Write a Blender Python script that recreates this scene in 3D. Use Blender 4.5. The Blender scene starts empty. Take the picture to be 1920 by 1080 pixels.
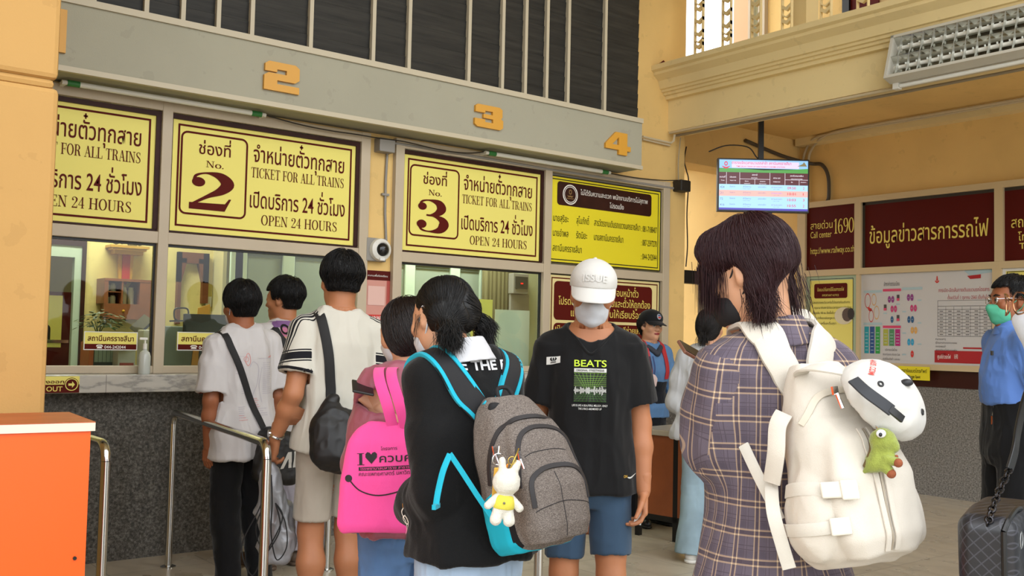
# Ticket hall of a railway station: queue at the ticket windows, lobby notice boards on the right.
import bpy, math, random
import numpy as np
import openvdb
from mathutils import Vector, Matrix
from mathutils.bvhtree import BVHTree

random.seed(7)
SC = bpy.context.scene
COL = SC.collection
PI = math.pi

# ------------------------------------------------------------------ camera, sky, lights, exposure
# world axes: x runs to the right along the ticket wall, y into that wall, z up; the camera stands at the origin
FPX = 1883.47                                   # focal length in pixels of the 1920 px wide frame
YAW, PITCH, ROLL = math.radians(38.0205), math.radians(2.9167), math.radians(1.2286)
CAM = Vector((0, 0, 1.4))
_f = Vector((math.sin(YAW) * math.cos(PITCH), math.cos(YAW) * math.cos(PITCH), math.sin(PITCH)))
_r0 = Vector((math.cos(YAW), -math.sin(YAW), 0)); _u0 = _r0.cross(_f)
_r = _r0 * math.cos(ROLL) + _u0 * math.sin(ROLL); _u = _u0 * math.cos(ROLL) - _r0 * math.sin(ROLL)
cd = bpy.data.cameras.new('camera'); cam = bpy.data.objects.new('camera', cd); COL.objects.link(cam)
cd.sensor_width = 36; cd.lens = FPX * 36 / 1920; cd.clip_start = 0.05; cd.clip_end = 300
cam.matrix_world = Matrix(((_r.x, _u.x, -_f.x, CAM.x), (_r.y, _u.y, -_f.y, CAM.y), (_r.z, _u.z, -_f.z, CAM.z), (0, 0, 0, 1)))
SC.camera = cam

w = bpy.data.worlds.new('daylight'); SC.world = w; w.use_nodes = True
wn = w.node_tree.nodes; wb = wn['Background']
# overcast sky, dimmer towards the horizon where the town stands
_tc = wn.new('ShaderNodeTexCoord'); _sx = wn.new('ShaderNodeSeparateXYZ'); _cr = wn.new('ShaderNodeValToRGB')
w.node_tree.links.new(_tc.outputs['Generated'], _sx.inputs[0]); w.node_tree.links.new(_sx.outputs[2], _cr.inputs[0]); w.node_tree.links.new(_cr.outputs[0], wb.inputs[0])
_cr.color_ramp.elements[0].position = 0.02; _cr.color_ramp.elements[0].color = (0.40, 0.41, 0.40, 1)
_cr.color_ramp.elements[1].position = 0.22; _cr.color_ramp.elements[1].color = (0.94, 0.97, 1.0, 1)
wb.inputs[1].default_value = 2.5
SC.view_settings.view_transform = 'Standard'; SC.view_settings.look = 'None'
SC.view_settings.gamma = 1; SC.view_settings.use_curve_mapping = False
SC.view_settings.exposure = 0.58

def area_light(name, loc, rot, sx, sy, power, colour):
    l = bpy.data.lights.new(name, 'AREA'); l.shape = 'RECTANGLE'; l.size = sx; l.size_y = sy
    l.energy = power; l.color = colour
    o = bpy.data.objects.new(name, l); COL.objects.link(o); o.location = loc; o.rotation_euler = rot
    return o
# ceiling lamps of the ticket office behind the glass
area_light('office_lamp', (2.2, 7.7, 2.93), (0, 0, 0), 1.2, 0.3, 30, (1, 0.97, 0.90))
area_light('office_lamp', (5.1, 7.2, 2.93), (0, 0, 0), 1.2, 0.3, 40, (1, 0.97, 0.92))

def ray(px, py):
    return _f + _r * ((px - 960) / FPX) - _u * ((py - 540) / FPX)
def atY(px, py, Y):
    d = ray(px, py); return CAM + d * (Y / d.y)
def atX(px, py, X):
    d = ray(px, py); return CAM + d * (X / d.x)
def atD(px, py, D):
    return CAM + ray(px, py) * D

# ------------------------------------------------------------------ materials
def lin(h):
    h = h.lstrip('#'); c = [int(h[i:i + 2], 16) / 255 for i in (0, 2, 4)]
    return tuple((x / 12.92 if x <= 0.04045 else ((x + 0.055) / 1.055) ** 2.4) for x in c) + (1,)
class NT:
    """small node-tree helper"""
    def __init__(s, m): s.t = m.node_tree; s.n = s.t.nodes; s.l = s.t.links
    def add(s, kind, **kw):
        n = s.n.new(kind)
        for k, v in kw.items(): setattr(n, k, v)
        return n
    def link(s, a, b): s.l.new(a, b)
    def math(s, op, a, b=None):
        n = s.n.new('ShaderNodeMath'); n.operation = op
        for i, v in enumerate((a, b)):
            if v is None: continue
            if isinstance(v, (int, float)): n.inputs[i].default_value = v
            else: s.l.new(v, n.inputs[i])
        return n.outputs[0]
    def mix(s, f, a, b, blend='MIX'):
        n = s.n.new('ShaderNodeMix'); n.data_type = 'RGBA'; n.blend_type = blend
        for i, v in ((0, f), (6, a), (7, b)):
            if isinstance(v, (int, float)): n.inputs[i].default_value = v
            elif isinstance(v, tuple): n.inputs[i].default_value = v
            else: s.l.new(v, n.inputs[i])
        return n.outputs[2]
    def noise(s, scale, detail=3, vec=None, rough=0.5):
        n = s.n.new('ShaderNodeTexNoise'); n.inputs['Scale'].default_value = scale
        n.inputs['Detail'].default_value = detail; n.inputs['Roughness'].default_value = rough
        if vec is not None: s.l.new(vec, n.inputs['Vector'])
        return n.outputs[0]
    def ramp(s, f, stops):
        n = s.n.new('ShaderNodeValToRGB'); s.l.new(f, n.inputs[0])
        e = n.color_ramp.elements
        e[0].position, e[0].color = stops[0]; e[1].position, e[1].color = stops[-1]
        for p, c in stops[1:-1]:
            q = e.new(p); q.color = c
        return n.outputs[0]
    def coord(s, kind='Object'):
        return s.n.new('ShaderNodeTexCoord').outputs[kind]
    def geo_pos(s):
        return s.n.new('ShaderNodeNewGeometry').outputs['Position']
MATS = {}
def mat(name, col, rough=0.6, metal=0.0, spec=0.5, bump=0.0, bscale=200, var=0.0, vscale=3.0, sheen=0.0, emit=None, estr=0):
    """plain procedural material: base colour with soft noise variation and a fine bump"""
    if name in MATS: return MATS[name]
    m = bpy.data.materials.new(name); m.use_nodes = True; MATS[name] = m
    t = NT(m); b = t.n['Principled BSDF']
    c = lin(col) if isinstance(col, str) else tuple(col) + (1,)
    b.inputs['Base Color'].default_value = c; b.inputs['Roughness'].default_value = rough
    b.inputs['Metallic'].default_value = metal; b.inputs['Specular IOR Level'].default_value = spec
    if sheen: b.inputs['Sheen Weight'].default_value = sheen; b.inputs['Sheen Roughness'].default_value = 0.4
    if var:
        nz = t.noise(vscale, 4, t.coord())
        lo = tuple(x * (1 - var) for x in c[:3]) + (1,); hi = tuple(min(1, x * (1 + var)) for x in c[:3]) + (1,)
        t.link(t.ramp(nz, [(0.3, lo), (0.7, hi)]), b.inputs['Base Color'])
    if bump:
        nz = t.noise(bscale, 2, t.coord()); bn = t.add('ShaderNodeBump'); bn.inputs['Strength'].default_value = bump
        bn.inputs['Distance'].default_value = 0.002
        t.link(nz, bn.inputs['Height']); t.link(bn.outputs[0], b.inputs['Normal'])
    if emit:
        b.inputs['Emission Color'].default_value = lin(emit); b.inputs['Emission Strength'].default_value = estr
    return m

# ------------------------------------------------------------------ objects
def props(o, label=None, cat=None, group=None, kind=None):
    if label: o['label'] = label
    if cat: o['category'] = cat
    if group: o['group'] = group
    if kind: o['kind'] = kind
    return o
def thing(name, label, cat, loc=(0, 0, 0), rz=0.0, group=None, kind=None):
    o = bpy.data.objects.new(name, None); COL.objects.link(o)
    o.location = loc; o.rotation_euler = (0, 0, rz); o.empty_display_size = 0.1
    return props(o, label, cat, group, kind)
def link_mesh(name, me, m, parent=None, world=False):
    o = bpy.data.objects.new(name, me); COL.objects.link(o)
    ms = m if isinstance(m, (list, tuple)) else [m]
    for x in ms:
        if x is not None: me.materials.append(x)
    if parent is not None:
        o.parent = parent
        if world:
            o.matrix_parent_inverse = (Matrix.Translation(parent.location) @ parent.rotation_euler.to_matrix().to_4x4()).inverted()
    return o
def np_mesh(name, V, F, smooth=True):
    """fast mesh from numpy arrays; F is (n,4) or (n,3)"""
    me = bpy.data.meshes.new(name); V = np.asarray(V, np.float32); F = np.asarray(F, np.int32)
    k = F.shape[1]
    me.vertices.add(len(V)); me.vertices.foreach_set('co', V.ravel())
    me.loops.add(F.size); me.loops.foreach_set('vertex_index', F.ravel())
    me.polygons.add(len(F)); me.polygons.foreach_set('loop_start', np.arange(0, F.size, k, dtype=np.int32))
    me.polygons.foreach_set('loop_total', np.full(len(F), k, np.int32))
    me.polygons.foreach_set('use_smooth', np.full(len(F), smooth))
    me.update(calc_edges=True)
    return me
def perp(d):
    d = Vector(d).normalized()
    a = Vector((0, 0, 1)) if abs(d.z) < 0.9 else Vector((1, 0, 0))
    x = a.cross(d).normalized(); return x, d.cross(x)
def catmull(pts, n=8, closed=False):
    P = [Vector(p) for p in pts]; out = []
    m = len(P)
    for i in range(m if closed else m - 1):
        if closed: a, b, c, d = P[i - 1], P[i], P[(i + 1) % m], P[(i + 2) % m]
        else: a, b, c, d = P[max(i - 1, 0)], P[i], P[i + 1], P[min(i + 2, m - 1)]
        for k in range(n):
            t = k / n
            out.append(0.5 * ((2 * b) + (c - a) * t + (2 * a - 5 * b + 4 * c - d) * t * t + (3 * b - a - 3 * c + d) * t ** 3))
    if not closed: out.append(P[-1])
    return out
class MB:
    """collects solids into ONE mesh"""
    def __init__(s): s.v = []; s.f = []; s.mi = []; s.cur = 0
    def raw(s, V, F):
        o = len(s.v); s.v += [tuple(p) for p in V]; s.f += [tuple(i + o for i in f) for f in F]; s.mi += [s.cur] * len(F)
        return s
    def box(s, lo, hi):
        (a, b, c), (d, e, f) = [min(p) for p in zip(lo, hi)], [max(p) for p in zip(lo, hi)]
        return s.raw([(a, b, c), (d, b, c), (d, e, c), (a, e, c), (a, b, f), (d, b, f), (d, e, f), (a, e, f)],
                     [(0, 3, 2, 1), (4, 5, 6, 7), (0, 1, 5, 4), (1, 2, 6, 5), (2, 3, 7, 6), (3, 0, 4, 7)])
    def obox(s, c, X, Y, Z):
        c, X, Y, Z = Vector(c), Vector(X), Vector(Y), Vector(Z)
        V = [c + X * i + Y * j + Z * k for k in (-1, 1) for j in (-1, 1) for i in (-1, 1)]
        return s.raw(V, [(0, 2, 3, 1), (4, 5, 7, 6), (0, 1, 5, 4), (1, 3, 7, 5), (3, 2, 6, 7), (2, 0, 4, 6)])
    def tube(s, path, r, n=10, caps=True, closed=False):
        P = [Vector(p) for p in path]; m = len(P)
        R = r if isinstance(r, (list, tuple)) else [r] * m
        V = []; x = None
        for i in range(m):
            if closed: d = (P[(i + 1) % m] - P[i - 1])
            else: d = P[min(i + 1, m - 1)] - P[max(i - 1, 0)]
            if d.length < 1e-9: d = Vector((0, 0, 1))
            d.normalize()
            if x is None: x, y = perp(d)
            else:
                x = (x - d * x.dot(d))
                x = x.normalized() if x.length > 1e-6 else perp(d)[0]
                y = d.cross(x)
            for k in range(n):
                a = 2 * PI * k / n; V.append(P[i] + (x * math.cos(a) + y * math.sin(a)) * R[i])
        F = []
        for i in range(m if closed else m - 1):
            j = (i + 1) % m
            for k in range(n):
                k2 = (k + 1) % n; F.append((i * n + k, i * n + k2, j * n + k2, j * n + k))
        if caps and not closed:
            F.append(tuple(range(n - 1, -1, -1))); F.append(tuple(range((m - 1) * n, m * n)))
        return s.raw(V, F)
    def cyl(s, a, b, r, n=16, r2=None): return s.tube([a, b], [r, r if r2 is None else r2], n)
    def prism(s, poly, o, u, v, th):
        """polygon in the (u,v) plane at o, extruded by th along u x v (front face at +th)"""
        o, u, v = Vector(o), Vector(u), Vector(v); n = u.cross(v).normalized(); k = len(poly)
        A = [o + u * p[0] + v * p[1] for p in poly]; B = [p + n * th for p in A]
        F = [tuple(range(k - 1, -1, -1)), tuple(range(k, 2 * k))] + [(i, (i + 1) % k, (i + 1) % k + k, i + k) for i in range(k)]
        return s.raw(A + B, F)
    def flat(s, V2, F, o, u, v):
        o, u, v = Vector(o), Vector(u), Vector(v)
        n = u.cross(v).normalized(); return s.raw([o + u * p[0] + v * p[1] + (n * p[2] if len(p) > 2 else Vector()) for p in V2], F)
    def lathe(s, prof, c, axis=(0, 0, 1), n=24):
        """profile [(radius, height)] around axis at c"""
        z = Vector(axis).normalized(); x, y = perp(z); c = Vector(c); V = []; F = []
        for (r, h) in prof:
            for k in range(n):
                a = 2 * PI * k / n; V.append(c + z * h + (x * math.cos(a) + y * math.sin(a)) * r)
        for i in range(len(prof) - 1):
            for k in range(n):
                k2 = (k + 1) % n; F.append((i * n + k, i * n + k2, (i + 1) * n + k2, (i + 1) * n + k))
        F.append(tuple(range(n - 1, -1, -1))); F.append(tuple(range((len(prof) - 1) * n, len(prof) * n)))
        return s.raw(V, F)
    def sphere(s, c, r, n=16, sc=(1, 1, 1)):
        c = Vector(c); V = []; F = []
        for i in range(n // 2 + 1):
            th = PI * i / (n // 2)
            for k in range(n):
                a = 2 * PI * k / n
                V.append(c + Vector((math.sin(th) * math.cos(a) * sc[0], math.sin(th) * math.sin(a) * sc[1], math.cos(th) * sc[2])) * r)
        for i in range(n // 2):
            for k in range(n):
                k2 = (k + 1) % n; F.append((i * n + k, (i + 1) * n + k, (i + 1) * n + k2, i * n + k2))
        return s.raw(V, F)
    def build(s, name, m, parent=None, smooth=False, bevel=0.0, world=True):
        me = bpy.data.meshes.new(name); me.from_pydata(s.v, [], s.f); me.update()
        o = link_mesh(name, me, m, parent, world and parent is not None)
        if isinstance(m, (list, tuple)): me.polygons.foreach_set('material_index', s.mi)
        if smooth:
            me.polygons.foreach_set('use_smooth', [True] * len(me.polygons))
            if smooth != 'all':
                try: me.set_sharp_from_angle(angle=math.radians(40))
                except Exception: pass
        if bevel:
            b = o.modifiers.new('bevel', 'BEVEL'); b.width = bevel; b.segments = 2; b.limit_method = 'ANGLE'
        return o
def structure(name, mb, m, parent=None, **kw):
    o = mb.build(name, m, parent, **kw)
    if parent is None: o['kind'] = 'structure'
    return o

# ------------------------------------------------------------------ lettering
_TXT = {}
_UP, _TONE = 'ัิีึืํ็', '่้๊๋์'
def text2d(body, bold=0.0, spacing=1.0):
    """outline of a line of text; a Thai tone mark above a vowel sign is raised clear of it"""
    hit = [i for i in range(1, len(body)) if body[i] in _TONE and body[i - 1] in _UP]
    if not hit: return _text2d(body, bold, spacing)
    rest = ''.join(ch for i, ch in enumerate(body) if i not in hit); V, F, _ = _text2d(rest, bold, spacing); V, F = list(V), list(F); k0 = _text2d('ก', bold, spacing)[2][2]
    for n, i in enumerate(hit):
        pen = _text2d(body[:i].translate({ord(c): None for c in _TONE if False}) + 'ก', bold, spacing)[2][2] - k0; v, f, b = _text2d(body[i], bold, spacing); o = len(V)
        V += [(p[0] + pen, p[1] + .20) for p in v]; F += [tuple(j + o for j in q) for q in f]
    xs = [p[0] for p in V]; ys = [p[1] for p in V]; return V, F, (min(xs), min(ys), max(xs), max(ys))
def _text2d(body, bold=0.0, spacing=1.0):
    key = (body, bold, spacing)
    if key in _TXT: return _TXT[key]
    c = bpy.data.curves.new('t', 'FONT'); c.body = body; c.offset = bold; c.resolution_u = 4; c.space_character = spacing
    o = bpy.data.objects.new('t', c); COL.objects.link(o)
    dg = bpy.context.evaluated_depsgraph_get(); dg.update()
    me = bpy.data.meshes.new_from_object(o.evaluated_get(dg))
    V = [(v.co.x, v.co.y) for v in me.vertices]; F = [tuple(p.vertices) for p in me.polygons]
    bpy.data.objects.remove(o); bpy.data.curves.remove(c); bpy.data.meshes.remove(me)
    xs = [p[0] for p in V] or [0]; ys = [p[1] for p in V] or [0]
    _TXT[key] = (V, F, (min(xs), min(ys), max(xs), max(ys)))
    return _TXT[key]
def fit(shape, x0, x1, y, h, cap=0.72):
    """scale a 2-D shape to run from x0 to x1 with baseline y and cap height h"""
    V, F, (ax, ay, bx, by) = shape
    sx = (x1 - x0) / max(bx - ax, 1e-6); sy = h / cap
    return [(x0 + (p[0] - ax) * sx, y + p[1] * sy) + tuple(p[2:]) for p in V], F
def brush(P, W, n=6):
    """ribbon of varying width along a smooth path in 2-D"""
    Q = catmull([(p[0], p[1], w) for p, w in zip(P, W)], n); V = []; F = []
    for i, q in enumerate(Q):
        d = Q[min(i + 1, len(Q) - 1)] - Q[max(i - 1, 0)]; l = math.hypot(d.x, d.y) or 1
        nx, ny = -d.y / l, d.x / l
        V += [(q.x + nx * q.z / 2, q.y + ny * q.z / 2), (q.x - nx * q.z / 2, q.y - ny * q.z / 2)]
    for i in range(len(Q) - 1): F.append((2 * i, 2 * i + 1, 2 * i + 3, 2 * i + 2))
    return V, F
def disc2(cx, cy, r, n=16, ry=None):
    return [(cx + r * math.cos(2 * PI * k / n), cy + (ry or r) * math.sin(2 * PI * k / n)) for k in range(n)], [tuple(range(n))]
def ring2(cx, cy, r0, r1, n=32, k=1.0):
    V = []; F = []
    for i in range(n):
        a = 2 * PI * i / n; V += [(cx + r0 * math.cos(a), cy + k * r0 * math.sin(a)), (cx + r1 * math.cos(a), cy + k * r1 * math.sin(a))]
    for i in range(n): F.append((2 * i, 2 * i + 1, (2 * i + 3) % (2 * n), (2 * i + 2) % (2 * n)))
    return V, F
def rrect(x0, y0, x1, y1, r, n=5):
    out = []
    for cx, cy, a0 in ((x1 - r, y1 - r, 0), (x0 + r, y1 - r, 90), (x0 + r, y0 + r, 180), (x1 - r, y0 + r, 270)):
        for i in range(n + 1):
            a = math.radians(a0 + 90 * i / n); out.append((cx + r * math.cos(a), cy + r * math.sin(a)))
    return out
def rframe(x0, y0, x1, y1, r, w):
    A = rrect(x0, y0, x1, y1, r); B = rrect(x0 + w, y0 + w, x1 - w, y1 - w, max(r - w, 0.001)); k = len(A)
    return A + B, [(i, (i + 1) % k, (i + 1) % k + k, i + k) for i in range(k)]
def rect2(x0, y0, x1, y1): return [(x0, y0), (x1, y0), (x1, y1), (x0, y1)], [(0, 1, 2, 3)]
def _serif_glyphs():
    """roman capitals with thick stems, hairlines and serifs; each glyph = (advance, [shapes])"""
    T, H, S = 0.13, 0.045, 0.05
    st = lambda x, y0=0, y1=1, w=T: rect2(x - w / 2, y0, x + w / 2, y1)
    sf = lambda x, y, w=0.3: rect2(x - w / 2, 0 if y == 0 else 1 - S, x + w / 2, S if y == 0 else 1)
    hl = lambda x0, x1, y, h=H: rect2(x0, y - h / 2, x1, y + h / 2)
    stem = lambda x: [st(x), sf(x, 0), sf(x, 1)]
    tick = lambda x, y0, y1: rect2(x - H / 2, y0, x + H / 2, y1)
    dg = lambda x0, y0, x1, y1, w: ([(x0 - w / 2, y0), (x0 + w / 2, y0), (x1 + w / 2, y1), (x1 - w / 2, y1)], [(0, 1, 2, 3)])
    O = lambda cx, rx: brush([(cx + rx * math.cos(a), 0.5 + 0.49 * math.sin(a)) for a in [2 * PI * k / 16 for k in range(17)]], [H + (T - H) * abs(math.cos(2 * PI * k / 16)) for k in range(17)], 3)
    C = brush([(0.66, 0.72), (0.6, 0.92), (0.4, 0.98), (0.18, 0.82), (0.12, 0.5), (0.18, 0.18), (0.4, 0.02), (0.6, 0.1), (0.68, 0.28)], [.07, H, H, T * .8, T, T * .8, H, H, H])
    bowl = lambda x0, x1, y0, y1: brush([(x0, y1 - H / 2), ((x0 + x1) / 2 + .05, y1 - H / 2), (x1, (y0 + y1) / 2), ((x0 + x1) / 2 + .05, y0 + H / 2), (x0, y0 + H / 2)], [H, H, T, H, H])
    S_ = brush([(.5, .76), (.46, .93), (.3, .98), (.14, .86), (.16, .68), (.34, .52), (.5, .36), (.5, .14), (.32, .02), (.13, .08), (.08, .27)], [H, H, H, T * .7, T * .8, T, T * .8, T * .7, H, H, H])
    two = brush([(.1, .74), (.14, .92), (.3, .97), (.46, .86), (.46, .66), (.3, .38), (.08, .05)], [.1, H, H, T * .8, T * .9, H * 1.2, H])
    g = {
        'T': (.72, stem(.36) + [hl(.04, .68, 1 - S / 2, S), tick(.06, .78, 1), tick(.66, .78, 1)]),
        'I': (.36, stem(.18)),
        'C': (.76, [C, tick(.69, .7, .98)]),
        'K': (.8, stem(.18) + [dg(.22, .38, .6, .97, H), dg(.66, .03, .36, .58, T), sf(.66, 0, .26), sf(.62, 1, .24)]),
        'E': (.68, stem(.18) + [hl(.18, .58, .975), hl(.18, .62, .025), hl(.18, .46, .52), tick(.58, .76, 1), tick(.62, 0, .26), tick(.46, .4, .64)]),
        'F': (.62, stem(.18) + [hl(.18, .58, .975), hl(.18, .46, .5), tick(.58, .74, 1), tick(.46, .38, .62)]),
        'O': (.82, [O(.41, .3)]), 'o': (.6, []), 
        'R': (.78, stem(.18) + [bowl(.18, .58, .48, 1), brush([(.36, .5), (.5, .4), (.58, .1), (.72, .03)], [H, T, T, H])]),
        'A': (.76, [dg(.12, .02, .38, 1, H), dg(.62, .02, .38, 1, T), hl(.2, .55, .36), sf(.12, 0, .24), sf(.62, 0, .28)]),
        'L': (.64, stem(.18) + [hl(.18, .6, .025), tick(.6, 0, .28)]),
        'N': (.84, [st(.17, w=H), st(.67, w=H), dg(.67, .0, .17, 1, T), sf(.17, 0, .26), sf(.15, 1, .22), sf(.67, 1, .26)]),
        'S': (.6, [S_, tick(.5, .74, .97), tick(.09, .03, .28)]),
        'P': (.68, stem(.18) + [bowl(.18, .58, .44, 1)]),
        'H': (.86, stem(.18) + stem(.68) + [hl(.18, .68, .52)]),
        'U': (.82, [st(.18, .3, 1), sf(.18, 1), sf(.66, 1, .26), brush([(.18, .34), (.22, .08), (.42, .02), (.6, .1), (.66, .34), (.66, 1)], [T, T * .8, H, H, H, H])]),
        '2': (.58, [two, rect2(.06, 0, .5, .1), tick(.5, 0, .24), disc2(.15, .72, .07)]),
        '4': (.6, [st(.4, 0, 1, .11), sf(.4, 0, .26), dg(.06, .3, .4, .98, H), hl(.04, .56, .29)]),
        'o': (.58, [brush([(.29 + .22 * math.cos(a), .31 + .31 * math.sin(a)) for a in [2 * PI * k / 12 for k in range(13)]], [H + (T - H) * abs(math.cos(2 * PI * k / 12)) for k in range(13)], 3)]),
        '.': (.26, [disc2(.12, .07, .075)]), ' ': (.34, []),
        '1': (.46, [st(.26), sf(.26, 0, .32), ([(.08, .80), (.2, .9), (.2, 1), (.16, .92), (.08, .86)], [(0, 1, 2, 3, 4)])]),
        '0': (.58, [brush([(.29 + .22 * math.cos(a), .5 + .48 * math.sin(a)) for a in [2 * PI * k / 16 for k in range(17)]], [H + (T - H) * abs(math.cos(2 * PI * k / 16)) for k in range(17)], 3)]),
        '6': (.58, [brush([(.46, .88), (.34, .97), (.2, .86), (.11, .6), (.10, .34), (.18, .08), (.3, .02), (.44, .1), (.49, .3), (.42, .5), (.3, .56), (.16, .46)], [H, H, T * .7, T, T, T * .7, H, T * .7, T, T * .6, H, H], 4)]),
        '9': (.58, [brush([(.58 - x, 1 - y) for x, y in ((.46, .88), (.34, .97), (.2, .86), (.11, .6), (.10, .34), (.18, .08), (.3, .02), (.44, .1), (.49, .3), (.42, .5), (.3, .56), (.16, .46))], [H, H, T * .7, T, T, T * .7, H, T * .7, T, T * .6, H, H], 4)]),
        'D': (.8, stem(.18) + [bowl(.18, .68, 0, 1)]),
    }
    return g
SERIF = _serif_glyphs()
def serif2d(s):
    V = []; F = []; x = 0
    for ch in s:
        adv, shapes = SERIF[ch]
        for k, (v, f) in enumerate(shapes):
            o = len(V); V += [(p[0] + x, p[1], k * .00012) for p in v]; F += [tuple(i + o for i in q) for q in f]
        x += adv
    xs = [p[0] for p in V]
    return V, F, (min(xs), 0, max(xs), 1)
def bold_two():
    V = []; F = []
    for v, f in (brush([(.1, .74), (.14, .9), (.34, .985), (.6, .93), (.74, .74), (.62, .54), (.36, .36), (.1, .15)], [.05, .06, .05, .2, .26, .2, .09, .06]),
                 disc2(.185, .73, .125), ([(.02, 0), (.7, 0), (.82, .34), (.775, .34), (.7, .2), (.5, .19), (.02, .17)], [(0, 1, 2, 3, 4, 5, 6)])):
        o = len(V); V += [tuple(p) + (o * 3e-6,) for p in v]; F += [tuple(i + o for i in q) for q in f]
    return V, F, (0, 0, .85, 1)
def bold_three():
    V = []; F = []
    for v, f in (brush([(.1, .78), (.16, .93), (.36, .985), (.6, .92), (.68, .75), (.58, .6), (.4, .52), (.28, .52)], [.05, .06, .05, .2, .25, .18, .07, .05]),
                 brush([(.28, .52), (.5, .5), (.7, .4), (.75, .25), (.64, .08), (.38, .015), (.16, .06), (.08, .22)], [.05, .07, .2, .27, .2, .05, .06, .05]),
                 disc2(.17, .78, .115), disc2(.16, .23, .13)):
        o = len(V); V += [tuple(p) + (o * 3e-6,) for p in v]; F += [tuple(i + o for i in q) for q in f]
    return V, F, (0, 0, .88, 1)
class Print:
    """flat lettering/graphics on a plane: one mesh per colour"""
    def __init__(s, o, u, v, parent, lift=0.002):
        s.o, s.u, s.v, s.p, s.lift = Vector(o), Vector(u), Vector(v), parent, lift
        s.n = s.u.cross(s.v).normalized(); s.mb = {}; s.k = 0
    def put(s, m, V, F, lift=0):
        s.mb.setdefault((m.name, lift), (m, MB()))[1].flat(V, F, s.o + s.n * (s.lift + lift), s.u, s.v); return s
    def text(s, m, body, x0, x1, y, h, bold=0.0, lift=0.001, cap=0.72): return s.put(m, *fit(text2d(body, bold), x0, x1, y, h, cap), lift)
    def serif(s, m, body, x0, x1, y, h, lift=0.001): return s.put(m, *fit(serif2d(body), x0, x1, y, h, 1.0), lift)
    def done(s, names=None):
        out = []
        for (mn, lift), (m, mb) in s.mb.items():
            out.append(mb.build((names or {}).get(mn, 'lettering'), m, s.p))
        return out
# ------------------------------------------------------------------ procedural surfaces of the building
def m_plaster(name, col, dirt=0.12):
    m = mat(name, col, 0.7, spec=0.25); t = NT(m); b = t.n['Principled BSDF']; p = t.geo_pos()
    c = lin(col); n1 = t.noise(1.3, 5, p); n2 = t.noise(9, 4, p)
    d = tuple(x * (1 - dirt) for x in c[:3]) + (1,)
    a = t.ramp(n1, [(0.35, d), (0.6, c)])
    e = t.mix(t.math('MULTIPLY', t.math('GREATER_THAN', n2, 0.64), 0.25), a, tuple(x * 0.72 for x in c[:3]) + (1,))
    t.link(e, b.inputs['Base Color'])
    bn = t.add('ShaderNodeBump'); bn.inputs['Strength'].default_value = 0.25; bn.inputs['Distance'].default_value = 0.003
    t.link(t.noise(120, 3, p), bn.inputs['Height']); t.link(bn.outputs[0], b.inputs['Normal'])
    return m
def m_granite(name, base, light, dark, scale=85, rough=0.5):
    m = mat(name, base, rough, spec=0.35); t = NT(m); b = t.n['Principled BSDF']; p = t.geo_pos()
    n1 = t.noise(scale, 5, p, 0.75); n2 = t.noise(2.0, 4, p)
    a = t.ramp(n1, [(0.36, lin(dark)), (0.5, lin(base)), (0.66, lin(light))])
    t.link(t.mix(t.math('MULTIPLY', n2, 0.35), a, lin(dark)), b.inputs['Base Color'])
    return m
def m_marble():
    m = mat('white_marble', '#b9b5ab', 0.3); t = NT(m); b = t.n['Principled BSDF']; p = t.geo_pos()
    mp = t.add('ShaderNodeMapping'); mp.inputs['Rotation'].default_value = (0, 0.7, 0.3); mp.inputs['Scale'].default_value = (1, 1, 3.2); t.link(p, mp.inputs['Vector'])
    n = t.noise(2.6, 6, mp.outputs[0], 0.6)
    a = t.ramp(n, [(0.3, lin('#c2bdb2')), (0.47, lin('#b5b0a6')), (0.52, lin('#8f8c86')), (0.57, lin('#b7b2a8')), (0.8, lin('#c6c1b6'))])
    sx = t.add('ShaderNodeSeparateXYZ'); t.link(p, sx.inputs[0])
    fr = t.math('FRACT', t.math('DIVIDE', sx.outputs[0], 0.6))
    t.link(t.mix(t.math('LESS_THAN', fr, 0.006), a, lin('#77736b')), b.inputs['Base Color'])
    return m
def m_floor():
    m = mat('floor_terrazzo', '#8d8577', 0.3, spec=0.45); t = NT(m); b = t.n['Principled BSDF']; p = t.geo_pos()
    br = t.add('ShaderNodeTexBrick'); br.offset = 0.0
    br.inputs['Scale'].default_value = 1.0; br.inputs['Brick Width'].default_value = 0.6; br.inputs['Row Height'].default_value = 0.6
    br.inputs['Mortar Size'].default_value = 0.004; br.inputs['Color1'].default_value = lin('#bdb3a0'); br.inputs['Color2'].default_value = lin('#b2a794'); br.inputs['Mortar'].default_value = lin('#857c6d')
    t.link(p, br.inputs['Vector'])
    wv = t.add('ShaderNodeTexWave'); wv.inputs['Scale'].default_value = 1.7; wv.inputs['Distortion'].default_value = 12; wv.inputs['Detail'].default_value = 6; t.link(p, wv.inputs['Vector'])
    v = t.math('MULTIPLY', t.math('POWER', wv.outputs[1], 3), 0.45)
    a = t.mix(v, br.outputs[0], lin('#9a907e')); n = t.noise(1.4, 5, p)
    a = t.mix(t.math('MULTIPLY', n, 0.5), a, lin('#a89d8a'))
    t.link(a, b.inputs['Base Color']); t.link(t.ramp(t.noise(3, 4, p), [(0.3, (.22, .22, .22, 1)), (0.7, (.42, .42, .42, 1))]), b.inputs['Roughness'])
    return m
def m_slats():
    m = mat('black_boards', '#161512', 0.55, spec=0.3); t = NT(m); b = t.n['Principled BSDF']; p = t.geo_pos()
    sx = t.add('ShaderNodeSeparateXYZ'); t.link(p, sx.inputs[0])
    mp = t.add('ShaderNodeMapping'); mp.inputs['Scale'].default_value = (1, 1, 14); t.link(p, mp.inputs['Vector'])
    n = t.noise(3, 5, mp.outputs[0])
    t.link(t.ramp(n, [(0.3, lin('#1b1a17')), (0.75, lin('#33312c'))]), b.inputs['Base Color'])
    return m
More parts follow.
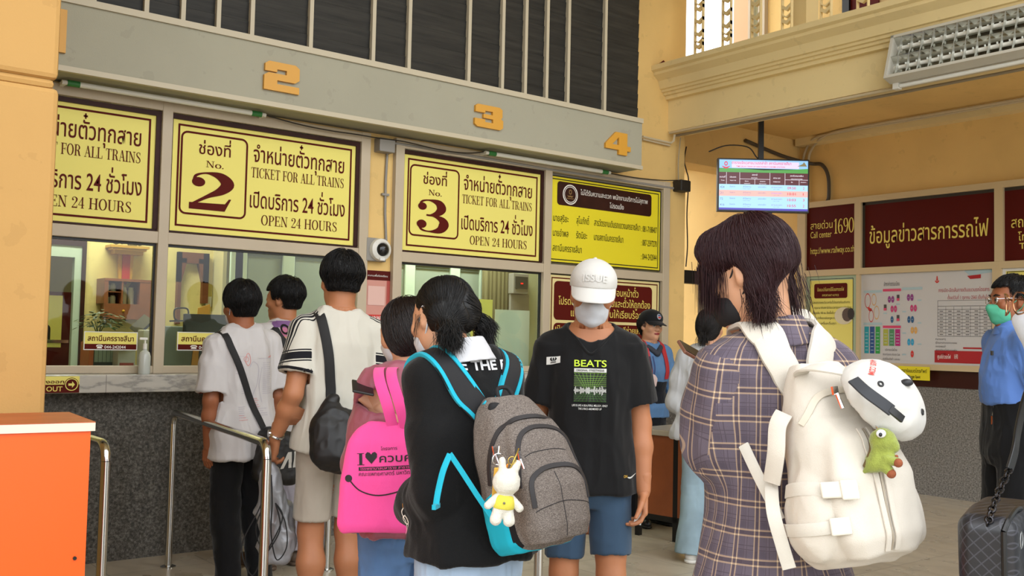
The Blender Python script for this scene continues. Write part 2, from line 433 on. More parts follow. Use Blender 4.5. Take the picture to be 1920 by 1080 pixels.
def m_glass(name='window_glass', tint='#ecf2ea', gl=0.10):
    m = bpy.data.materials.new(name); m.use_nodes = True; t = NT(m); MATS[name] = m
    out = t.n['Material Output']; t.n.remove(t.n['Principled BSDF'])
    tr = t.add('ShaderNodeBsdfTransparent'); tr.inputs[0].default_value = lin(tint)
    gs = t.add('ShaderNodeBsdfGlossy'); gs.inputs['Roughness'].default_value = 0.03; gs.inputs[0].default_value = (1, 1, 1, 1)
    fr = t.add('ShaderNodeFresnel'); fr.inputs[0].default_value = 1.45; bf = t.n.new('ShaderNodeNewGeometry').outputs['Backfacing']
    mx = t.add('ShaderNodeMixShader'); t.link(t.math('MULTIPLY', t.math('ADD', t.math('MULTIPLY', fr.outputs[0], 0.9), gl * 0.2), t.math('SUBTRACT', 1.0, bf)), mx.inputs[0])
    t.link(tr.outputs[0], mx.inputs[1]); t.link(gs.outputs[0], mx.inputs[2]); t.link(mx.outputs[0], out.inputs[0])
    return m
YEL = m_plaster('yellow_paint', '#e4c07c')
YELC = m_plaster('shaded_column_paint', '#bd9458', 0.08)  # yellow paint darkened: the column's shade is put into its colour
CREAM = m_plaster('cream_trim_paint', '#e8d29c', 0.1)
OFFY = m_plaster('office_paint', '#e3d18b', 0.05)
GRAN = m_granite('dark_granite', '#57534b', '#85817a', '#2b2926', 70)
GRANLIT = m_granite('daylit_granite', '#7d7972', '#a6a29b', '#4d4a46', 70)  # same granite again, daylight on it put into a lighter colour
MARB = m_marble(); FLOOR = m_floor(); SLAT = m_slats(); GLASS = m_glass()
ALU = mat('beige_aluminium', '#b9aa92', 0.45, 0.0, 0.5, var=0.05)
BATT = mat('cream_batten', '#bfb59d', 0.5)
FASC = m_plaster('grey_fascia_paint', '#a5a290', 0.06)
DARKB = mat('dark_brown_timber', '#33170f', 0.5, spec=.2, var=0.2, vscale=12)
BLACK = mat('black_plastic', '#121214', 0.4)
BLKM = mat('black_metal', '#141312', 0.4, 0.2)
STEEL = mat('stainless_steel', '#c9c9c6', 0.16, 1.0)
CHROME = mat('polished_metal', '#d6d6d6', 0.12, 1.0)
WHITEP = mat('white_plastic', '#dcdad2', 0.4)
GREYP = mat('grey_plastic', '#8b8780', 0.5)
MAROON = mat('maroon_print', '#571710', 0.6, spec=.1)
MAROONB = mat('maroon_board', '#521511', 0.5, spec=.12)
SYEL = mat('sign_yellow', '#e8dc74', 0.5, spec=.25)
SYEL2 = mat('bright_sign_yellow', '#e3d324', 0.45)
INKW = mat('white_ink', '#e4e0d8', 0.6)
INKY = mat('pale_yellow_ink', '#e3cf63', 0.6)
INKB = mat('black_ink', '#1c1a18', 0.6, spec=.1)
PAPER = mat('white_paper', '#dcdcd8', 0.6)

# ------------------------------------------------------------------ floor, walls, ceiling
WA = 6.38                                      # plane of the ticket windows
structure('floor', MB().box((-6, -5, -0.1), (14, 12, 0)), FLOOR)
structure('wall_counter', MB().box((-3, 6.35, 0), (6.98, 6.6, 1.03)), GRAN)
structure('trim_counter', MB().box((-3, 6.2, 1.03), (7.0, 6.46, 1.137)), MARB, bevel=0.006)
w_ = MB()
w_.box((-3, 6.40, 2.85), (7.03, 6.8, 6.6))                                   # wall above the windows
w_.box((3.63, 6.385, 1.137), (3.845, 6.6, 2.87)).box((6.78, 6.385, 1.137), (7.03, 6.8, 2.87)).box((6.78, 6.39, 0), (7.03, 6.8, 1.137))
structure('wall_ticket', w_, YEL)
structure('wall_lintel', MB().box((7.03, 6.66, 3.17), (9.4, 6.95, 3.78)), YEL)
structure('wall_notice', MB().box((9.16, -4, 1.17), (9.4, 6.62, 3.75)).box((9.16, 6.62, 0), (9.4, 6.96, 3.75)), YEL)
structure('wall_notice_base', MB().box((9.1, -4, 0), (9.4, 6.62, 1.03)), GRANLIT)
structure('trim_notice_base', MB().box((9.09, -4, 1.03), (9.4, 6.62, 1.19)), mat('dark_red_tile', '#381612', 0.3))
structure('wall_passage', MB().box((9.4, 6.9, 0), (9.6, 11.5, 3.66)), YEL)
structure('ceiling_passage', MB().box((6.9, 6.95, 3.66), (9.6, 8.6, 3.8)), CREAM)
structure('trim_passage', MB().box((9.33, 6.96, 3.56), (9.4, 11.5, 3.66)), CREAM)
structure('wall_passage_left', MB().box((6.9, 6.81, 0), (7.03, 8.6, 3.66)), YEL)
structure('ceiling_lobby', MB().box((6.85, -4, 3.63), (9.4, 6.66, 3.78)), YEL)
# gallery edge: beam, stepped moulding and ledge
b_ = MB().box((6.8, -4, 3.35), (7.05, 6.40, 3.80))
structure('wall_beam', b_, CREAM)
prof = [(6.8, 3.64), (6.76, 3.645), (6.755, 3.675), (6.735, 3.68), (6.73, 3.70), (6.71, 3.705), (6.705, 3.725), (6.685, 3.73), (6.66, 3.80), (6.60, 3.845), (6.60, 3.87), (6.57, 3.885), (6.57, 3.93), (7.05, 3.93), (7.05, 3.64)]
mo = MB(); V = [(x, y, z) for y in (6.405, -4) for x, z in prof]; k = len(prof)
mo.raw(V, [tuple(range(k)), tuple(range(2 * k - 1, k - 1, -1))] + [(i + k, (i + 1) % k + k, (i + 1) % k, i) for i in range(k)])
structure('trim_gallery', mo, CREAM)
structure('trim_lobby_cornice', MB().box((9.02, -4, 3.55), (9.16, 6.62, 3.63)), CREAM)
structure('floor_gallery', MB().box((7.05, -4, 3.78), (12, 8.6, 3.93)), FLOOR)
structure('wall_sky_blocker', MB().box((-2.2, 2.2, 0), (-2.0, 6.2, 6.6)), YEL)  # unseen wall, added to block sky light from the left
# hall roof and the far gallery walls with the bright opening to the open air
structure('ceiling', MB().box((-6, 0.8, 6.6), (12, 6.9, 6.8)), m_plaster('ceiling_paint', '#d8c69c'))
UX = 9.0
g_ = MB().box((UX, 5.98, 3.93), (UX + .15, 7.05, 6.6)).box((UX, 7.19, 3.93), (UX + .15, 7.4, 4.0)).box((7.0, 8.4, 3.93), (7.6, 8.5, 6.6))
structure('wall_gallery', g_, YEL)
structure('wall_gallery_end', MB().box((UX, -4, 3.93), (UX + .15, 5.60, 6.6)).box((UX, 5.60, 5.4), (UX + .15, 5.98, 6.6)), m_plaster('pale_gallery_paint', '#d9bd8a'))
door1 = structure('door_1', MB().box((UX - .02, 5.60, 3.93), (UX + .1, 5.98, 5.4)), MAROONB)
structure('trim_1', MB().box((UX - .05, 5.92, 3.93), (UX + .12, 6.0, 5.45)), BLKM)
structure('door_2', MB().box((UX - .03, 7.20, 3.93), (UX + .03, 7.44, 6.2)), mat('peach_curtain', '#d7ab86', 0.8))
structure('trim_2', MB().box((UX - .06, 7.18, 3.93), (UX + .08, 7.21, 6.3)).box((UX - .06, 6.98, 3.93), (UX + .08, 7.07, 6.3)), ALU)
structure('window_1', MB().box((UX + .02, 7.07, 3.93), (UX + .03, 7.18, 6.3)), GLASS)
structure('wall_gallery_pier', MB().box((6.95, 5.0, 3.93), (7.12, 5.13, 6.6)), CREAM)

# ------------------------------------------------------------------ ticket front: boards, fascia, frames
s_ = MB(); z = 3.31; i = 0
while z < 6.55:                                    # lapped boards
    s_.obox((1.58, 6.17 + .001 * (i % 2), z + 0.062), (4.58, 0, 0), (0, 0.012, 0.006), (0, -0.004, 0.062)); z += 0.124; i += 1
s_.box((-3, 6.19, 3.31), (6.158, 6.4, 6.6))
structure('wall_boards', s_, SLAT)
bt = MB()
for px, py in ((175, 5), (273.5, 25), (342, 40), (408, 54), (471, 66), (581, 89), (698, 112), (765, 127), (877, 150), (940, 164), (983, 173), (1023, 183), (1063, 191), (1132, 207)):
    x = atY(px, py, 6.14).x; bt.box((x - .014, 6.125, 3.3), (x + .014, 6.16, 6.6))
structure('trim_battens', bt, BATT)
structure('wall_fascia', MB().box((-3, 6.1, 2.888), (6.158, 6.40, 3.316)), FASC)
structure('trim_fascia', MB().box((-3, 6.085, 3.285), (6.16, 6.12, 3.325)).box((-3, 6.085, 2.882), (6.16, 6.12, 2.914)), BATT)
fr = MB(); Y0, Y1 = 6.345, 6.42
fr.box((-3, Y0 - .003, 2.80), (3.625, Y1 - .002, 2.868)).box((3.85, Y0 - .003, 2.80), (6.775, Y1 - .002, 2.868))
for a, b in ((-3, 3.625), (3.85, 6.775)):
    fr.box((a, Y0, 1.955), (b, Y1 - .004, 2.03)); fr.box((a, Y0 + .004, 1.138), (b, Y1 - .006, 1.185))
for x0, x1 in ((.62, .70), (2.122, 2.188), (3.555, 3.63), (3.845, 3.92), (5.287, 5.362), (6.695, 6.78)): fr.box((x0, Y0 - .006, 1.137), (x1, Y1, 2.87))
structure('trim_ticket_front', fr, ALU, bevel=0.004)
for n, (x0, x1) in enumerate(((.70, 2.122), (2.188, 3.555), (3.92, 5.287))):
    structure('window_%d' % (n + 2), MB().box((x0, 6.392, 1.185), (x1, 6.398, 1.955)), GLASS)
gk = MB()
for x0, x1 in ((.70, 2.122), (2.188, 3.555), (3.92, 5.287)):
    gk.box((x0, 6.375, 1.94), (x1, 6.40, 1.955)).box((x0, 6.376, 1.185), (x0 + .012, 6.399, 1.94)).box((x1 - .012, 6.376, 1.185), (x1, 6.399, 1.94))
structure('trim_gaskets', gk, BLACK)
structure('wall_panel', MB().box((5.362, 6.40, 1.185), (6.70, 6.43, 2.80)), GREYP)

# ------------------------------------------------------------------ the office behind the glass
structure('floor_office', MB().box((-3, 6.6, 0.0), (6.9, 9.7, 0.02)), GREYP)
structure('ceiling_office', MB().box((-3, 6.42, 2.95), (6.9, 9.7, 3.05)), mat('office_ceiling', '#d9d6c8', 0.8))
OB = 8.3
DX0, DX1, DZ = atY(60, 560, OB).x, atY(149, 560, OB).x, atY(120, 460, OB).z       # doorway to the back room
structure('wall_office', MB().box((DX1, OB, 0), (4.05, OB + .1, 2.95)).box((DX0, OB, DZ), (DX1, OB + .1, 2.95)).box((-3, OB, 0), (DX0, OB + .1, 2.95)), OFFY)
structure('wall_office_left', MB().box((-3.1, 6.6, 0), (-3, 9.7, 2.95)).box((-3, 9.6, 0), (3.0, 9.7, 2.95)), mat('back_room_paint', '#8d8676', 0.8))
structure('wall_office_right', MB().box((6.78, 6.8, 0), (6.9, 9, 2.95)), OFFY)
# ------------------------------------------------------------------ signs on the ticket front
UX_, VZ_ = (1, 0, 0), (0, 0, 1)
def box_sign(label, x0, x1, z0, z1, y, m, cat='sign', name='ticket_sign', th=0.03, parts=True, group=None):
    r = thing(name, label, cat, ((x0 + x1) / 2, y + th, z0), group=group)
    MB().box((x0, y, z0), (x1, y + th, z1)).build('panel', m, r)
    return r, Print((x0, y, z0), UX_, VZ_, r)
def ticket_sign(x0, x1, num, label):
    z0, z1 = 2.034, 2.795; y = 6.372
    r, P = box_sign(label, x0, x1, z0, z1, y, SYEL)
    W, H = x1 - x0, z1 - z0
    fb = MB()
    fb.box((x0, y - .012, z1 - .03), (x1, y + .031, z1)).box((x0, y - .006, z0 + .012), (x0 + .012, y + .03, z1 - .03)).box((x1 - .03, y - .012, z0 + .012), (x1, y + .03, z1 - .03)).box((x0, y - .006, z0), (x1, y + .029, z0 + .012))
    fb.build('frame', DARKB, r)
    P.put(MAROON, *rframe(.045, .045, W - .06, H - .055, .003, .013))
    P.put(MAROON, *rframe(.065, .125, .52, H - .095, .045, .013))
    P.text(MAROON, 'ช่องที่', .185, .40, H - .232, .078, .006)
    P.serif(MAROON, 'No.', .235, .355, H - .315, .042)
    if num: P.put(MAROON, *fit(num, .125, .425, .165, .245, 1.0), .001)
    P.text(MAROON, 'จำหน่ายตั๋วทุกสาย', .56, 1.245, H - .238, .108, .006)
    P.serif(MAROON, 'TICKET FOR ALL TRAINS', .548, 1.245, H - .345, .068)
    P.text(MAROON, 'เปิดบริการ 24 ชั่วโมง', .545, 1.26, .213, .108, .006)
    P.serif(MAROON, 'OPEN 24 HOURS', .63, 1.20, .10, .068)
    P.done()
ticket_sign(.757, 2.120, None, 'yellow ticket window sign cut off by the column on the left')
ticket_sign(2.188, 3.553, bold_two(), 'yellow ticket window sign with number 2 left of the dome camera')
ticket_sign(3.922, 5.285, bold_three(), 'yellow ticket window sign with number 3 between the dome camera and complaint sign')

def complaint_sign():
    x0, x1, z0, z1 = 5.366, 6.69, 2.045, 2.78
    r, P = box_sign('bright yellow complaint sign with phone numbers right of the number 3 sign', x0, x1, z0, z1, 6.372, SYEL2)
    W, H = x1 - x0, z1 - z0
    P.put(BLACK, *rframe(.0, .0, W, H, .002, .010)); P.put(BLACK, *rframe(.0, .026, W - .03, H - .026, .002, .008))
    P.put(DARKB, rrect(.075, H - .245, 1.20, H - .045, .03), [tuple(range(24))])
    cx, cy = .22, H - .147
    P.put(INKW, *ring2(cx, cy, .075, .085), .001); P.put(INKW, *ring2(cx, cy, .062, .068), .001)
    gold = mat('gold_ink', '#8a6a3a', 0.5)
    P.put(gold, *ring2(cx, cy + .022, .010, .017, 12, 1.3), .001)
    P.put(gold, [(cx - .035, cy - .006), (cx - .02, cy - .012), (cx, cy - .008), (cx + .02, cy - .012), (cx + .035, cy - .006), (cx + .02, cy - .024), (cx, cy - .02), (cx - .02, cy - .024)], [tuple(range(8))], .001)
    P.put(gold, *rect2(cx - .04, cy - .036, cx + .04, cy - .031), .001)
    P.text(INKW, 'ไม่ได้รับความสะดวก พนักงานบริการไม่สุภาพ', .335, 1.15, H - .135, .042, .004)
    P.text(INKW, 'โปรดแจ้ง', .68, .85, H - .215, .042, .004)
    for row, (a, b, c, d) in enumerate((('นายสุริยะ', 'สุโนภักดิ์', 'สารวัตรงานเดินรถแขวงนครราชสีมา', ': 081-7188407'), ('นายอำพล', 'รัตนิยะ', 'นายสถานีนครราชสีมา', ': 087-2597270'), ('สถานีนครราชสีมา', None, None, ': 044-242044'))):
        y = .35 - row * .125
        P.text(INKB, a, .035, .205 if row < 2 else .36, y, .058, .0)
        if b: P.text(INKB, b, .295, .44 if row == 0 else .42, y, .058)
        if c: P.text(INKB, c, .50, 1.06 if row == 0 else .85, y, .058)
        P.text(INKB, d, 1.075, 1.275, y - .005, .056)
    P.done()
complaint_sign()
def please_sign():
    x0, x1, z0, z1 = 5.366, 6.69, 1.19, 1.955
    r, P = box_sign('maroon and cream sign asking passengers to check tickets, behind the capped man', x0, x1, z0, z1, 6.372, mat('cream_sign', '#e0d091', 0.5))
    W, H = x1 - x0, z1 - z0
    P.put(BLACK, *rframe(0, 0, W, H, .002, .010)); P.put(MAROON, *rframe(.03, .03, W - .03, H - .03, .002, .010))
    P.put(MAROON, rrect(.06, H - .385, W - .10, H - .06, .04), [tuple(range(24))]); P.put(MAROON, rrect(.06, .06, W - .10, H - .41, .04), [tuple(range(24))])
    P.text(INKY, 'กรุณาตรวจสอบหน้าตั๋ว', .42, 1.05, H - .16, .062, .004)
    P.text(INKY, 'โปรดตรวจสอบเงินทอนและตั๋วให้ถูกต้อง', .11, 1.2, H - .255, .062, .004)
    P.text(INKY, 'และตรวจนับเงินให้เรียบร้อย', .25, 1.1, H - .35, .062, .004)
    P.text(INKY, 'เปิดให้บริการตั้งแต่ 04.00 ยินดีช่วยเหลือ', .08, 1.15, H - .485, .055, .003)
    P.text(INKY, 'สถานีนครราชสีมา', .3, .9, H - .58, .055, .003)
    P.done()
please_sign()

# raised window numerals on the grey fascia
NUMC = mat('orange_numeral_paint', '#d39a35', 0.45)
def numeral(boxes, polys, px, py0, py1, label):
    c = atY(px[0], py0, 6.1); d = atY(px[1], py1, 6.1); W = d.x - c.x; H = c.z - d.z
    mb = MB(); y0 = 6.1
    for a, b, e, f in boxes: mb.prism(rect2(a * W, b * H, e * W, f * H)[0], (c.x, y0, d.z), UX_, VZ_, .022)
    for p in polys: mb.prism([(q[0] * W, q[1] * H) for q in p], (c.x, y0, d.z), UX_, VZ_, .022)
    o = mb.build('window_numeral', NUMC); props(o, label, 'number', 'raised orange numerals on the grey fascia')
TWO = [(0, 0), (1, 0), (1, .24), (.37, .24), (.37, .37), (.88, .37), (1, .48), (1, .89), (.88, 1), (.13, 1), (.02, .9), (.02, .65), (.36, .65), (.36, .75), (.63, .75), (.63, .6), (.12, .6), (0, .5)]
THREE = [(.1, 0), (.9, 0), (1, .1), (1, .42), (.92, .5), (.97, .58), (.97, .9), (.87, 1), (.1, 1), (.02, .92), (.02, .65), (.36, .65), (.36, .75), (.62, .75), (.62, .6), (.3, .6), (.3, .42), (.64, .42), (.64, .25), (.36, .25), (.36, .36), (0, .36), (0, .1)]
FOUR = [[(0, .2), (.52, .2), (.52, 0), (.86, 0), (.86, .2), (1, .2), (1, .42), (.26, .42), (0, .42)], [(.86, .42), (.86, 1), (.4, 1), (0, .42), (.26, .42), (.52, .78), (.52, .42)]]
numeral([], [TWO], (494, 558), 113, 179, 'raised orange numeral 2 above the second ticket window')
numeral([], [THREE], (888, 940), 194, 246, 'raised orange numeral 3 above the third ticket window')
numeral([], FOUR, (1133, 1179), 244, 294, 'raised orange numeral 4 at the right end of the fascia')
mb = MB(); mb.prism([(0, 0), (.12, 0), (.12, .25), (-.06, .25), (-.06, .17), (0, .17)], (1.345, 6.1, 2.985), UX_, VZ_, .022)
props(mb.build('window_numeral', NUMC), 'orange numeral at far left mostly hidden by the column', 'number', 'raised orange numerals on the grey fascia')

# window name plates, hung inside the glass
def name_plate(px0, py0, px1, py1, label):
    a = atY(px0, py0, 6.385); b = atY(px1, py1, 6.385)
    r = thing('station_name_plate', label, 'sign', ((a.x + b.x) / 2, 6.39, b.z), group='yellow station name plates in the ticket windows')
    W, H = b.x - a.x, a.z - b.z
    MB().box((a.x, 6.378, b.z), (b.x, 6.386, a.z)).build('plate', SYEL, r)
    P = Print((a.x, 6.378, b.z), UX_, VZ_, r)
    P.put(MAROON, *rect2(0, 0, W, H * .33)); P.put(PAPER, *rframe(0, 0, W, H, .002, .005), .001)
    P.text(MAROON, 'สถานีนครราชสีมา', W * .07, W * .93, H * .5, H * .28, .012)
    P.text(INKW, '044-242044', W * .38, W * .78, H * .09, H * .17, .01)
    P.put(INKW, [(W * .24, H * .09), (W * .34, H * .09), (W * .325, H * .2), (W * .255, H * .2)], [(0, 1, 2, 3)], .001)
    P.put(INKW, *brush([(W * .235, H * .19), (W * .25, H * .25), (W * .29, H * .265), (W * .33, H * .25), (W * .345, H * .19)], [H * .06] * 5), .001)
    P.done()
name_plate(157, 621, 256, 657, 'yellow and maroon station name plate in the leftmost window above the binders')
name_plate(332, 622, 436, 658, 'yellow and maroon station name plate in front of the black monitor')

# small exit sign on the marble counter edge
a = atY(60, 706, 6.19); b = atY(148, 736, 6.19)
r = thing('exit_sign', 'small yellow and maroon exit sign with arrow on the counter edge', 'sign', (a.x, 6.2, b.z))
W, H = b.x - a.x, a.z - b.z
MB().box((a.x, 6.188, b.z), (b.x, 6.2, a.z)).build('plate', SYEL, r)
P = Print((a.x, 6.188, b.z), UX_, VZ_, r)
P.put(MAROON, *rect2(0, 0, W, H * .5)); P.text(MAROON, 'ทางออก', W * .12, W * .67, H * .58, H * .2, .012); P.text(INKY, 'OUT', W * .3, W * .64, H * .1, H * .3, .015)
P.put(MAROON, *disc2(W * .83, H * .5, H * .42, 24), .001); P.put(SYEL, *ring2(W * .83, H * .5, H * .33, H * .38), .002)
P.put(SYEL, [(W * .76, H * .43), (W * .84, H * .43), (W * .84, H * .3), (W * .90, H * .5), (W * .84, H * .7), (W * .84, H * .57), (W * .76, H * .57)], [tuple(range(7))], .002)
P.done()
a = atY(372, 715, 6.19); b = atY(470, 736, 6.19)
o = MB().box((a.x, 6.188, b.z), (b.x, 6.2, a.z)).build('counter_sign', MAROON); props(o, 'maroon sign on the counter edge behind the boy in white tee', 'sign')

# poster beside window 3 (its code square left out)
a = atY(684, 506, 6.38); b = atY(734, 620, 6.38)
r = thing('warning_poster', 'red and white poster on the yellow strip under the dome camera', 'poster', (a.x, 6.385, b.z))
W, H = b.x - a.x, a.z - b.z
MB().box((a.x, 6.379, b.z), (b.x, 6.386, a.z)).build('sheet', mat('poster_pink', '#c98d80', 0.35), r)
P = Print((a.x, 6.379, b.z), UX_, VZ_, r)
P.put(MAROONB, *rect2(0, H * .84, W, H)); P.text(INKW, 'สแกนเพื่อร้องเรียน', W * .1, W * .8, H * .9, H * .03)
P.put(mat('poster_rose', '#a9483f', 0.4), *rect2(W * .78, H * .25, W, H * .84))
P.put(mat('poster_blush', '#d9b1a6', 0.4), *rect2(W * .12, H * .42, W * .72, H * .74), .001)
P.put(mat('poster_red', '#c4251f', 0.4), *rect2(0, H * .16, W, H * .26), .001)
P.text(INKW, 'WARNING', W * .3, W * 1.0 - .005, H * .18, H * .06, .015, .002)
P.put(PAPER, *rect2(0, 0, W, H * .16)); P.text(GREYP, 'ระวังมิจฉาชีพ', W * .3, W * .8, H * .09, H * .035)
P.done()

# ------------------------------------------------------------------ notice boards on the right-hand wall (plane x = 9.1, reading direction -y)
NX = 9.10
UY_ = (0, -1, 0)
fr = MB(); f0, f1 = NX - .03, 9.17
def Yb(px, py=560): return atX(px, py, NX).y
y_l = 6.62; y_r = 3.3
fr.box((f0, y_r, 2.87), (f1, y_l - .10, 2.93)).box((f0, y_r, 2.135), (f1, y_l - .10, 2.20)).box((f0 - .04, y_r, 1.19), (f1, y_l, 1.245)).box((f0 - .002, y_l - .10, 1.245), (f1, y_l, 2.935))
for c, w0 in ((5.885, .075), (4.44, .08)): fr.box((f0 - .003, c - w0 / 2, 2.20), (f1 - .002, c + w0 / 2, 2.87))
fr.box((f0 - .003, 5.86, 1.245), (f1 - .002, 5.90, 2.135)).box((f0 - .003, 4.42, 1.245), (f1 - .002, 4.50, 2.135))
structure('trim_notice_boards', fr, mat('cream_frame', '#c6b18a', 0.5))
def board(name, label, ya, yb, z0, z1, m, cat='sign', x=NX, th=.03):
    r = thing(name, label, cat, (x + th, (ya + yb) / 2, z0))
    MB().box((x, yb, z0), (x + th, ya, z1)).build('panel', m, r)
    return r, Print((x, ya, z0), UY_, VZ_, r), ya - yb, z1 - z0
SHADE = mat('frame_shade', '#2f2a25', 0.5)  # shade along the board edges, painted as dark strips
r, P, W, H = board('call_centre_sign', 'maroon call center sign with 1690 right of the hanging screen', 6.52, 5.923, 2.2, 2.87, MAROONB)
P.text(INKY, 'สายด่วน', .05, .32, .44, .075, .004); P.text(INKY, 'Call center', .05, .31, .345, .07, .0)
P.serif(INKY, '1690', .340, .575, .375, .155); P.text(INKY, 'http://www.railway.co.th', .05, .58, .175, .07, .0)
P.done()
r, P, W, H = board('information_sign', 'wide maroon sign with large yellow Thai lettering', 5.847, 4.48, 2.2, 2.87, MAROONB)
P.text(INKY, 'ข้อมูลข่าวสารการรถไฟ', .08, 1.30, .245, .155, .006); P.put(SHADE, *rect2(0, H - .03, W, H)); P.put(SHADE, *rect2(0, 0, .03, H)); P.done()
r, P, W, H = board('station_phone_sign', 'maroon sign with station phone number cut off at the right edge', 4.40, 3.4, 2.2, 2.87, MAROONB)
P.text(INKY, 'สถานีนครราชสีมา', .06, .75, .30, .095, .006); P.text(INKY, 'โทร. 044-242044', .12, .75, .18, .07, .006); P.text(INKY, 'Tel. 044-242044', .13, .75, .105, .055, .01); P.put(SHADE, *rect2(0, H - .03, W, H)); P.done()
# yellow notice
r, P, W, H = board('notice_poster', 'yellow notice poster with maroon heading left of the white timetable', 6.52, 5.90, 1.245, 2.14, SYEL, 'poster')
P.put(mat('pale_green_edge', '#a9bda0', .5), *rframe(0, 0, W, H, .002, .05)); P.put(INKB, *rframe(.045, .03, W - .05, H - .035, .002, .006), .001)
P.put(MAROON, rrect(.1, H - .24, W - .12, H - .085, .02), [tuple(range(24))], .001)
P.text(INKY, 'ข้อแนะนำในการใช้โดยสารรถไฟ', .14, W - .16, H - .165, .035, 0, .002); P.text(INKY, 'IMPORTANT NOTICE', .2, W - .22, H - .22, .022, 0, .002)
for k, (b, t) in enumerate(((.08, 'โปรดตรวจสอบวันเวลาในตั๋วโดยสารก่อนเดินทาง'), (.1, 'กรุณามาถึงสถานีก่อนเวลารถออกอย่างน้อย'), (.08, 'เด็กสูงเกิน 100 ซม. ต้องซื้อตั๋ว กรณีเดินทางหมู่คณะ'), (.1, 'ห้ามนำสิ่งของผิดกฎหมายขึ้นขบวนรถ'), (.08, 'ห้ามสูบบุหรี่และดื่มสุรา'), (.1, 'บนขบวนรถไฟ'), (.08, 'รักษาความสะอาด'), (.1, 'ขอบคุณ'), (.1, 'การรถไฟ'), (.1, 'โทร. 1690'))):
    P.text(INKB, t, b, b + min(.45, .012 * len(t)), H - .295 - k * .055, .024, 0, .001)
ph = [mat('photo_pale', '#d8cfb0', .5), mat('photo_brown', '#5a4a42', .5), mat('photo_dark', '#2e2828', .5)]
P.put(ph[0], *disc2(.46, .47, .11, 20, .09), .002); P.put(ph[1], *disc2(.50, .48, .06, 14, .07), .003); P.put(ph[2], *disc2(.545, .49, .04, 12, .06), .004)
P.done()
# white fare and timetable sheet
r, P, W, H = board('timetable_board', 'large white timetable and fare sheet with coloured ovals', 5.86, 4.50, 1.245, 2.14, mat('timetable_white', '#c6c4c2', .45), 'poster')
c_ = {k: mat('print_' + k, v, .5) for k, v in dict(purple='#8a3b80', pink='#c43f74', navy='#2c5b86', amber='#d9a55a', cyan='#2f9bc4', red='#c8352f', teal='#1d97a6', blue='#234e86', green='#2c9a46', olive='#a8ab46', sage='#4d8a5e', magenta='#b01f74', ice='#a8bfc4', rose='#d3456a', crimson='#a81f26', ink='#4a4646').items()}
sx = W / 1.36
def R(c, x0, y0, x1, y1, l=.001): P.put(c_[c], *rect2(x0 * sx, y0, x1 * sx, y1), l)
R('ice', .03, .70, .235, .725); R('rose', .245, .71, .44, .735); R('ice', .455, .72, .665, .745); R('ice', .03, .375, .235, .40); R('rose', .245, .345, .44, .37)
P.text(c_['ink'], 'อัตราค่าธรรมเนียม', .255 * sx, .425 * sx, .765, .04, 0)
for k, c in enumerate(('teal', 'blue', 'green')): R(c, .04 + .062 * k, .09, .09 + .062 * k, .36)
for k, c in enumerate(('olive', 'sage', 'magenta')): R(c, .25 + .065 * k, .17, .303 + .065 * k, .335)
for k in range(3):
    for j in range(6): R('ice', .05 + .062 * k, .12 + .035 * j, .08 + .062 * k, .126 + .035 * j, .002)
    for j in range(4): R('ice', .26 + .065 * k, .195 + .03 * j, .293 + .065 * k, .2 + .03 * j, .002)
for c, x, y, n in (('purple', .315, .63, 2), ('pink', .345, .535, 2), ('navy', .345, .43, 1), ('purple', .52, .645, 2), ('pink', .555, .54, 2), ('navy', .525, .43, 2), ('amber', .56, .325, 2), ('cyan', .525, .21, 2), ('red', .56, .095, 1)):
    for k in range(n): P.put(c_[c], *disc2((x + .037 * k) * sx, y, .0165, 14, .034), .001); R('ice', x + .037 * k - .008, y - .002, x + .037 * k + .008, y + .002, .002)
for x, y in ((.41, .60), (.27, .505), (.41, .40)): R('ink', x - .015, y + .015, x + .015, y + .075); R('rose', x - .015, y + .015, x + .015, y + .04, .002)
for x, y in ((.41, .575), (.27, .485), (.41, .375), (.635, .61), (.475, .50), (.635, .39), (.475, .29), (.635, .185), (.475, .08)): R('ice', x - .02, y, x + .02, y + .014)
for c, x, y, a in (('red', .075, .62, .033), ('amber', .145, .63, .026), ('red', .115, .465, .027), ('amber', .175, .50, .03)): P.put(c_[c], *ring2(x * sx, y, a - .004, a, 24, 2.3), .001)
P.put(c_['red'], *brush([(.085 * sx, .55), (.1 * sx, .53), (.12 * sx, .535)], [.02, .03, .02]), .001)
P.text(c_['ink'], 'บริการรถไฟไทย', .27 * sx, .4 * sx, .12, .022); P.text(c_['ink'], 'อัตราค่าโดยสาร ปรับปรุง 2566', .245 * sx, .43 * sx, .075, .02); P.text(c_['ink'], 'เริ่มใช้ตั้งแต่วันที่ 1 มกราคม', .245 * sx, .43 * sx, .03, .02)
P.put(c_['red'], *brush([(.815 * sx, .845), (.815 * sx, .80)], [.008, .02]), .001); P.put(c_['red'], *brush([(.795 * sx, .80), (.815 * sx, .785), (.835 * sx, .80)], [.008, .016, .008]), .001)
P.put(c_['ice'], [(1.08 * sx, .885), (1.13 * sx, .84), (W - .01, .86), (W - .01, .89)], [(0, 1, 2, 3)], .001); P.put(c_['crimson'], [(1.11 * sx, .835), (1.14 * sx, .805), (1.24 * sx, .81), (1.24 * sx, .845)], [(0, 1, 2, 3)], .001)
P.text(c_['crimson'], 'การเปิด-ปิดเส้นทางเดินขบวนรถโดยสาร', .83 * sx, W - .04, .69, .035); P.text(c_['crimson'], 'ตั้งแต่วันที่ 1 ตุลาคม 2565 เป็นต้นไป', .92 * sx, W - .05, .62, .032)
for j in range(10): R('ink', .82, .27 + .0315 * j, 1.34, .2735 + .0315 * j)
R('ink', .82, .27, .823, .61); R('ink', 1.337, .27, 1.34, .61); R('ink', .82, .607, 1.34, .61)
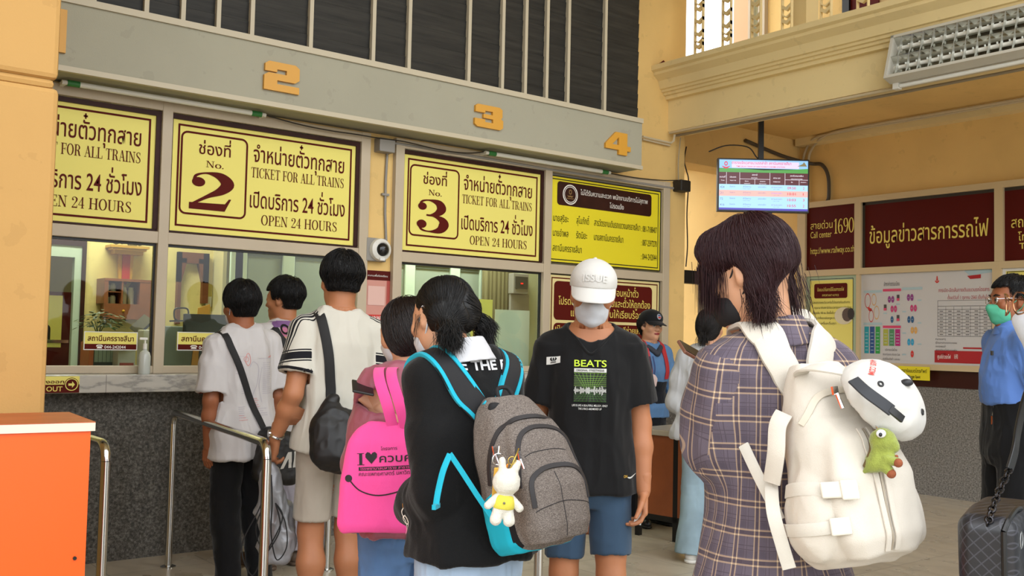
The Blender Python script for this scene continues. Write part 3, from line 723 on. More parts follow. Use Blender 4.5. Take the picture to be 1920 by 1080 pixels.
for x in (.9, .98, 1.06, 1.14, 1.23): R('ink', x, .27, x + .0025, .55)
for j in range(8):
    for k in range(6): R('ink', .84 + .085 * k, .284 + .0315 * j, .875 + .085 * k, .290 + .0315 * j)
for j, t in enumerate(('หมายเหตุ', 'ผู้โดยสารสามารถตรวจสอบ', 'รายละเอียดเพิ่มเติมได้ที่', 'สถานีรถไฟทุกแห่ง', 'โทร 1690')): P.text(c_['ink'], t, .8 * sx, (.85 + .11 * (j % 2 == 1) + .05) * sx, .235 - .035 * j, .018)
R('crimson', .79, .02, 1.36 / 1.0, .135); P.text(INKW, 'ศูนย์ข่าวรถไฟ', .82 * sx, .95 * sx, .06, .035, .01, .002); P.text(INKW, '1690', .985 * sx, 1.02 * sx, .06, .045, 0, .002)
R('crimson', 1.07, .155, 1.33, .17)
P.done()
r, P, W, H = board('side_notice', 'yellow notice behind the man in the blue shirt at the right edge', 4.42, 3.5, 1.245, 2.14, SYEL, 'poster')
P.put(PAPER, *rframe(0, 0, W, H, .002, .03)); P.put(INKB, *rframe(.04, .03, W - .05, H - .035, .002, .006), .001); P.put(MAROON, rrect(.12, H - .2, W - .1, H - .09, .02), [tuple(range(24))], .001); P.text(INKY, 'ช่องจำหน่ายตั๋ว', .2, W - .2, H - .16, .04, .003, .002); P.done()
# charge spot plate on the dark tile band
a = atX(1684, 686, 9.0); b = atX(1743, 714, 9.0)
r = thing('charge_spot_sign', 'small yellow charge spot sign on the dark red tile band', 'sign', (9.09, (a.y + b.y) / 2, b.z))
W, H = a.y - b.y, a.z - b.z
MB().box((8.998, b.y, b.z), (9.006, a.y, a.z)).build('plate', SYEL2, r); MB().box((9.006, b.y + .1, b.z + .03), (9.095, b.y + .14, b.z + .07)).box((9.006, a.y - .14, b.z + .03), (9.095, a.y - .1, b.z + .07)).build('bracket', GREYP, r)
P = Print((8.998, a.y, b.z), UY_, VZ_, r); P.text(INKB, 'จุดชาร์จแบตโทรศัพท์', W * .06, W * .92, H * .55, H * .26, .006); P.text(INKB, 'Charge Spot', W * .28, W * .72, H * .15, H * .22, .01); P.done()
# ------------------------------------------------------------------ tube lamps, conduits, camera
TUBEW = mat('tube_glass', '#e4e4dc', 0.3)
GREENP = mat('green_cap', '#2f7a3c', 0.5)
def tube_lamp(p0, p1, label):
    a, b = atY(*p0, 6.27), atY(*p1, 6.27); zc = (a.z + b.z) / 2; a.z = b.z = zc
    r = thing('tube_lamp', label, 'lamp', ((a.x + b.x) / 2, 6.27, zc), group='tube lamps under the fascia')
    MB().cyl((a.x + .03, 6.27, zc), (b.x - .03, 6.27, zc), .017, 14).build('tube', TUBEW, r, smooth=True)
    for x0, x1 in ((a.x + .03, a.x + .10), (b.x - .10, b.x - .03)): MB().cyl((x0, 6.27, zc), (x1, 6.27, zc), .0185, 14).build('cap_band', GREENP, r, smooth=True)
    for x0 in (a.x, b.x - .03): MB().cyl((x0, 6.27, zc), (x0 + .03, 6.27, zc), .014, 12).box((x0 + .004, 6.27, zc - .012), (x0 + .026, 6.40, zc + .012)).build('socket', WHITEP, r, smooth=True)
tube_lamp((116, 155), (498, 215), 'white tube lamp under the fascia above the leftmost signs')
tube_lamp((910, 285), (1144, 325), 'white tube lamp under the fascia above the number 3 sign')
def cable(name, label, pts, r, m, cat='cable', n=8):
    o = MB().tube(catmull(pts, 6), r, n).build(name, m, smooth=True); return props(o, label, cat)
WIRE = mat('dark_cable', '#2a221c', 0.6)
cable('power_cable', 'thin dark cable sagging between the two tube lamps', [atY(x, y, 6.3) for x, y in ((498, 216), (560, 233), (620, 245), (668, 252), (710, 259), (760, 266), (830, 282), (880, 287), (911, 284))], .0045, WIRE)
cable('power_cable', 'thin dark cable from the right tube lamp to the wall speaker box', [atY(x, y, 6.33) for x, y in ((1144, 325), (1190, 333), (1240, 338), (1272, 338))], .0045, WIRE)
# junction box, conduit and dome camera on the yellow strip
a, b = atY(709, 258, 6.33), atY(737, 288, 6.33)
o = MB().box((a.x, 6.30, b.z), (b.x, 6.39, a.z)).build('junction_box', GREYP, bevel=.006); props(o, 'grey junction box on the yellow strip above the dome camera', 'box')
co = MB().tube([atY(726, 288, 6.372), atY(723, 340, 6.372), atY(722, 400, 6.372), atY(724, 452, 6.372)], .010, 10)
for py in (365,): p = atY(722, py, 6.372); co.box((p.x - .03, 6.36, p.z - .008), (p.x + .03, 6.386, p.z + .008))
o = co.build('conduit_pipe', GREYP, smooth=True); props(o, 'grey conduit pipe running down to the dome camera', 'pipe')
o = MB().tube([atY(737, 268, 6.345), atY(830, 283, 6.345), atY(1030, 318, 6.345), atY(1262, 353, 6.345)], .011, 10).build('conduit_pipe', GREYP, smooth=True); props(o, 'grey conduit pipe along the top of the number 3 sign', 'pipe')
c = atY(716, 468, 6.30); rr = .062
r = thing('dome_camera', 'white round dome camera on the yellow strip between the signs', 'camera', (c.x, 6.385, c.z))
MB().box((c.x - .105, 6.335, c.z - .085), (c.x + .06, 6.386, c.z + .085)).build('back_box', GREYP, r, bevel=.006)
MB().lathe([(.082, .0), (.084, .02), (.078, .045), (.055, .058), (.054, .05)], (c.x, 6.345, c.z), (0, -1, 0), 32).build('housing', WHITEP, r, smooth=True)
MB().sphere((c.x + .004, 6.297, c.z), .049, 24, (1, .75, 1)).build('dome', mat('smoked_dome', '#1b1b1d', 0.08), r, smooth='all')
sc = MB()
for k in range(4):
    t = PI / 4 + k * PI / 2; sc.cyl((c.x + .068 * math.cos(t), 6.302, c.z + .068 * math.sin(t)), (c.x + .068 * math.cos(t), 6.296, c.z + .068 * math.sin(t)), .005, 8)
sc.build('screw', GREYP, r)
MB().box((c.x - .02, 6.286, c.z - .08), (c.x + .02, 6.30, c.z - .06)).build('label_tab', PAPER, r)
# speaker box and pipes at the pier corner
a, b = atY(1270, 337, 6.33), atY(1288, 361, 6.33)
o = MB().box((a.x, 6.28, b.z), (b.x, 6.39, a.z)).build('wall_box', mat('dark_box', '#24221f', .5), bevel=.01); props(o, 'small dark box on the pier below the gallery beam', 'box')
PIPE = mat('cream_pipe', '#c4b495', 0.5)
o = MB().tube(catmull([atY(1205, 256, 6.36), atY(1230, 262, 6.36), atY(1258, 268, 6.36)], 4) + [atY(1263, 264, 6.34), atY(1265, 252, 6.32)], .011, 8).tube(catmull([atY(1205, 261, 6.375), atY(1256, 273, 6.375)], 4), .009, 8).build('conduit_pipe', PIPE, smooth=True); props(o, 'pair of cream conduit pipes on the pier under the beam end', 'pipe')
q = lambda y, z, x=6.79: (x, y, z)
o = MB().tube([q(6.37, 3.335), q(5, 3.33), q(3, 3.33), q(0, 3.33)], .011, 8).build('conduit_pipe', PIPE, smooth=True); props(o, 'cream conduit pipe along the lower edge of the gallery beam', 'pipe')
o = MB().tube([q(6.36, 3.315, 6.85), q(5, 3.315, 6.87), q(3, 3.31, 6.87), q(0, 3.31, 6.87)], .012, 8).build('conduit_pipe', mat('dusty_pipe', '#8d7f68', .6), smooth=True); props(o, 'dusty conduit pipe under the gallery beam', 'pipe')
o = MB().tube(catmull([(9.13, 6.60, 2.95), (9.13, 6.60, 3.35), (9.12, 6.55, 3.52), (9.0, 6.35, 3.60), (8.95, 6.0, 3.605)], 5) + [(8.95, 3, 3.605), (8.95, -1, 3.605)], .014, 8).tube(catmull([(9.13, 6.53, 2.95), (9.13, 6.53, 3.33), (9.1, 6.47, 3.5), (8.97, 6.2, 3.602), (8.88, 5.8, 3.605)], 5) + [(8.88, 3, 3.605), (8.88, -1, 3.605)], .014, 8).build('conduit_pipe', PIPE, smooth=True); props(o, 'twin cream conduit pipes bending from the notice wall onto the lobby ceiling', 'pipe')
o = MB().tube(catmull([(8.2, 6.63, 3.50), (8.8, 6.63, 3.42), (9.12, 6.5, 3.36), (9.13, 6.36, 3.33), (9.13, 6.28, 3.2), (9.13, 6.27, 2.98), (9.12, 6.29, 2.92)], 6), .02, 8).build('flexible_conduit', mat('dark_conduit', '#4a4136', .6), smooth=True); props(o, 'dark flexible conduit curling down the notice wall right of the screen', 'pipe')
cable('loose_cable', 'loose black cables hanging down the edge of the pier beside the passage', [atY(x, y, 6.5) for x, y in ((1287, 275), (1283, 300), (1287, 320), (1291, 340), (1288, 400), (1289, 460), (1286, 500))], .006, WIRE)
cable('loose_cable', 'thin pale cable running straight down the pier corner', [atY(x, y, 6.36) for x, y in ((1276, 258), (1272, 300), (1272, 338))], .006, mat('pale_cable', '#a8997c', .6))

# ------------------------------------------------------------------ hanging departure screen
def screen():
    D = 8.9
    TL, TR, BL = atD(1347, 295, D), atD(1519, 294, D), atD(1345, 396, D)
    u = (TR - TL); W = u.length; u.z = 0; u.normalize(); v = Vector((0, 0, 1)); H = (TL - BL).length
    o = BL.copy(); n = u.cross(v).normalized()        # towards the hall
    c = o + u * W / 2 + v * H / 2
    r = thing('departure_screen', 'flat screen showing train times hanging from the lobby ceiling', 'screen', (c.x, c.y, o.z))
    MB().obox(c - n * .03, u * W / 2, n * .03, v * H / 2).obox(c - n * .06, u * W * .3, n * .03, v * H * .3).build('casing', BLACK, r, bevel=.004)
    pc = o + u * W * .49
    MB().obox(Vector((pc.x, pc.y, (o.z + H * .6 + 3.63) / 2)) - n * .075, u * .022, n * .022, v * (3.63 - o.z - H * .6) / 2).build('ceiling_pole', BLKM, r)
    MB().obox(c - n * .03 - v * (H / 2 + .012), u * W * .1, n * .02, v * .014).build('bottom_bracket', BLKM, r)
    w0, h0 = W - .026, H - .03
    P = Print(o + u * .013 + v * .016, u, v, r, lift=.001)
    E = lambda nm, col, s=0.85: mat('screen_' + nm, '#050505', .3, emit=col, estr=s)
    sky, lav, grn, mar, blu, sal, ind, red, wht, gry, pur = E('sky', '#8fc0f2'), E('lavender', '#dccdf0'), E('green', '#4f9a45'), E('maroon', '#52121c'), E('blue', '#a9d6fa'), E('salmon', '#efb1a8'), E('indigo', '#4a3fb0'), E('red', '#d0334a'), E('white', '#f2e9f2'), E('grey', '#6f7fa6'), E('purple', '#8a78e6')
    Y = lambda t: h0 * (1 - t)
    P.put(sky, *rect2(0, Y(.17), w0, h0)); P.put(lav, *rect2(w0 * .14, Y(.16), w0 * .9, Y(.03)), .0005)
    P.put(grn, [(0, Y(.25)), (w0, Y(.25)), (w0, Y(.155)), (w0 * .8, Y(.18)), (w0 * .5, Y(.2)), (w0 * .2, Y(.17)), (0, Y(.175))], [tuple(range(7))], .001)
    P.put(red, *brush([(w0 * .03, Y(.13)), (w0 * .075, Y(.165)), (w0 * .12, Y(.13))], [.004, .016, .004]), .0015); P.put(red, *ring2(w0 * .075, Y(.08), .008, .016, 12, 1.3), .0015)
    P.text(red, 'ตารางแจ้งเวลาขบวนรถล่าช้า สถานีนครราชสีมา', w0 * .14, w0 * .81, Y(.085), h0 * .055, .008, .0015); P.text(red, 'TIME DELAY TRAIN OF NAKHONRATCHASIMA STATION', w0 * .19, w0 * .74, Y(.145), h0 * .028, .008, .0015)
    P.put(mat('screen_temple', '#050505', .3, emit='#8f7f52', estr=.7), [(w0 * .88, Y(.11)), (w0 * .99, Y(.11)), (w0 * .97, Y(.06)), (w0 * .955, Y(.02)), (w0 * .94, Y(.06))], [tuple(range(5))], .0015)
    P.put(mar, *rect2(0, Y(.49), w0, Y(.25)))
    for x in (.08, .23, .57, .74): P.put(wht, *rect2(w0 * x, Y(.49), w0 * x + .003, Y(.25)), .0005)
    for x0, x1, t in ((.23, .57, .385), (.74, 1, .385)): P.put(wht, *rect2(w0 * x0, Y(t), w0 * x1, Y(t) + .003), .0005)
    for x in (.4, .9): P.put(wht, *rect2(w0 * x, Y(.49), w0 * x + .003, Y(.385)), .0005)
    for t, x0, x1, y, hh in (('ขบวนที่', .005, .07, .36, .03), ('Train', .02, .06, .425, .02), ('ประเภท', .12, .19, .36, .03), ('TRAIN TYPE', .12, .19, .425, .018), ('สถานี', .37, .43, .31, .03), ('STATION', .36, .43, .365, .018), ('ต้นทาง', .29, .33, .435, .022), ('ปลายทาง', .46, .52, .435, .022), ('ORIGINATE', .28, .35, .48, .016), ('DESTINATION', .45, .53, .48, .016), ('สถานะ เวลา', .61, .69, .365, .03), ('REMARK', .61, .69, .435, .018), ('สถานีนครราชสีมา', .8, .95, .315, .03), ('NAKHONRATCHASIMA', .81, .94, .37, .016), ('ถึง', .81, .83, .44, .022), ('ชานชาลา', .92, .98, .435, .02)):
        P.text(wht, t, w0 * x0, w0 * x1, Y(y), h0 * hh, .01, .0005)
    for k, (num, hh, pf) in enumerate((('424', '09:50', '2'), ('21', '10:01', '1'), ('72', '10:03', '3'), ('416', '10:55', '2'))):
        t0 = .49 + k * .1175
        P.put(sal if k == 1 else blu, *rect2(0, Y(t0 + .1175), w0, Y(t0)))
        P.text(gry, num, w0 * .012, w0 * (.06 if len(num) == 3 else .045), Y(t0 + .08), h0 * .045, .01, .0005)
        for x0, x1, t in ((.12, .18, 'ดีเซลราง'), (.27, .36, 'สำโรงทาบ'), (.44, .53, 'นครราชสีมา'), (.59, .71, 'ตามเวลา')):
            P.text(pur if t == 'ตามเวลา' else gry, t, w0 * x0, w0 * x1, Y(t0 + .06), h0 * .03, .005, .0005)
        P.text(gry, 'LOCAL TRAIN', w0 * .27, w0 * .35, Y(t0 + .095), h0 * .014, 0, .0005); P.text(gry, 'ON TIME', w0 * .61, w0 * .68, Y(t0 + .095), h0 * .014, 0, .0005)
        P.text(red, hh, w0 * .77, w0 * .865, Y(t0 + .08), h0 * .05, .012, .0005); P.text(red, pf, w0 * .945, w0 * (.953 if pf == '1' else .962), Y(t0 + .08), h0 * .05, .01, .0005)
    P.put(ind, *rect2(0, 0, w0, Y(.96)))
    for m, mb in [x for x in P.mb.values()]: pass
    P.done({m.name: 'screen_picture' for m, _ in P.mb.values()})
    cable('loose_cable', 'black cable looping from the ceiling to the back of the hanging screen', [c + u * (-.45) + v * .33 - n * .2, c + u * (-.3) + v * .38 - n * .15, c + u * (-.12) + v * .36 - n * .1, c + u * (-.05) + v * .27 - n * .075, c - n * .10 + v * .225], .006, WIRE)
screen()

# ------------------------------------------------------------------ louvred lamp on the gallery beam
def louvre_lamp():
    T0, B0, T1 = Vector((6.70, 4.07, 3.70)), Vector((6.60, 4.035, 3.362)), Vector((6.70, 2.55, 3.70))
    A = (T1 - T0); L = A.length; A.normalize(); Dn = (B0 - T0); Dn -= A * Dn.dot(A); Hh = Dn.length; Dn.normalize()
    N = A.cross(Dn).normalized()
    if N.x > 0: N = -N
    pt = lambda a, d, n: T0 + A * a + Dn * d + N * n
    r = thing('louvre_lamp', 'long louvred fluorescent lamp fixed to the gallery beam at upper right', 'lamp', tuple(pt(L / 2, Hh, 0)))
    def slab(a0, a1, d0, d1, n0, n1, mb): mb.obox(pt((a0 + a1) / 2, (d0 + d1) / 2, (n0 + n1) / 2), A * (a1 - a0) / 2, Dn * (d1 - d0) / 2, N * (n1 - n0) / 2); return mb
    m = MB()
    slab(0, L, 0, .022, -.085, .01, m); slab(0, L, Hh - .022, Hh, -.085, .01, m); slab(0, .022, 0, Hh, -.085, .01, m); slab(L - .022, L, 0, Hh, -.085, .01, m); slab(0, L, 0, Hh, -.09, -.082, m)
    m.build('housing', mat('lamp_housing', '#c3bfb2', .4), r)
    REF = mat('lamp_reflector', '#cfcfc8', .12, 1.0)
    rf = MB()
    for d0, d1 in ((.022, Hh / 2), (Hh / 2, Hh - .022)):
        q = [(d0 + .001, .0), (d0 + (d1 - d0) * .22, -.055), ((d0 + d1) / 2, -.072), (d1 - (d1 - d0) * .22, -.055), (d1 - .001, .0)]
        for (a, b), (c, d) in zip(q, q[1:]): rf.raw([pt(.022, a, b), pt(L - .022, a, b), pt(L - .022, c, d), pt(.022, c, d)], [(0, 1, 2, 3)])
    rf.build('reflector', REF, r)
    for d in (Hh * .27, Hh * .73): MB().cyl(pt(.05, d, -.035), pt(L - .05, d, -.035), .014, 12).build('tube', TUBEW, r, smooth=True)
    n = 18
    for k in range(1, n):
        a = L * k / n
        MB().raw([pt(a, .022, .002), pt(a, Hh * .25, -.03), pt(a, Hh / 2, .002), pt(a, Hh * .75, -.03), pt(a, Hh - .022, .002), pt(a, Hh - .022, .008), pt(a, Hh / 2, .008), pt(a, .022, .008)] + [pt(a + .002, d, e) for d, e in ((.022, .002), (Hh * .25, -.03), (Hh / 2, .002), (Hh * .75, -.03), (Hh - .022, .002), (Hh - .022, .008), (Hh / 2, .008), (.022, .008))],
                 [(0, 1, 6, 7)[::-1], (1, 2, 6), (2, 3, 6), (3, 4, 5, 6), (8, 9, 14, 15), (9, 10, 14), (10, 11, 14), (11, 12, 13, 14), (0, 1, 9, 8), (1, 2, 10, 9), (2, 3, 11, 10), (3, 4, 12, 11), (4, 5, 13, 12), (5, 6, 14, 13), (6, 7, 15, 14), (7, 0, 8, 15)]).build('louvre_blade', mat('louvre_metal', '#bdbdb4', .3, .6), r)
    # bare tube batten underneath
    r2 = thing('batten_lamp', 'bare white tube lamp below the louvred lamp on the beam', 'lamp', (6.72, 3.3, 3.30))
    MB().box((6.70, 2.4, 3.338), (6.775, 4.06, 3.352)).build('batten', WHITEP, r2)
    MB().cyl((6.70, 2.45, 3.315), (6.70, 4.0, 3.315), .015, 12).build('tube', TUBEW, r2, smooth=True)
    for y in (4.03, 2.43): MB().box((6.68, y - .025, 3.295), (6.73, y + .02, 3.36)).build('socket', WHITEP, r2)
louvre_lamp()

# ------------------------------------------------------------------ chevron grille of the gallery
def grille_bar(y, label, z1=5.6):
    x0 = 6.78; w = .10; mb = MB(); pitch = .115; z = 3.93; th = .03
    sc = 1
    mb.box((x0, y + w / 2 - .008, 3.93), (x0 + th, y + w / 2, z1)).box((x0, y - w / 2, 3.93), (x0 + th, y - w / 2 + .008, z1)); k = 0
    U = (0, -1, 0)
    while z < z1:
        h = .032
        mb.prism([(-w / 2, z + .03), (0, z), (w / 2, z + .03), (w / 2, z + .03 + h), (0, z + h), (-w / 2, z + .03 + h)], (x0 + th, y, 0), U, VZ_, th)
        if k % 3 == 1:
            mb.prism([(-w / 2, z + .085), (0, z + .055), (w / 2, z + .085), (w / 2, z + .096), (0, z + .068), (-w / 2, z + .096)], (x0 + th, y, 0), U, VZ_, th)
        z += pitch; k += 1
    o = mb.build('grille_upright', CREAM); props(o, label, 'grille', 'chevron uprights of the gallery grille')
for y, l in ((6.03, 'chevron grille upright beside the wall at the left end of the gallery'), (5.71, 'chevron grille upright in the middle of the white opening'), (5.39, 'chevron grille upright in front of the peach curtain and dark gap'), (5.075, 'chevron grille upright against the cream pier of the gallery'), (4.70, 'chevron grille upright in front of the pale gallery wall'), (4.37, 'chevron grille upright in front of the dark red gallery door'), (4.04, 'chevron grille upright right of the dark red gallery door')): grille_bar(y, l)
# small dark object lying on the ledge
o = MB().raw([(6.6, 6.34, 3.93), (6.7, 6.30, 3.93), (6.72, 6.36, 3.93), (6.66, 6.335, 3.985), (6.62, 6.38, 3.94)], [(0, 1, 3), (1, 2, 3), (2, 4, 3), (4, 0, 3), (0, 4, 2, 1)]).build('folded_card', MAROON); props(o, 'small dark red folded card lying on the gallery ledge', 'card')

# ------------------------------------------------------------------ column, cabinet, rails
c_ = MB().box((-.3, 3.98, 0), (.945, 4.75, 2.30)).box((-.3, 3.97, 2.33), (.938, 4.76, 6.6)).box((-.3, 3.985, 2.295), (.93, 4.745, 2.335))
structure('wall_column', c_, YELC, bevel=.03)
def cabinet():
    FR = Vector((.975, 3.452, 0)); a = math.radians(-4); ux = Vector((math.cos(a), math.sin(a), 0)); uy = Vector((-math.sin(a), math.cos(a), 0))
    Wd, Dp, Ht = 1.1, .45, 1.10
    r = thing('orange_cabinet', 'bright orange laminate cabinet with cream edged wooden top by the column', 'cabinet', tuple(FR - ux * Wd / 2 + uy * Dp / 2))
    def slab(x0, x1, y0, y1, z0, z1, mb): mb.obox(FR + ux * (x0 + x1) / 2 + uy * (y0 + y1) / 2 + Vector((0, 0, (z0 + z1) / 2)), ux * (x1 - x0) / 2, uy * (y1 - y0) / 2, Vector((0, 0, (z1 - z0) / 2))); return mb
    OR = mat('orange_laminate', '#ee5a08', .35, bump=.08, bscale=300)
    slab(-Wd, -.012, .01, Dp, 0, Ht - .03, MB()).build('body', OR, r)
    m = mat('worn_wood_top', '#a8502a', .4); t = NT(m); p = t.geo_pos(); mp = t.add('ShaderNodeMapping'); mp.inputs['Scale'].default_value = (2, 14, 1); t.link(p, mp.inputs[0])
    t.link(t.ramp(t.noise(4, 5, mp.outputs[0]), [(.3, lin('#9a4722')), (.7, lin('#b55d33'))]), t.n['Principled BSDF'].inputs['Base Color'])
    slab(-Wd, 0, 0, Dp, Ht - .003, Ht, MB()).build('top', m, r)
    slab(-Wd, 0, 0, Dp, Ht - .03, Ht - .003, MB()).build('top_edging', mat('cream_edging', '#ded3bd', .4), r)
    MB().cyl(FR + ux * -.045 + uy * .012 + Vector((0, 0, .66)), FR + ux * -.045 + uy * .004 + Vector((0, 0, .66)), .006, 10).build('lock_pin', BLKM, r)
cabinet()
def rail(p0, p1, label, h=.92, rad=.021):
    p0, p1 = Vector(p0), Vector(p1); d = (p1 - p0).normalized(); Z = Vector((0, 0, 1)); q = .07
    r = thing('queue_rail', label, 'rail', tuple((p0 + p1) / 2), group='stainless queue rails')
    arc = [p0 + Z * (h - q)] + [p0 + d * (q * (1 - math.cos(t))) + Z * (h - q + q * math.sin(t)) for t in [PI / 2 * k / 6 for k in range(1, 7)]]
    arc2 = [p1 - d * (q * (1 - math.cos(t))) + Z * (h - q + q * math.sin(t)) for t in [PI / 2 * k / 6 for k in range(6, 0, -1)]] + [p1 + Z * (h - q)]
    MB().tube(arc + arc2, rad, 16).build('handrail', STEEL, r, smooth=True)
    for p in (p0, p1):
        po = MB().tube([p, p + Z * (h - q)], rad, 16).build('post', STEEL, r, smooth=True)
        MB().lathe([(.045, 0), (.045, .006), (.03, .012)], p, (0, 0, 1), 20).build('floor_flange', STEEL, r, smooth=True)
rail((1.29, 5.95, 0), (1.29, 4.40, 0), 'steel queue rail directly behind the orange cabinet')
rail((2.15, 6.02, 0), (1.905, 4.16, 0), 'steel queue rail running past the boy in the plain white tee')
rail((2.90, 5.45, 0), (2.65, 3.60, 0), 'steel queue rail hidden behind the tall boy in shorts')
rail((3.75, 5.3, 0), (3.02, 3.62, 0), 'steel queue rail half hidden behind the grey backpack')

# ------------------------------------------------------------------ information desk
def desk():
    r = thing('desk', 'long desk with pale top and brown wooden front panel', 'desk', (5.6, 5.3, 0))
    c = Vector((5.33, 4.90, 0)); ux = Vector((.70, -.714, 0)); ux = Vector((0.15, -1, 0)).normalized(); uy = Vector((-ux.y, ux.x, 0)) * 1.0
    # corner c is the near right-hand leg; the long front runs away to the left along -ux and right along +ux
    def slab(x0, x1, y0, y1, z0, z1, mb): mb.obox(c + ux * (x0 + x1) / 2 + uy * (y0 + y1) / 2 + Vector((0, 0, (z0 + z1) / 2)), ux * (x1 - x0) / 2, uy * (y1 - y0) / 2, Vector((0, 0, (z1 - z0) / 2))); return mb
    slab(-.36, .75, -.03, .6, .735, .775, MB()).build('desk_top', mat('pale_desk_top', '#a9a08d', .4), r, bevel=.006)
    WD = mat('brown_laminate', '#8a4a25', .4, var=.12, vscale=8)
    slab(-.33, -.02, .0, .02, .17, .735, MB()).build('front_panel', WD, r)
    slab(.02, .7, .0, .02, .17, .735, MB()).build('front_panel', WD, r)
    for x0, x1, y0, y1 in ((-.02, .02, 0, .04), (-.345, -.31, 0, .04), (.7, .74, 0, .04), (-.345, -.31, .5, .54), (.7, .74, .5, .54)):
        slab(x0, x1, y0, y1, 0, .735, MB()).build('leg', BLKM, r)
    slab(-.31, .7, .0, .025, .13, .17, MB()).build('foot_rail', BLKM, r)
desk()
# door frame in the passage
m = MB().box((7.04, 6.70, 1.985), (9.33, 6.78, 2.115)).box((7.30, 6.70, 0), (7.345, 6.78, 1.985))
structure('trim_passage_door', m, BLKM)
structure('trim_passage_post', MB().box((7.66, 6.71, 0), (7.80, 6.77, 1.985)), mat('grey_post', '#8f8670', .6))
# ------------------------------------------------------------------ furniture of the ticket office (seen through the glass)
def oY(px, py, Y=OB): return atY(px, py, Y)
def obox2(px0, py0, px1, py1, Y, th):
    a, b = atY(px0, py0, Y), atY(px1, py1, Y); return (a.x, Y, b.z), (b.x, Y + th, a.z)
# frame of the doorway to the back room
jx = atY(149, 560, OB).x; jb = atY(157, 560, OB).x; jl = atY(136, 560, OB).x
structure('trim_office_door', MB().box((jx, OB - .03, 0), (jb, OB + .06, DZ + .16)).box((DX0 - .1, OB - .031, DZ), (jx, OB + .06, DZ + .158)), DARKB)
structure('trim_office_door_lining', MB().box((jl, OB - .02, 0), (jx, OB + .05, DZ)).box((DX0, OB - .021, DZ - .09), (jl, OB + .05, DZ)), mat('pale_green_paint', '#b9c8b6', .5))
lo, hi = obox2(212, 463, 275, 472, OB - .14, .13); 
r = thing('wall_shrine', 'small gilded wall shelf with a red hanging pendant inside the left window', 'shelf', ((lo[0] + hi[0]) / 2, OB, lo[2]))
GOLD = mat('gilding', '#c99a2c', .4, .15)
cx = (lo[0] + hi[0]) / 2; z0 = lo[2]
MB().box(lo, hi).box((lo[0] + .02, OB - .12, z0 - .03), (hi[0] - .02, OB, z0)).box((lo[0] - .02, OB - .15, hi[2]), (hi[0] + .02, OB, hi[2] + .02)).build('shelf', GOLD, r)
MB().prism([(-.06, 0), (-.05, -.22), (0, -.30), (.05, -.22), (.06, 0)], (cx, OB - .02, z0 - .03), UX_, VZ_, .03).build('pendant_frame', GOLD, r)
MB().prism([(-.03, 0), (-.03, -.20), (0, -.24), (.03, -.20), (.03, 0)], (cx, OB - .05, z0 - .03), UX_, VZ_, .012).build('pendant', mat('red_lacquer', '#b02420', .35), r)
fl = MB(); rg = random.Random(3)
for k in range(9): fl.sphere((lo[0] + .04 + k * (hi[0] - lo[0] - .08) / 8, OB - .08, hi[2] + .05 + rg.random() * .04), .035, 8)
fl.build('offerings', mat('grey_green_flowers', '#6d7a6a', .7), r, smooth='all')
lo, hi = obox2(197, 521, 283, 600, OB - .22, .22)
r = thing('wall_cabinet', 'brown wooden wall cabinet with jars behind the leftmost window', 'cabinet', ((lo[0] + hi[0]) / 2, OB, lo[2]))
WOOD = mat('office_wood', '#8a4f2a', .45, var=.15, vscale=10)
X0, X1, Z0, Z1 = lo[0], hi[0], lo[2], hi[2]; Yf = lo[1]
Wc, Hc = X1 - X0, Z1 - Z0
MB().box((X0, Yf, Z0), (X1, Yf + .02, Z0 + .38 * Hc)).box((X0, Yf + .002, Z1 - .02), (X1, OB - .002, Z1)).box((X0, Yf + .004, Z0 + .38 * Hc), (X0 + .03, OB - .004, Z1 - .02)).box((X1 - .26 * Wc, Yf + .004, Z0 + .38 * Hc), (X1, OB - .004, Z1 - .02)).box((X0 + .03, OB - .02, Z0 + .4 * Hc), (X1 - .26 * Wc, OB, Z1 - .02)).box((X0 + .03, Yf + .02, Z0), (X1, OB - .02, Z0 + .38 * Hc)).box((X0 + .36 * Wc, Yf + .006, Z0 + .39 * Hc), (X0 + .39 * Wc, OB - .02, Z1 - .02)).box((X0 + .03, Yf + .02, Z0 + .66 * Hc), (X0 + .36 * Wc, OB - .02, Z0 + .68 * Hc)).build('body', WOOD, r)
MB().sphere((X0 + .4 * Wc, Yf - .01, Z0 + .2 * Hc), .012, 8).build('knob', GOLD, r)
for k, (x, z, h, rr) in enumerate(((.11, .385, .2, .065), (.25, .385, .2, .065), (.11, .685, .2, .065), (.25, .685, .2, .065), (.48, .385, .42, .07), (.63, .385, .42, .07))):
    rr *= Wc; h *= Hc; o = MB().lathe([(rr, 0), (rr, h * .8), (rr * .8, h * .85), (rr * .8, h)], (X0 + x * Wc, Yf + .1, Z0 + z * Hc), (0, 0, 1), 12).build('storage_jar', mat('jar_white', '#c9c6ba', .4), smooth=True); props(o, ['white jar on the lower left cabinet shelf, nearer the side', 'white jar on the lower left cabinet shelf, next to the divider', 'white jar on the upper left cabinet shelf, nearer the side', 'white jar on the upper left cabinet shelf, next to the divider', 'tall white jar right of the cabinet divider', 'tall white jar at the right of the cabinet'][k], 'jar', 'jars in the office wall cabinet')
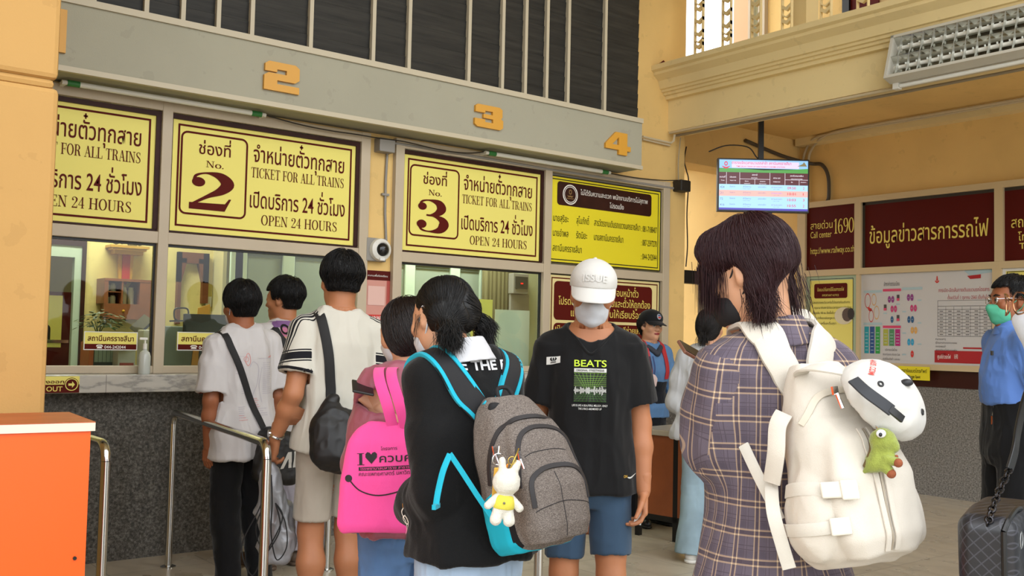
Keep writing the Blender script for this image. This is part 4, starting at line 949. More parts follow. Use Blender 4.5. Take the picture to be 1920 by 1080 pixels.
# plant on the office counter
c = atY(192, 640, 6.9); c.z = 1.16
r = thing('potted_plant', 'leafy green plant in a pink pot inside the leftmost window', 'plant', (c.x, 6.93, 1.16))
MB().lathe([(.05, 0), (.065, .22), (.07, .23), (.06, .225)], (c.x - .02, 6.93, 1.16), (0, 0, 1), 16).build('pot', mat('pink_pot', '#b0796b', .5), r, smooth=True)
lf = MB(); rg = random.Random(5)
for k in range(170):
    a = rg.random() * 2 * PI; e = rg.uniform(-.5, 1.2); R_ = rg.uniform(.05, .15)
    p = Vector((c.x - .0 + R_ * 1.15 * math.cos(a) * math.cos(e), 6.93 + R_ * .8 * math.sin(a), 1.455 + R_ * .62 * math.sin(e)))
    d = Vector((math.cos(a), math.sin(a), rg.uniform(-.6, .3))).normalized(); s, q = perp(d); L = rg.uniform(.03, .055)
    lf.raw([p, p + d * L * .5 + s * L * .35, p + d * L, p + d * L * .5 - s * L * .35], [(0, 1, 2, 3)])
lf.build('foliage', mat('leaf_green', '#33521f', .5, var=.3, vscale=20), r)
st = MB()
for k in range(8):
    a = k * .8; st.tube([(c.x - .02, 6.93, 1.36), (c.x - .02 + .05 * math.cos(a), 6.93 + .04 * math.sin(a), 1.46)], .003, 5)
st.build('stem', mat('stem_green', '#4c5e2c', .6), r)
structure('trim_office_counter', MB().box((-3, 6.46, 1.10), (6.78, 7.05, 1.16)), mat('office_counter', '#9a9384', .4))
# binders, box, sanitiser
for k in range(7):
    x0 = atY(165 + k * 7.6, 670, 6.62).x; w_ = .030
    o = MB().box((x0, 6.60, 1.16), (x0 + w_, 6.80, 1.325)).build('ring_binder', mat('binder_orange', '#b5592c', .5) if k == 0 else mat('binder_dark', '#1d2422', .5), bevel=.003)
    props(o, 'orange binder spine at the left end of the binder row' if k == 0 else 'dark ring binder with pale spine label under the leftmost name plate', 'binder', None if k == 0 else 'dark ring binders behind the leftmost window')
    if k: MB().box((x0 + .008, 6.597, 1.20), (x0 + .03, 6.601, 1.31)).build('spine_label', mat('spine_label', '#8f9c94', .6), o, world=False)
lo, hi = obox2(222, 655, 253, 688, 6.47, .11)
r = props(MB().box((lo[0], lo[1], 1.16), (hi[0], hi[1], 1.315)).build('carton', mat('carton_white', '#b3a9a0', .5)), 'small white carton with red print beside the binders', 'box')
MB().box((lo[0] + .01, 6.466, 1.17), (hi[0] - .01, 6.471, 1.2)).build('print', mat('carton_red', '#9a3a30', .5), r, world=False)
def sanitiser():
    c = atY(270, 697, 6.28); r = thing('sanitizer_bottle', 'clear pump bottle of hand sanitizer on the marble counter', 'bottle', (c.x, 6.28, 1.137))
    MB().lathe([(.034, 0), (.036, .01), (.036, .11), (.028, .135), (.014, .145), (.014, .155)], (c.x, 6.28, 1.137), (0, 0, 1), 20).build('bottle', mat('clear_plastic', '#b9bdb6', .12, spec=.6), r, smooth=True)
    MB().cyl((c.x, 6.28, 1.29), (c.x, 6.28, 1.325), .013, 12).cyl((c.x, 6.28, 1.325), (c.x, 6.28, 1.35), .005, 8).box((c.x - .035, 6.27, 1.348), (c.x + .012, 6.29, 1.362)).build('pump', WHITEP, r, smooth=True)
sanitiser()
o = MB().box((atY(266, 650, 6.5).x, 6.47, 1.16), (atY(281, 650, 6.5).x, 6.6, 1.41)).build('calculator_printer', WHITEP, bevel=.01); props(o, 'upright white device behind the sanitizer bottle', 'device')
p0, p1 = atY(252, 622, 6.8), atY(280, 596, 6.8)
r = thing('tilted_tablet', 'dark tilted tablet on a stand inside the leftmost window', 'tablet', (p0.x + .05, 6.8, 1.16))
d = (p1 - p0); MB().obox((p0 + p1) / 2, d / 2, Vector((0, .09, .02)), d.cross(Vector((0, 1, 0))).normalized() * .008).build('screen', BLACK, r)
MB().cyl(((p0.x + p1.x) / 2, 6.8, 1.16), ((p0.x + p1.x) / 2, 6.8, (p0.z + p1.z) / 2), .012, 8).build('stand', BLKM, r)
# inner notice with yellow and maroon halves at the far left
lo, hi = obox2(60, 545, 128, 690, 7.4, .02)
r = thing('inner_notice', 'yellow and maroon notice board standing in the back doorway at far left', 'sign', ((lo[0] + hi[0]) / 2, 7.4, lo[2]))
MB().box(lo, hi).build('panel', MAROONB, r)
P = Print(lo, UX_, VZ_, r); W, H = hi[0] - lo[0], hi[2] - lo[2]
P.put(SYEL, *rect2(0, H * .27, W * .78, H * .95)); P.text(INKB, 'ก', W * .1, W * .5, H * .36, H * .28, .01, .002); P.text(INKY, 'ENTRANCE', -W * .9, W * .42, H * .09, H * .1, .01, .002); P.done()
MB().box((lo[0] - .05, 7.385, lo[2] + H * .33), (hi[0] - .01, 7.40, lo[2] + H * .37)).build('bar', CHROME, r)
MB().box((lo[0] + .1, 7.42, 0.02), (lo[0] + .14, 7.44, hi[2])).build('post', BLKM, r)
structure('trim_wall_unit', MB().box((DX0 + .1, 9.45, 1.75), (DX1 - .15, 9.6, 2.1)), GREYP)

# second window: brown arch, desk, monitor, tray, orange paper
A = lambda px, py: atY(px, py, OB - .03)
p = [A(334, 600), A(334, 472), A(392, 462), A(392, 558)]
ar = MB(); zt = p[1].z
xl, xr = p[1].x, p[2].x
ar.box((xl, OB - .05, zt - .09), (xr, OB, zt)).box((xr - .05, OB - .05, zt - .42), (xr, OB, zt)).box((xl, OB - .05, zt - .6), (xl + .03, OB, zt))
ar.prism([(0, 0), (0, -.2), (.03, -.2), (.07, -.04), (.07, 0)], (xl, OB, zt - .05), UX_, VZ_, .05).prism([(0, 0), (0, -.2), (-.05, -.2), (-.09, -.04), (-.09, 0)][::-1], (xr, OB, zt - .05), UX_, VZ_, .05)
o = ar.build('wooden_arch', mat('arch_brown', '#6f3d22', .5)); props(o, 'brown wooden arch frame on the yellow office wall', 'arch')
structure('trim_office_pier', MB().box((A(402, 500).x, OB - .22, 0), (A(409, 500).x, OB, 2.95)).box((A(409, 500).x, OB - .10, 0), (A(421, 500).x, OB, 2.95)), mat('office_pier', '#d2c592', .6))
GG = mat('grey_green_frame', '#c6d8ca', .5); GP = mat('grey_green_panel', '#93a095', .6)
# glazed partition with grey-green doors
PY = 7.75
X0 = atY(440, 560, PY).x
structure('wall_partition', MB().box((X0, PY, 0), (6.78, PY + .04, 2.95)), GP)
pf = MB(); 
xs = [X0, atY(447, 560, PY).x, atY(537, 560, PY).x, atY(655, 560, PY).x, atY(700, 560, PY).x, atY(765, 560, PY).x, atY(850, 560, PY).x, atY(905, 560, PY).x]
for x in xs: pf.box((x - .055, PY - .03, 0), (x + .055, PY, 2.2))
pf.box((X0, PY - .03, 1.97 + .09), (6.0, PY, 2.2)).box((X0, PY - .025, .9), (6.0, PY, .98))
structure('trim_partition', pf, GG, bevel=.008)
pd = MB()
for x0, x1 in zip(xs, xs[1:]): pd.box((x0 + .057, PY - .012, 2.03), (x1 - .057, PY - .002, 2.06)).box((x0 + .055, PY - .012, .98), (x0 + .067, PY - .002, 2.06))
structure('trim_partition_shade_strip', pd, mat('shade_green', '#5d6b5e', .6))  # dark green strips painted as shade inside the door frames
structure('trim_office_desk', MB().box((2.1, 7.05, 1.10), (3.5, 7.3, 1.16)), GREYP)
a, b = atY(345, 588, 6.75), atY(428, 655, 6.75)
r = thing('computer_monitor', 'back of a dark computer monitor in the second ticket window', 'monitor', ((a.x + b.x) / 2, 6.78, 1.16))
MB().box((a.x, 6.74, b.z), (b.x, 6.77, a.z)).build('screen_housing', BLACK, r, bevel=.006)
MB().box(((a.x + b.x) / 2 - .1, 6.77, b.z + .06), ((a.x + b.x) / 2 + .12, 6.80, a.z - .03)).build('back_cover', mat('monitor_brown', '#57493c', .5), r)
MB().box(((a.x + b.x) / 2 - .03, 6.77, 1.17), ((a.x + b.x) / 2 + .03, 6.80, a.z - .1)).box(((a.x + b.x) / 2 - .12, 6.7, 1.16), ((a.x + b.x) / 2 + .12, 6.88, 1.172)).build('stand', BLACK, r)
lo, hi = obox2(303, 611, 346, 660, 7.0, .4)
o = MB().box((lo[0], 7.0, 1.16), (hi[0] + .1, 7.25, hi[2])).build('printer', mat('printer_grey', '#77817b', .5), bevel=.01); props(o, 'grey printer left of the dark monitor', 'printer')
t = MB().tube(catmull([atY(x, y, 7.1) for x, y in ((332, 600), (327, 596), (327, 582), (333, 578), (348, 578), (353, 583), (353, 597))], 5), .006, 8).tube([atY(318, 602, 7.1), atY(353, 601, 7.1)], .006, 8)
o = t.build('wire_rack', BLKM, smooth=True); props(o, 'small black wire rack on the printer', 'rack')
lo, hi = obox2(362, 569, 392, 596, 7.0, .01)
o = MB().prism([(0, 0), (hi[0] - lo[0], 0), (hi[0] - lo[0], hi[2] - 1.16), ((hi[0] - lo[0]) * .3, (hi[2] - 1.16) * .93)], (lo[0], 7.0, 1.16), UX_, VZ_, .012).build('paper_sheet', mat('orange_paper', '#d79a3f', .6)); props(o, 'orange paper sheet standing behind the monitor', 'paper')
o = MB().box((atY(384, 560, OB).x, OB - .02, atY(384, 575, OB).z), (atY(395, 560, OB).x, OB, atY(384, 556, OB).z)).build('wall_socket', WHITEP); props(o, 'white wall socket under the brown arch', 'socket')
bb = MB().box((2.3, 6.62, .3), (3.55, 6.66, 1.10)); o = structure('trim_under_desk', bb, BLACK)
for n, (px0, px1, lab) in enumerate(((440, 520, 'dark office chair back behind the name plate'),)): pass
# third window: meter box, white panel, curtain
lo, hi = obox2(963, 512, 991, 552, 7.42, .08)
r = thing('meter_box', 'grey electric meter box with a red light in the third window', 'meter', ((lo[0] + hi[0]) / 2, 7.5, lo[2]))
MB().box(lo, hi).box((lo[0] + .01, 7.47, lo[2] - .25), (hi[0] + .05, 7.50, lo[2])).build('case', GREYP, r, bevel=.006)
MB().box((lo[0] + .02, 7.41, lo[2] + .05), (hi[0] - .02, 7.425, hi[2] - .03)).build('window', mat('meter_dark', '#3a3d3a', .2), r)
MB().box(((lo[0] + hi[0]) / 2 - .012, 7.405, (lo[2] + hi[2]) / 2 - .004), ((lo[0] + hi[0]) / 2 + .014, 7.412, (lo[2] + hi[2]) / 2 + .008)).build('red_light', mat('red_led', '#660000', .4, emit='#ff2a20', estr=1.2), r)
lo, hi = obox2(929, 580, 991, 686, 6.56, .008)
o = MB().box((lo[0], 6.56, 1.16), (hi[0], 6.568, hi[2])).build('white_sheet', mat('white_board', '#cdd2c8', .5)); props(o, 'blank white board leaning inside the third window', 'board')
cu = MB(); x0, x1 = atY(905, 560, 7.6).x, atY(958, 560, 7.6).x; n = 26
V = [(x0 + (x1 - x0) * i / n, 7.6 + .03 * math.sin(i * 1.7), z) for z in (.2, 2.9) for i in range(n + 1)]
cu.raw(V, [(i, i + 1, i + n + 2, i + n + 1) for i in range(n)])
o = cu.build('curtain', mat('olive_curtain', '#6b6544', .8), smooth='all'); props(o, 'olive curtain left of the meter box', 'curtain'); md = o.modifiers.new('thick', 'SOLIDIFY'); md.thickness = .006
structure('trim_office_right', MB().box((atY(985, 560, 7.5).x, 7.5, 0), (6.78, 7.74, 2.95)), mat('office_green_wall', '#a9ad8c', .6))
lo, hi = obox2(884, 560, 922, 640, 6.45, .006)
r = thing('window_notice', 'yellow notice in the third window behind the pigtail', 'sign', ((lo[0] + hi[0]) / 2, 6.45, lo[2]))
MB().box(lo, hi).build('sheet', SYEL, r); P = Print(lo, UX_, VZ_, r); W, H = hi[0] - lo[0], hi[2] - lo[2]; P.text(MAROON, 'ออกตั๋ว', W * .1, W * .92, H * .1, H * .22, .01); P.done()
# ------------------------------------------------------------------ sculpting with distance fields (bodies, clothes, bags, hair)
A3 = lambda p: np.array(p, float)
def unit(v):
    v = A3(v); return v / (np.linalg.norm(v) + 1e-12)
class Vol:
    def __init__(s, lo, hi, h):
        s.h = h; s.lo = A3(lo); s.n = np.ceil((A3(hi) - s.lo) / h).astype(int) + 1
        s.d = np.full(tuple(s.n), 1.0, np.float32)
    def _blk(s, lo, hi, pad):
        i0 = np.clip(np.floor((A3(lo) - pad - s.lo) / s.h).astype(int), 0, s.n); i1 = np.clip(np.ceil((A3(hi) + pad - s.lo) / s.h).astype(int) + 1, 0, s.n)
        if np.any(i1 <= i0): return None
        ax = [(s.lo[k] + s.h * np.arange(i0[k], i1[k])).astype(np.float32) for k in range(3)]
        return tuple(slice(i0[k], i1[k]) for k in range(3)), ax[0][:, None, None], ax[1][None, :, None], ax[2][None, None, :]
    def put(s, fn, lo, hi, k=0.0, op='u'):
        b = s._blk(lo, hi, k + 3 * s.h)
        if b is None: return s
        sl, X, Y, Z = b; a = s.d[sl]; d = fn(X, Y, Z).astype(np.float32)
        if op == 's': a2 = -a; a2, d2 = a2, d
        else: a2, d2 = a, d
        m = np.minimum(a2, d2)
        if k > 0:
            q = np.maximum(k - np.abs(a2 - d2), 0) / k; m = m - q * q * k * 0.25
        s.d[sl] = -m if op == 's' else m
        return s
    def inter(s, fn):
        """keep only where fn <= 0, on the whole volume"""
        sl, X, Y, Z = s._blk(s.lo, s.lo + s.n * s.h, 0); s.d[sl] = np.maximum(s.d[sl], fn(X, Y, Z).astype(np.float32)); return s
    # primitives ---------------------------------------------------------
    def cone(s, a, b, ra, rb=None, k=0.0, op='u'):
        a, b = A3(a), A3(b); rb = ra if rb is None else rb; ba = b - a; L = max(float(ba @ ba), 1e-9)
        def f(X, Y, Z):
            px, py, pz = X - a[0], Y - a[1], Z - a[2]
            t = np.clip((px * ba[0] + py * ba[1] + pz * ba[2]) / L, 0, 1)
            return np.sqrt((px - t * ba[0]) ** 2 + (py - t * ba[1]) ** 2 + (pz - t * ba[2]) ** 2) - (ra + (rb - ra) * t)
        r = max(ra, rb); return s.put(f, np.minimum(a, b) - r, np.maximum(a, b) + r, k, op)
    def chain(s, pts, rad, k=0.0, op='u'):
        for i in range(len(pts) - 1): s.cone(pts[i], pts[i + 1], rad[i], rad[i + 1], k if i == 0 else min(k, 0.5 * rad[i]) if op == 'u' else k, op)
        return s
    def ell(s, c, r, M=None, k=0.0, op='u'):
        c, r = A3(c), A3(r); R = np.eye(3) if M is None else np.asarray(M, float)   # columns of R are the ellipsoid axes
        def f(X, Y, Z):
            px, py, pz = X - c[0], Y - c[1], Z - c[2]
            q = [(px * R[0, i] + py * R[1, i] + pz * R[2, i]) / r[i] for i in range(3)]
            k0 = np.sqrt(q[0] ** 2 + q[1] ** 2 + q[2] ** 2); k1 = np.sqrt((q[0] / r[0]) ** 2 + (q[1] / r[1]) ** 2 + (q[2] / r[2]) ** 2)
            return k0 * (k0 - 1) / np.maximum(k1, 1e-6)
        e = np.abs(R) @ r; return s.put(f, c - e, c + e, k, op)
    def box(s, c, half, M=None, rnd=0.01, k=0.0, op='u'):
        c, hf = A3(c), A3(half); R = np.eye(3) if M is None else np.asarray(M, float)
        def f(X, Y, Z):
            px, py, pz = X - c[0], Y - c[1], Z - c[2]
            q = [np.abs(px * R[0, i] + py * R[1, i] + pz * R[2, i]) - (hf[i] - rnd) for i in range(3)]
            o = np.sqrt(np.maximum(q[0], 0) ** 2 + np.maximum(q[1], 0) ** 2 + np.maximum(q[2], 0) ** 2)
            return o + np.minimum(np.maximum(np.maximum(q[0], q[1]), q[2]), 0) - rnd
        e = np.abs(R) @ hf; return s.put(f, c - e, c + e, k, op)
    def loft(s, rows, k=0.0, op='u', p=2.3, grow=0.0, cap=True, M=None, o=(0, 0, 0)):
        """upright solid from rows (z, half width, half depth, y offset[, x offset]); M/o: own frame"""
        T = np.array([tuple(r) + (0,) * (5 - len(r)) for r in rows], float); T = T[np.argsort(T[:, 0])]
        zz = np.linspace(T[0, 0], T[-1, 0], 160)
        g = [np.interp(zz, T[:, 0], T[:, j]) for j in range(1, 5)]
        ker = np.hanning(15); ker /= ker.sum()
        g = [np.convolve(np.pad(v, 7, mode='edge'), ker, 'valid') for v in g]
        g[0] = g[0] + grow; g[1] = g[1] + grow
        z0, z1 = T[0, 0], T[-1, 0]; o = A3(o); R = None if M is None else np.asarray(M, float)
        def f(X, Y, Z):
            if R is not None:
                px, py, pz = X - o[0], Y - o[1], Z - o[2]
                X, Y, Z = (px * R[0, i] + py * R[1, i] + pz * R[2, i] for i in range(3))
            else: X, Y, Z = X - o[0], Y - o[1], Z - o[2]
            a, b, cy, cx = (np.interp(Z, zz, v) for v in g)
            r = (np.abs((X - cx) / a) ** p + np.abs((Y - cy) / b) ** p) ** (1 / p)
            d = (r - 1) * np.minimum(a, b)
            return np.maximum(d, np.maximum(Z - z1, z0 - Z)) if cap else d
        am = g[0].max() + np.abs(g[3]).max(); bm = g[1].max() + np.abs(g[2]).max()
        lo, hi = A3((-am, -bm, z0)), A3((am, bm, z1))
        if R is not None:
            cs = np.array([[x, y, z] for x in (lo[0], hi[0]) for y in (lo[1], hi[1]) for z in (lo[2], hi[2])]) @ R.T
            lo, hi = cs.min(0), cs.max(0)
        return s.put(f, lo + o, hi + o, k, op)
    def plane(s, p, n):
        """cut away everything on the side the normal points to"""
        p, n = A3(p), unit(n)
        return s.inter(lambda X, Y, Z: (X - p[0]) * n[0] + (Y - p[1]) * n[1] + (Z - p[2]) * n[2])
    # sampling -------------------------------------------------------------
    def at(s, P):
        q = (P - s.lo) / s.h; q = np.clip(q, 0, np.array(s.d.shape) - 1.001); i = q.astype(int); f = q - i; out = 0
        for dx in (0, 1):
            for dy in (0, 1):
                for dz in (0, 1):
                    w_ = (f[:, 0] if dx else 1 - f[:, 0]) * (f[:, 1] if dy else 1 - f[:, 1]) * (f[:, 2] if dz else 1 - f[:, 2])
                    out = out + w_ * s.d[i[:, 0] + dx, i[:, 1] + dy, i[:, 2] + dz]
        return out
    def grad(s, P):
        e = s.h; g = np.stack([s.at(P + e * d) - s.at(P - e * d) for d in np.eye(3)], 1)
        return g / (np.linalg.norm(g, axis=1, keepdims=True) + 1e-9)
    def mesh(s, smooth=2):
        g = openvdb.FloatGrid(1.0); g.copyFromArray(s.d)
        pts, q = g.convertToQuads(0.0)
        V = pts.astype(float) * s.h + s.lo; F = q.astype(np.int64)
        if len(F) == 0: return V, F
        c = V[F].mean(1); n = np.cross(V[F[:, 2]] - V[F[:, 0]], V[F[:, 3]] - V[F[:, 1]])
        if (np.einsum('ij,ij->i', s.grad(c[::7]), n[::7])).mean() < 0: F = F[:, ::-1]
        E_ = np.concatenate([F[:, [0, 1]], F[:, [1, 2]], F[:, [2, 3]], F[:, [3, 0]]])
        for it in range(smooth):
            acc = np.zeros_like(V); cnt = np.zeros(len(V))
            for j in range(3): acc[:, j] = np.bincount(E_[:, 0], V[E_[:, 1], j], len(V)) + np.bincount(E_[:, 1], V[E_[:, 0], j], len(V))
            cnt = np.bincount(E_[:, 0], minlength=len(V)) + np.bincount(E_[:, 1], minlength=len(V))
            V = V + (acc / np.maximum(cnt, 1)[:, None] - V) * 0.5
        return V, F
def normals(V, F):
    n = np.cross(V[F[:, 2]] - V[F[:, 0]], V[F[:, 3 if F.shape[1] == 4 else 1]] - V[F[:, 1 if F.shape[1] == 4 else 0]])
    N = np.zeros_like(V)
    for j in range(3):
        for c in range(F.shape[1]): N[:, j] += np.bincount(F[:, c], n[:, j], len(V))
    return N / (np.linalg.norm(N, axis=1, keepdims=True) + 1e-12)
def vnoise(P, seed=0):
    """smooth value noise in [-1, 1]"""
    i = np.floor(P).astype(np.int64); f = P - i; f = f * f * (3 - 2 * f); out = 0
    def hsh(a, b, c):
        n = (a * 374761393 + b * 668265263 + c * 2147483647 + seed * 974634777) & 0xffffffff
        n = ((n ^ (n >> 13)) * 1274126177) & 0xffffffff
        return ((n ^ (n >> 16)) & 0xffff) / 32767.5 - 1
    for dx in (0, 1):
        for dy in (0, 1):
            for dz in (0, 1):
                w_ = (f[:, 0] if dx else 1 - f[:, 0]) * (f[:, 1] if dy else 1 - f[:, 1]) * (f[:, 2] if dz else 1 - f[:, 2])
                out = out + w_ * hsh(i[:, 0] + dx, i[:, 1] + dy, i[:, 2] + dz)
    return out
def folds(V, F, amp=0.006, scale=(14, 14, 4), seed=1, M=None, mask=None):
    """cloth folds: ridged noise stretched along the cloth"""
    N = normals(V, F); P = V if M is None else V @ np.asarray(M, float)
    w_ = P + 0.035 * np.stack([vnoise(P * 5 + 9, seed + 5), vnoise(P * 5 + 3, seed + 6), vnoise(P * 5, seed + 7)], 1)
    S = np.array(scale, float)
    a = 1 - 2.2 * np.abs(vnoise(w_ * S, seed)); b = 1 - 2.2 * np.abs(vnoise(w_ * S * 2.1 + 7, seed + 1))
    c = 1 - 2.2 * np.abs(vnoise(w_ * S * 4.3 + 3, seed + 2)); d = amp * (0.6 * a + 0.36 * b + .13 * c)
    if mask is not None: d = d * mask
    return V + N * d[:, None]
def organic(name, vol, m, parent, smooth=2, fold=None, attrs=None, post=None, cattrs=None):
    V, F = vol.mesh(smooth)
    if fold: V = folds(V, F, **fold)
    if post: V = post(V, F)
    me = np_mesh(name, V, F)
    for an, fn in (attrs or {}).items():
        val = np.asarray(fn(V), np.float32)
        if val.ndim == 1:
            a = me.attributes.new(an, 'FLOAT', 'POINT'); a.data.foreach_set('value', val)
        else:
            a = me.attributes.new(an, 'FLOAT_VECTOR', 'POINT'); a.data.foreach_set('vector', np.ascontiguousarray(val).ravel())
    for an, fn in (cattrs or {}).items():                  # per face corner: fn(corner position, face centre)
        val = np.asarray(fn(V[F].reshape(-1, 3), np.repeat(V[F].mean(1), F.shape[1], 0)), np.float32)
        a = me.attributes.new(an, 'FLOAT_VECTOR', 'CORNER'); a.data.foreach_set('vector', np.ascontiguousarray(val).ravel())
    o = link_mesh(name, me, m, parent)
    return o
def bvh_of(*obs):
    V = []; F = []
    for o in obs:
        k = len(V); V += [v.co.copy() for v in o.data.vertices]; F += [tuple(i + k for i in p.vertices) for p in o.data.polygons]
    return BVHTree.FromPolygons(V, F)
def strap(name, pts, width, thick, m, parent, bvh=None, off=0.004, reach=0.08, up=None, n=8, wfn=None, smooth_n=3, vol=None):
    """flat band along a path; with a bvh it lies on that surface"""
    Q = catmull(pts, n); N = []
    if vol is not None:
        keep = vol.d; vol.d = getattr(vol, 'solid', vol.d); P = np.array([tuple(q) for q in Q])
        for _ in range(4): P = P + vol.grad(P) * np.clip(off - vol.at(P), -.05, .05)[:, None]
        g = vol.grad(P); vol.d = keep
        Q = [Vector(p) for p in P]; N = [Vector(x) for x in g]
        if bvh:
            for i in range(len(Q)):
                h = bvh.ray_cast(Q[i] + N[i] * .05, -N[i], .1)
                if h[0] is not None: Q[i] = h[0] + N[i] * (off + .002)
        for _ in range(smooth_n):
            Q = [Q[0]] + [(Q[i - 1] + Q[i] * 2 + Q[i + 1]) / 4 for i in range(1, len(Q) - 1)] + [Q[-1]]
            N = [N[0]] + [(N[i - 1] + N[i] + N[i + 1]).normalized() for i in range(1, len(N) - 1)] + [N[-1]]
    elif bvh:
        P2 = []
        for q in Q:
            h = bvh.find_nearest(q, reach)
            if h[0] is not None: P2.append(h[0] + h[1] * off); N.append(h[1].copy())
            else: P2.append(q.copy()); N.append(None)
        for i, x in enumerate(N):
            if x is None: N[i] = next((y for y in N[i:] if y is not None), next((y for y in N[i::-1] if y is not None), Vector((0, -1, 0))))
        for _ in range(smooth_n):
            P2 = [P2[0]] + [(P2[i - 1] + P2[i] * 2 + P2[i + 1]) / 4 for i in range(1, len(P2) - 1)] + [P2[-1]]
            N = [N[0]] + [(N[i - 1] + N[i] + N[i + 1]).normalized() for i in range(1, len(N) - 1)] + [N[-1]]
        Q = P2
    else:
        N = [Vector(up if up is not None else (0, -1, 0))] * len(Q)
    V = []; F = []
    for i, q in enumerate(Q):
        d = (Q[min(i + 1, len(Q) - 1)] - Q[max(i - 1, 0)]).normalized(); nn = N[i] - d * N[i].dot(d)
        nn = nn.normalized() if nn.length > 1e-4 else perp(d)[0]
        sd = d.cross(nn); w_ = width * (wfn(i / (len(Q) - 1)) if wfn else 1) / 2; e = thick / 2
        for a, b in ((-1, -.6), (-.9, -1), (.9, -1), (1, -.6), (1, .6), (.9, 1), (-.9, 1), (-1, .6)): V.append(q + sd * w_ * a + nn * e * b)
    for i in range(len(Q) - 1):
        for k in range(8): F.append((i * 8 + k, i * 8 + (k + 1) % 8, (i + 1) * 8 + (k + 1) % 8, (i + 1) * 8 + k))
    F.append(tuple(range(7, -1, -1))); F.append(tuple(range((len(Q) - 1) * 8, len(Q) * 8)))
    mb = MB().raw(V, F); return mb.build(name, m, parent, smooth=True, world=False)
def decal(name, shapes, o, u, v, m, parent, bvh, off=0.0025, cell=0.012, depth=0.4):
    """flat shapes (V2, F) wrapped onto a surface by casting along -(u x v)"""
    import bmesh
    o, u, v = Vector(o), Vector(u).normalized(), Vector(v).normalized(); n = u.cross(v).normalized()
    bm = bmesh.new()
    for V2, F in shapes:
        vs = [bm.verts.new((p[0], p[1], 0)) for p in V2]
        for f in F:
            try: bm.faces.new([vs[i] for i in f])
            except ValueError: pass
    bmesh.ops.triangulate(bm, faces=bm.faces[:])
    for _ in range(5):
        es = [e for e in bm.edges if e.calc_length() > cell]
        if not es: break
        bmesh.ops.subdivide_edges(bm, edges=es, cuts=1); bmesh.ops.triangulate(bm, faces=[f for f in bm.faces if len(f.verts) > 3])
    lost = []
    for x in bm.verts:
        p = o + u * x.co.x + v * x.co.y; h = bvh.ray_cast(p + n * depth, -n, depth * 2)
        
        if h[0] is not None: x.co = h[0] + (h[1] * 0.5 + n * 0.5).normalized() * off
        else: lost.append(x)
    if lost: bmesh.ops.delete(bm, geom=lost, context='VERTS')
    bmesh.ops.recalc_face_normals(bm, faces=bm.faces[:])
    me = bpy.data.meshes.new(name); bm.to_mesh(me); bm.free()
    return link_mesh(name, me, m, parent)
def strands(name, vol, m, parent, roots, flow, length, n=14, rad=0.0009, lift=(0.001, 0.004), seed=0, jitter=0.12, sag=0.0):
    """locks of hair that run over the surface of vol from the root points along flow(P)"""
    rg = np.random.default_rng(seed); P = np.array(roots, float); L = rg.uniform(*length, len(P)); off = rg.uniform(*lift, len(P))
    jit = rg.normal(0, jitter, (len(P), 3)); path = [P.copy()]; prev = None
    for k in range(n):
        g = vol.grad(P); d = flow(P) + jit * (0.5 + k / n); d = d - g * np.einsum('ij,ij->i', d, g)[:, None]
        d = d / (np.linalg.norm(d, axis=1, keepdims=True) + 1e-9)
        if prev is not None: d = 0.6 * d + 0.4 * prev; d /= np.linalg.norm(d, axis=1, keepdims=True) + 1e-9
        prev = d; P = P + d * (L / n)[:, None]
        if sag: P[:, 2] -= sag * (k / n)
        P = P + vol.grad(P) * (off - vol.at(P)).clip(-0.01, 0.01)[:, None]
        path.append(P.copy())
    Q = np.stack(path, 1)                                   # (strand, step, 3)
    T = np.gradient(Q, axis=1); T /= np.linalg.norm(T, axis=2, keepdims=True) + 1e-9
    ref = rg.normal(0, 1, (len(P), 1, 3)); X = np.cross(T, ref); X /= np.linalg.norm(X, axis=2, keepdims=True) + 1e-9; Yv = np.cross(T, X)
    w_ = rad * (1 - 0.75 * np.linspace(0, 1, n + 1) ** 2)[None, :, None]
    ring = np.stack([Q + w_ * (X * math.cos(a) + Yv * math.sin(a)) for a in (0, 2 * PI / 3, 4 * PI / 3)], 2)   # s, step, 3, 3
    V = ring.reshape(-1, 3); ns, st = len(P), n + 1
    b = (np.arange(ns)[:, None] * st + np.arange(st - 1)[None, :])[..., None] * 3; k0 = np.arange(3); k1 = (k0 + 1) % 3
    F = np.stack([b + k0, b + k1, b + 3 + k1, b + 3 + k0], -1).reshape(-1, 4)
    return V, F

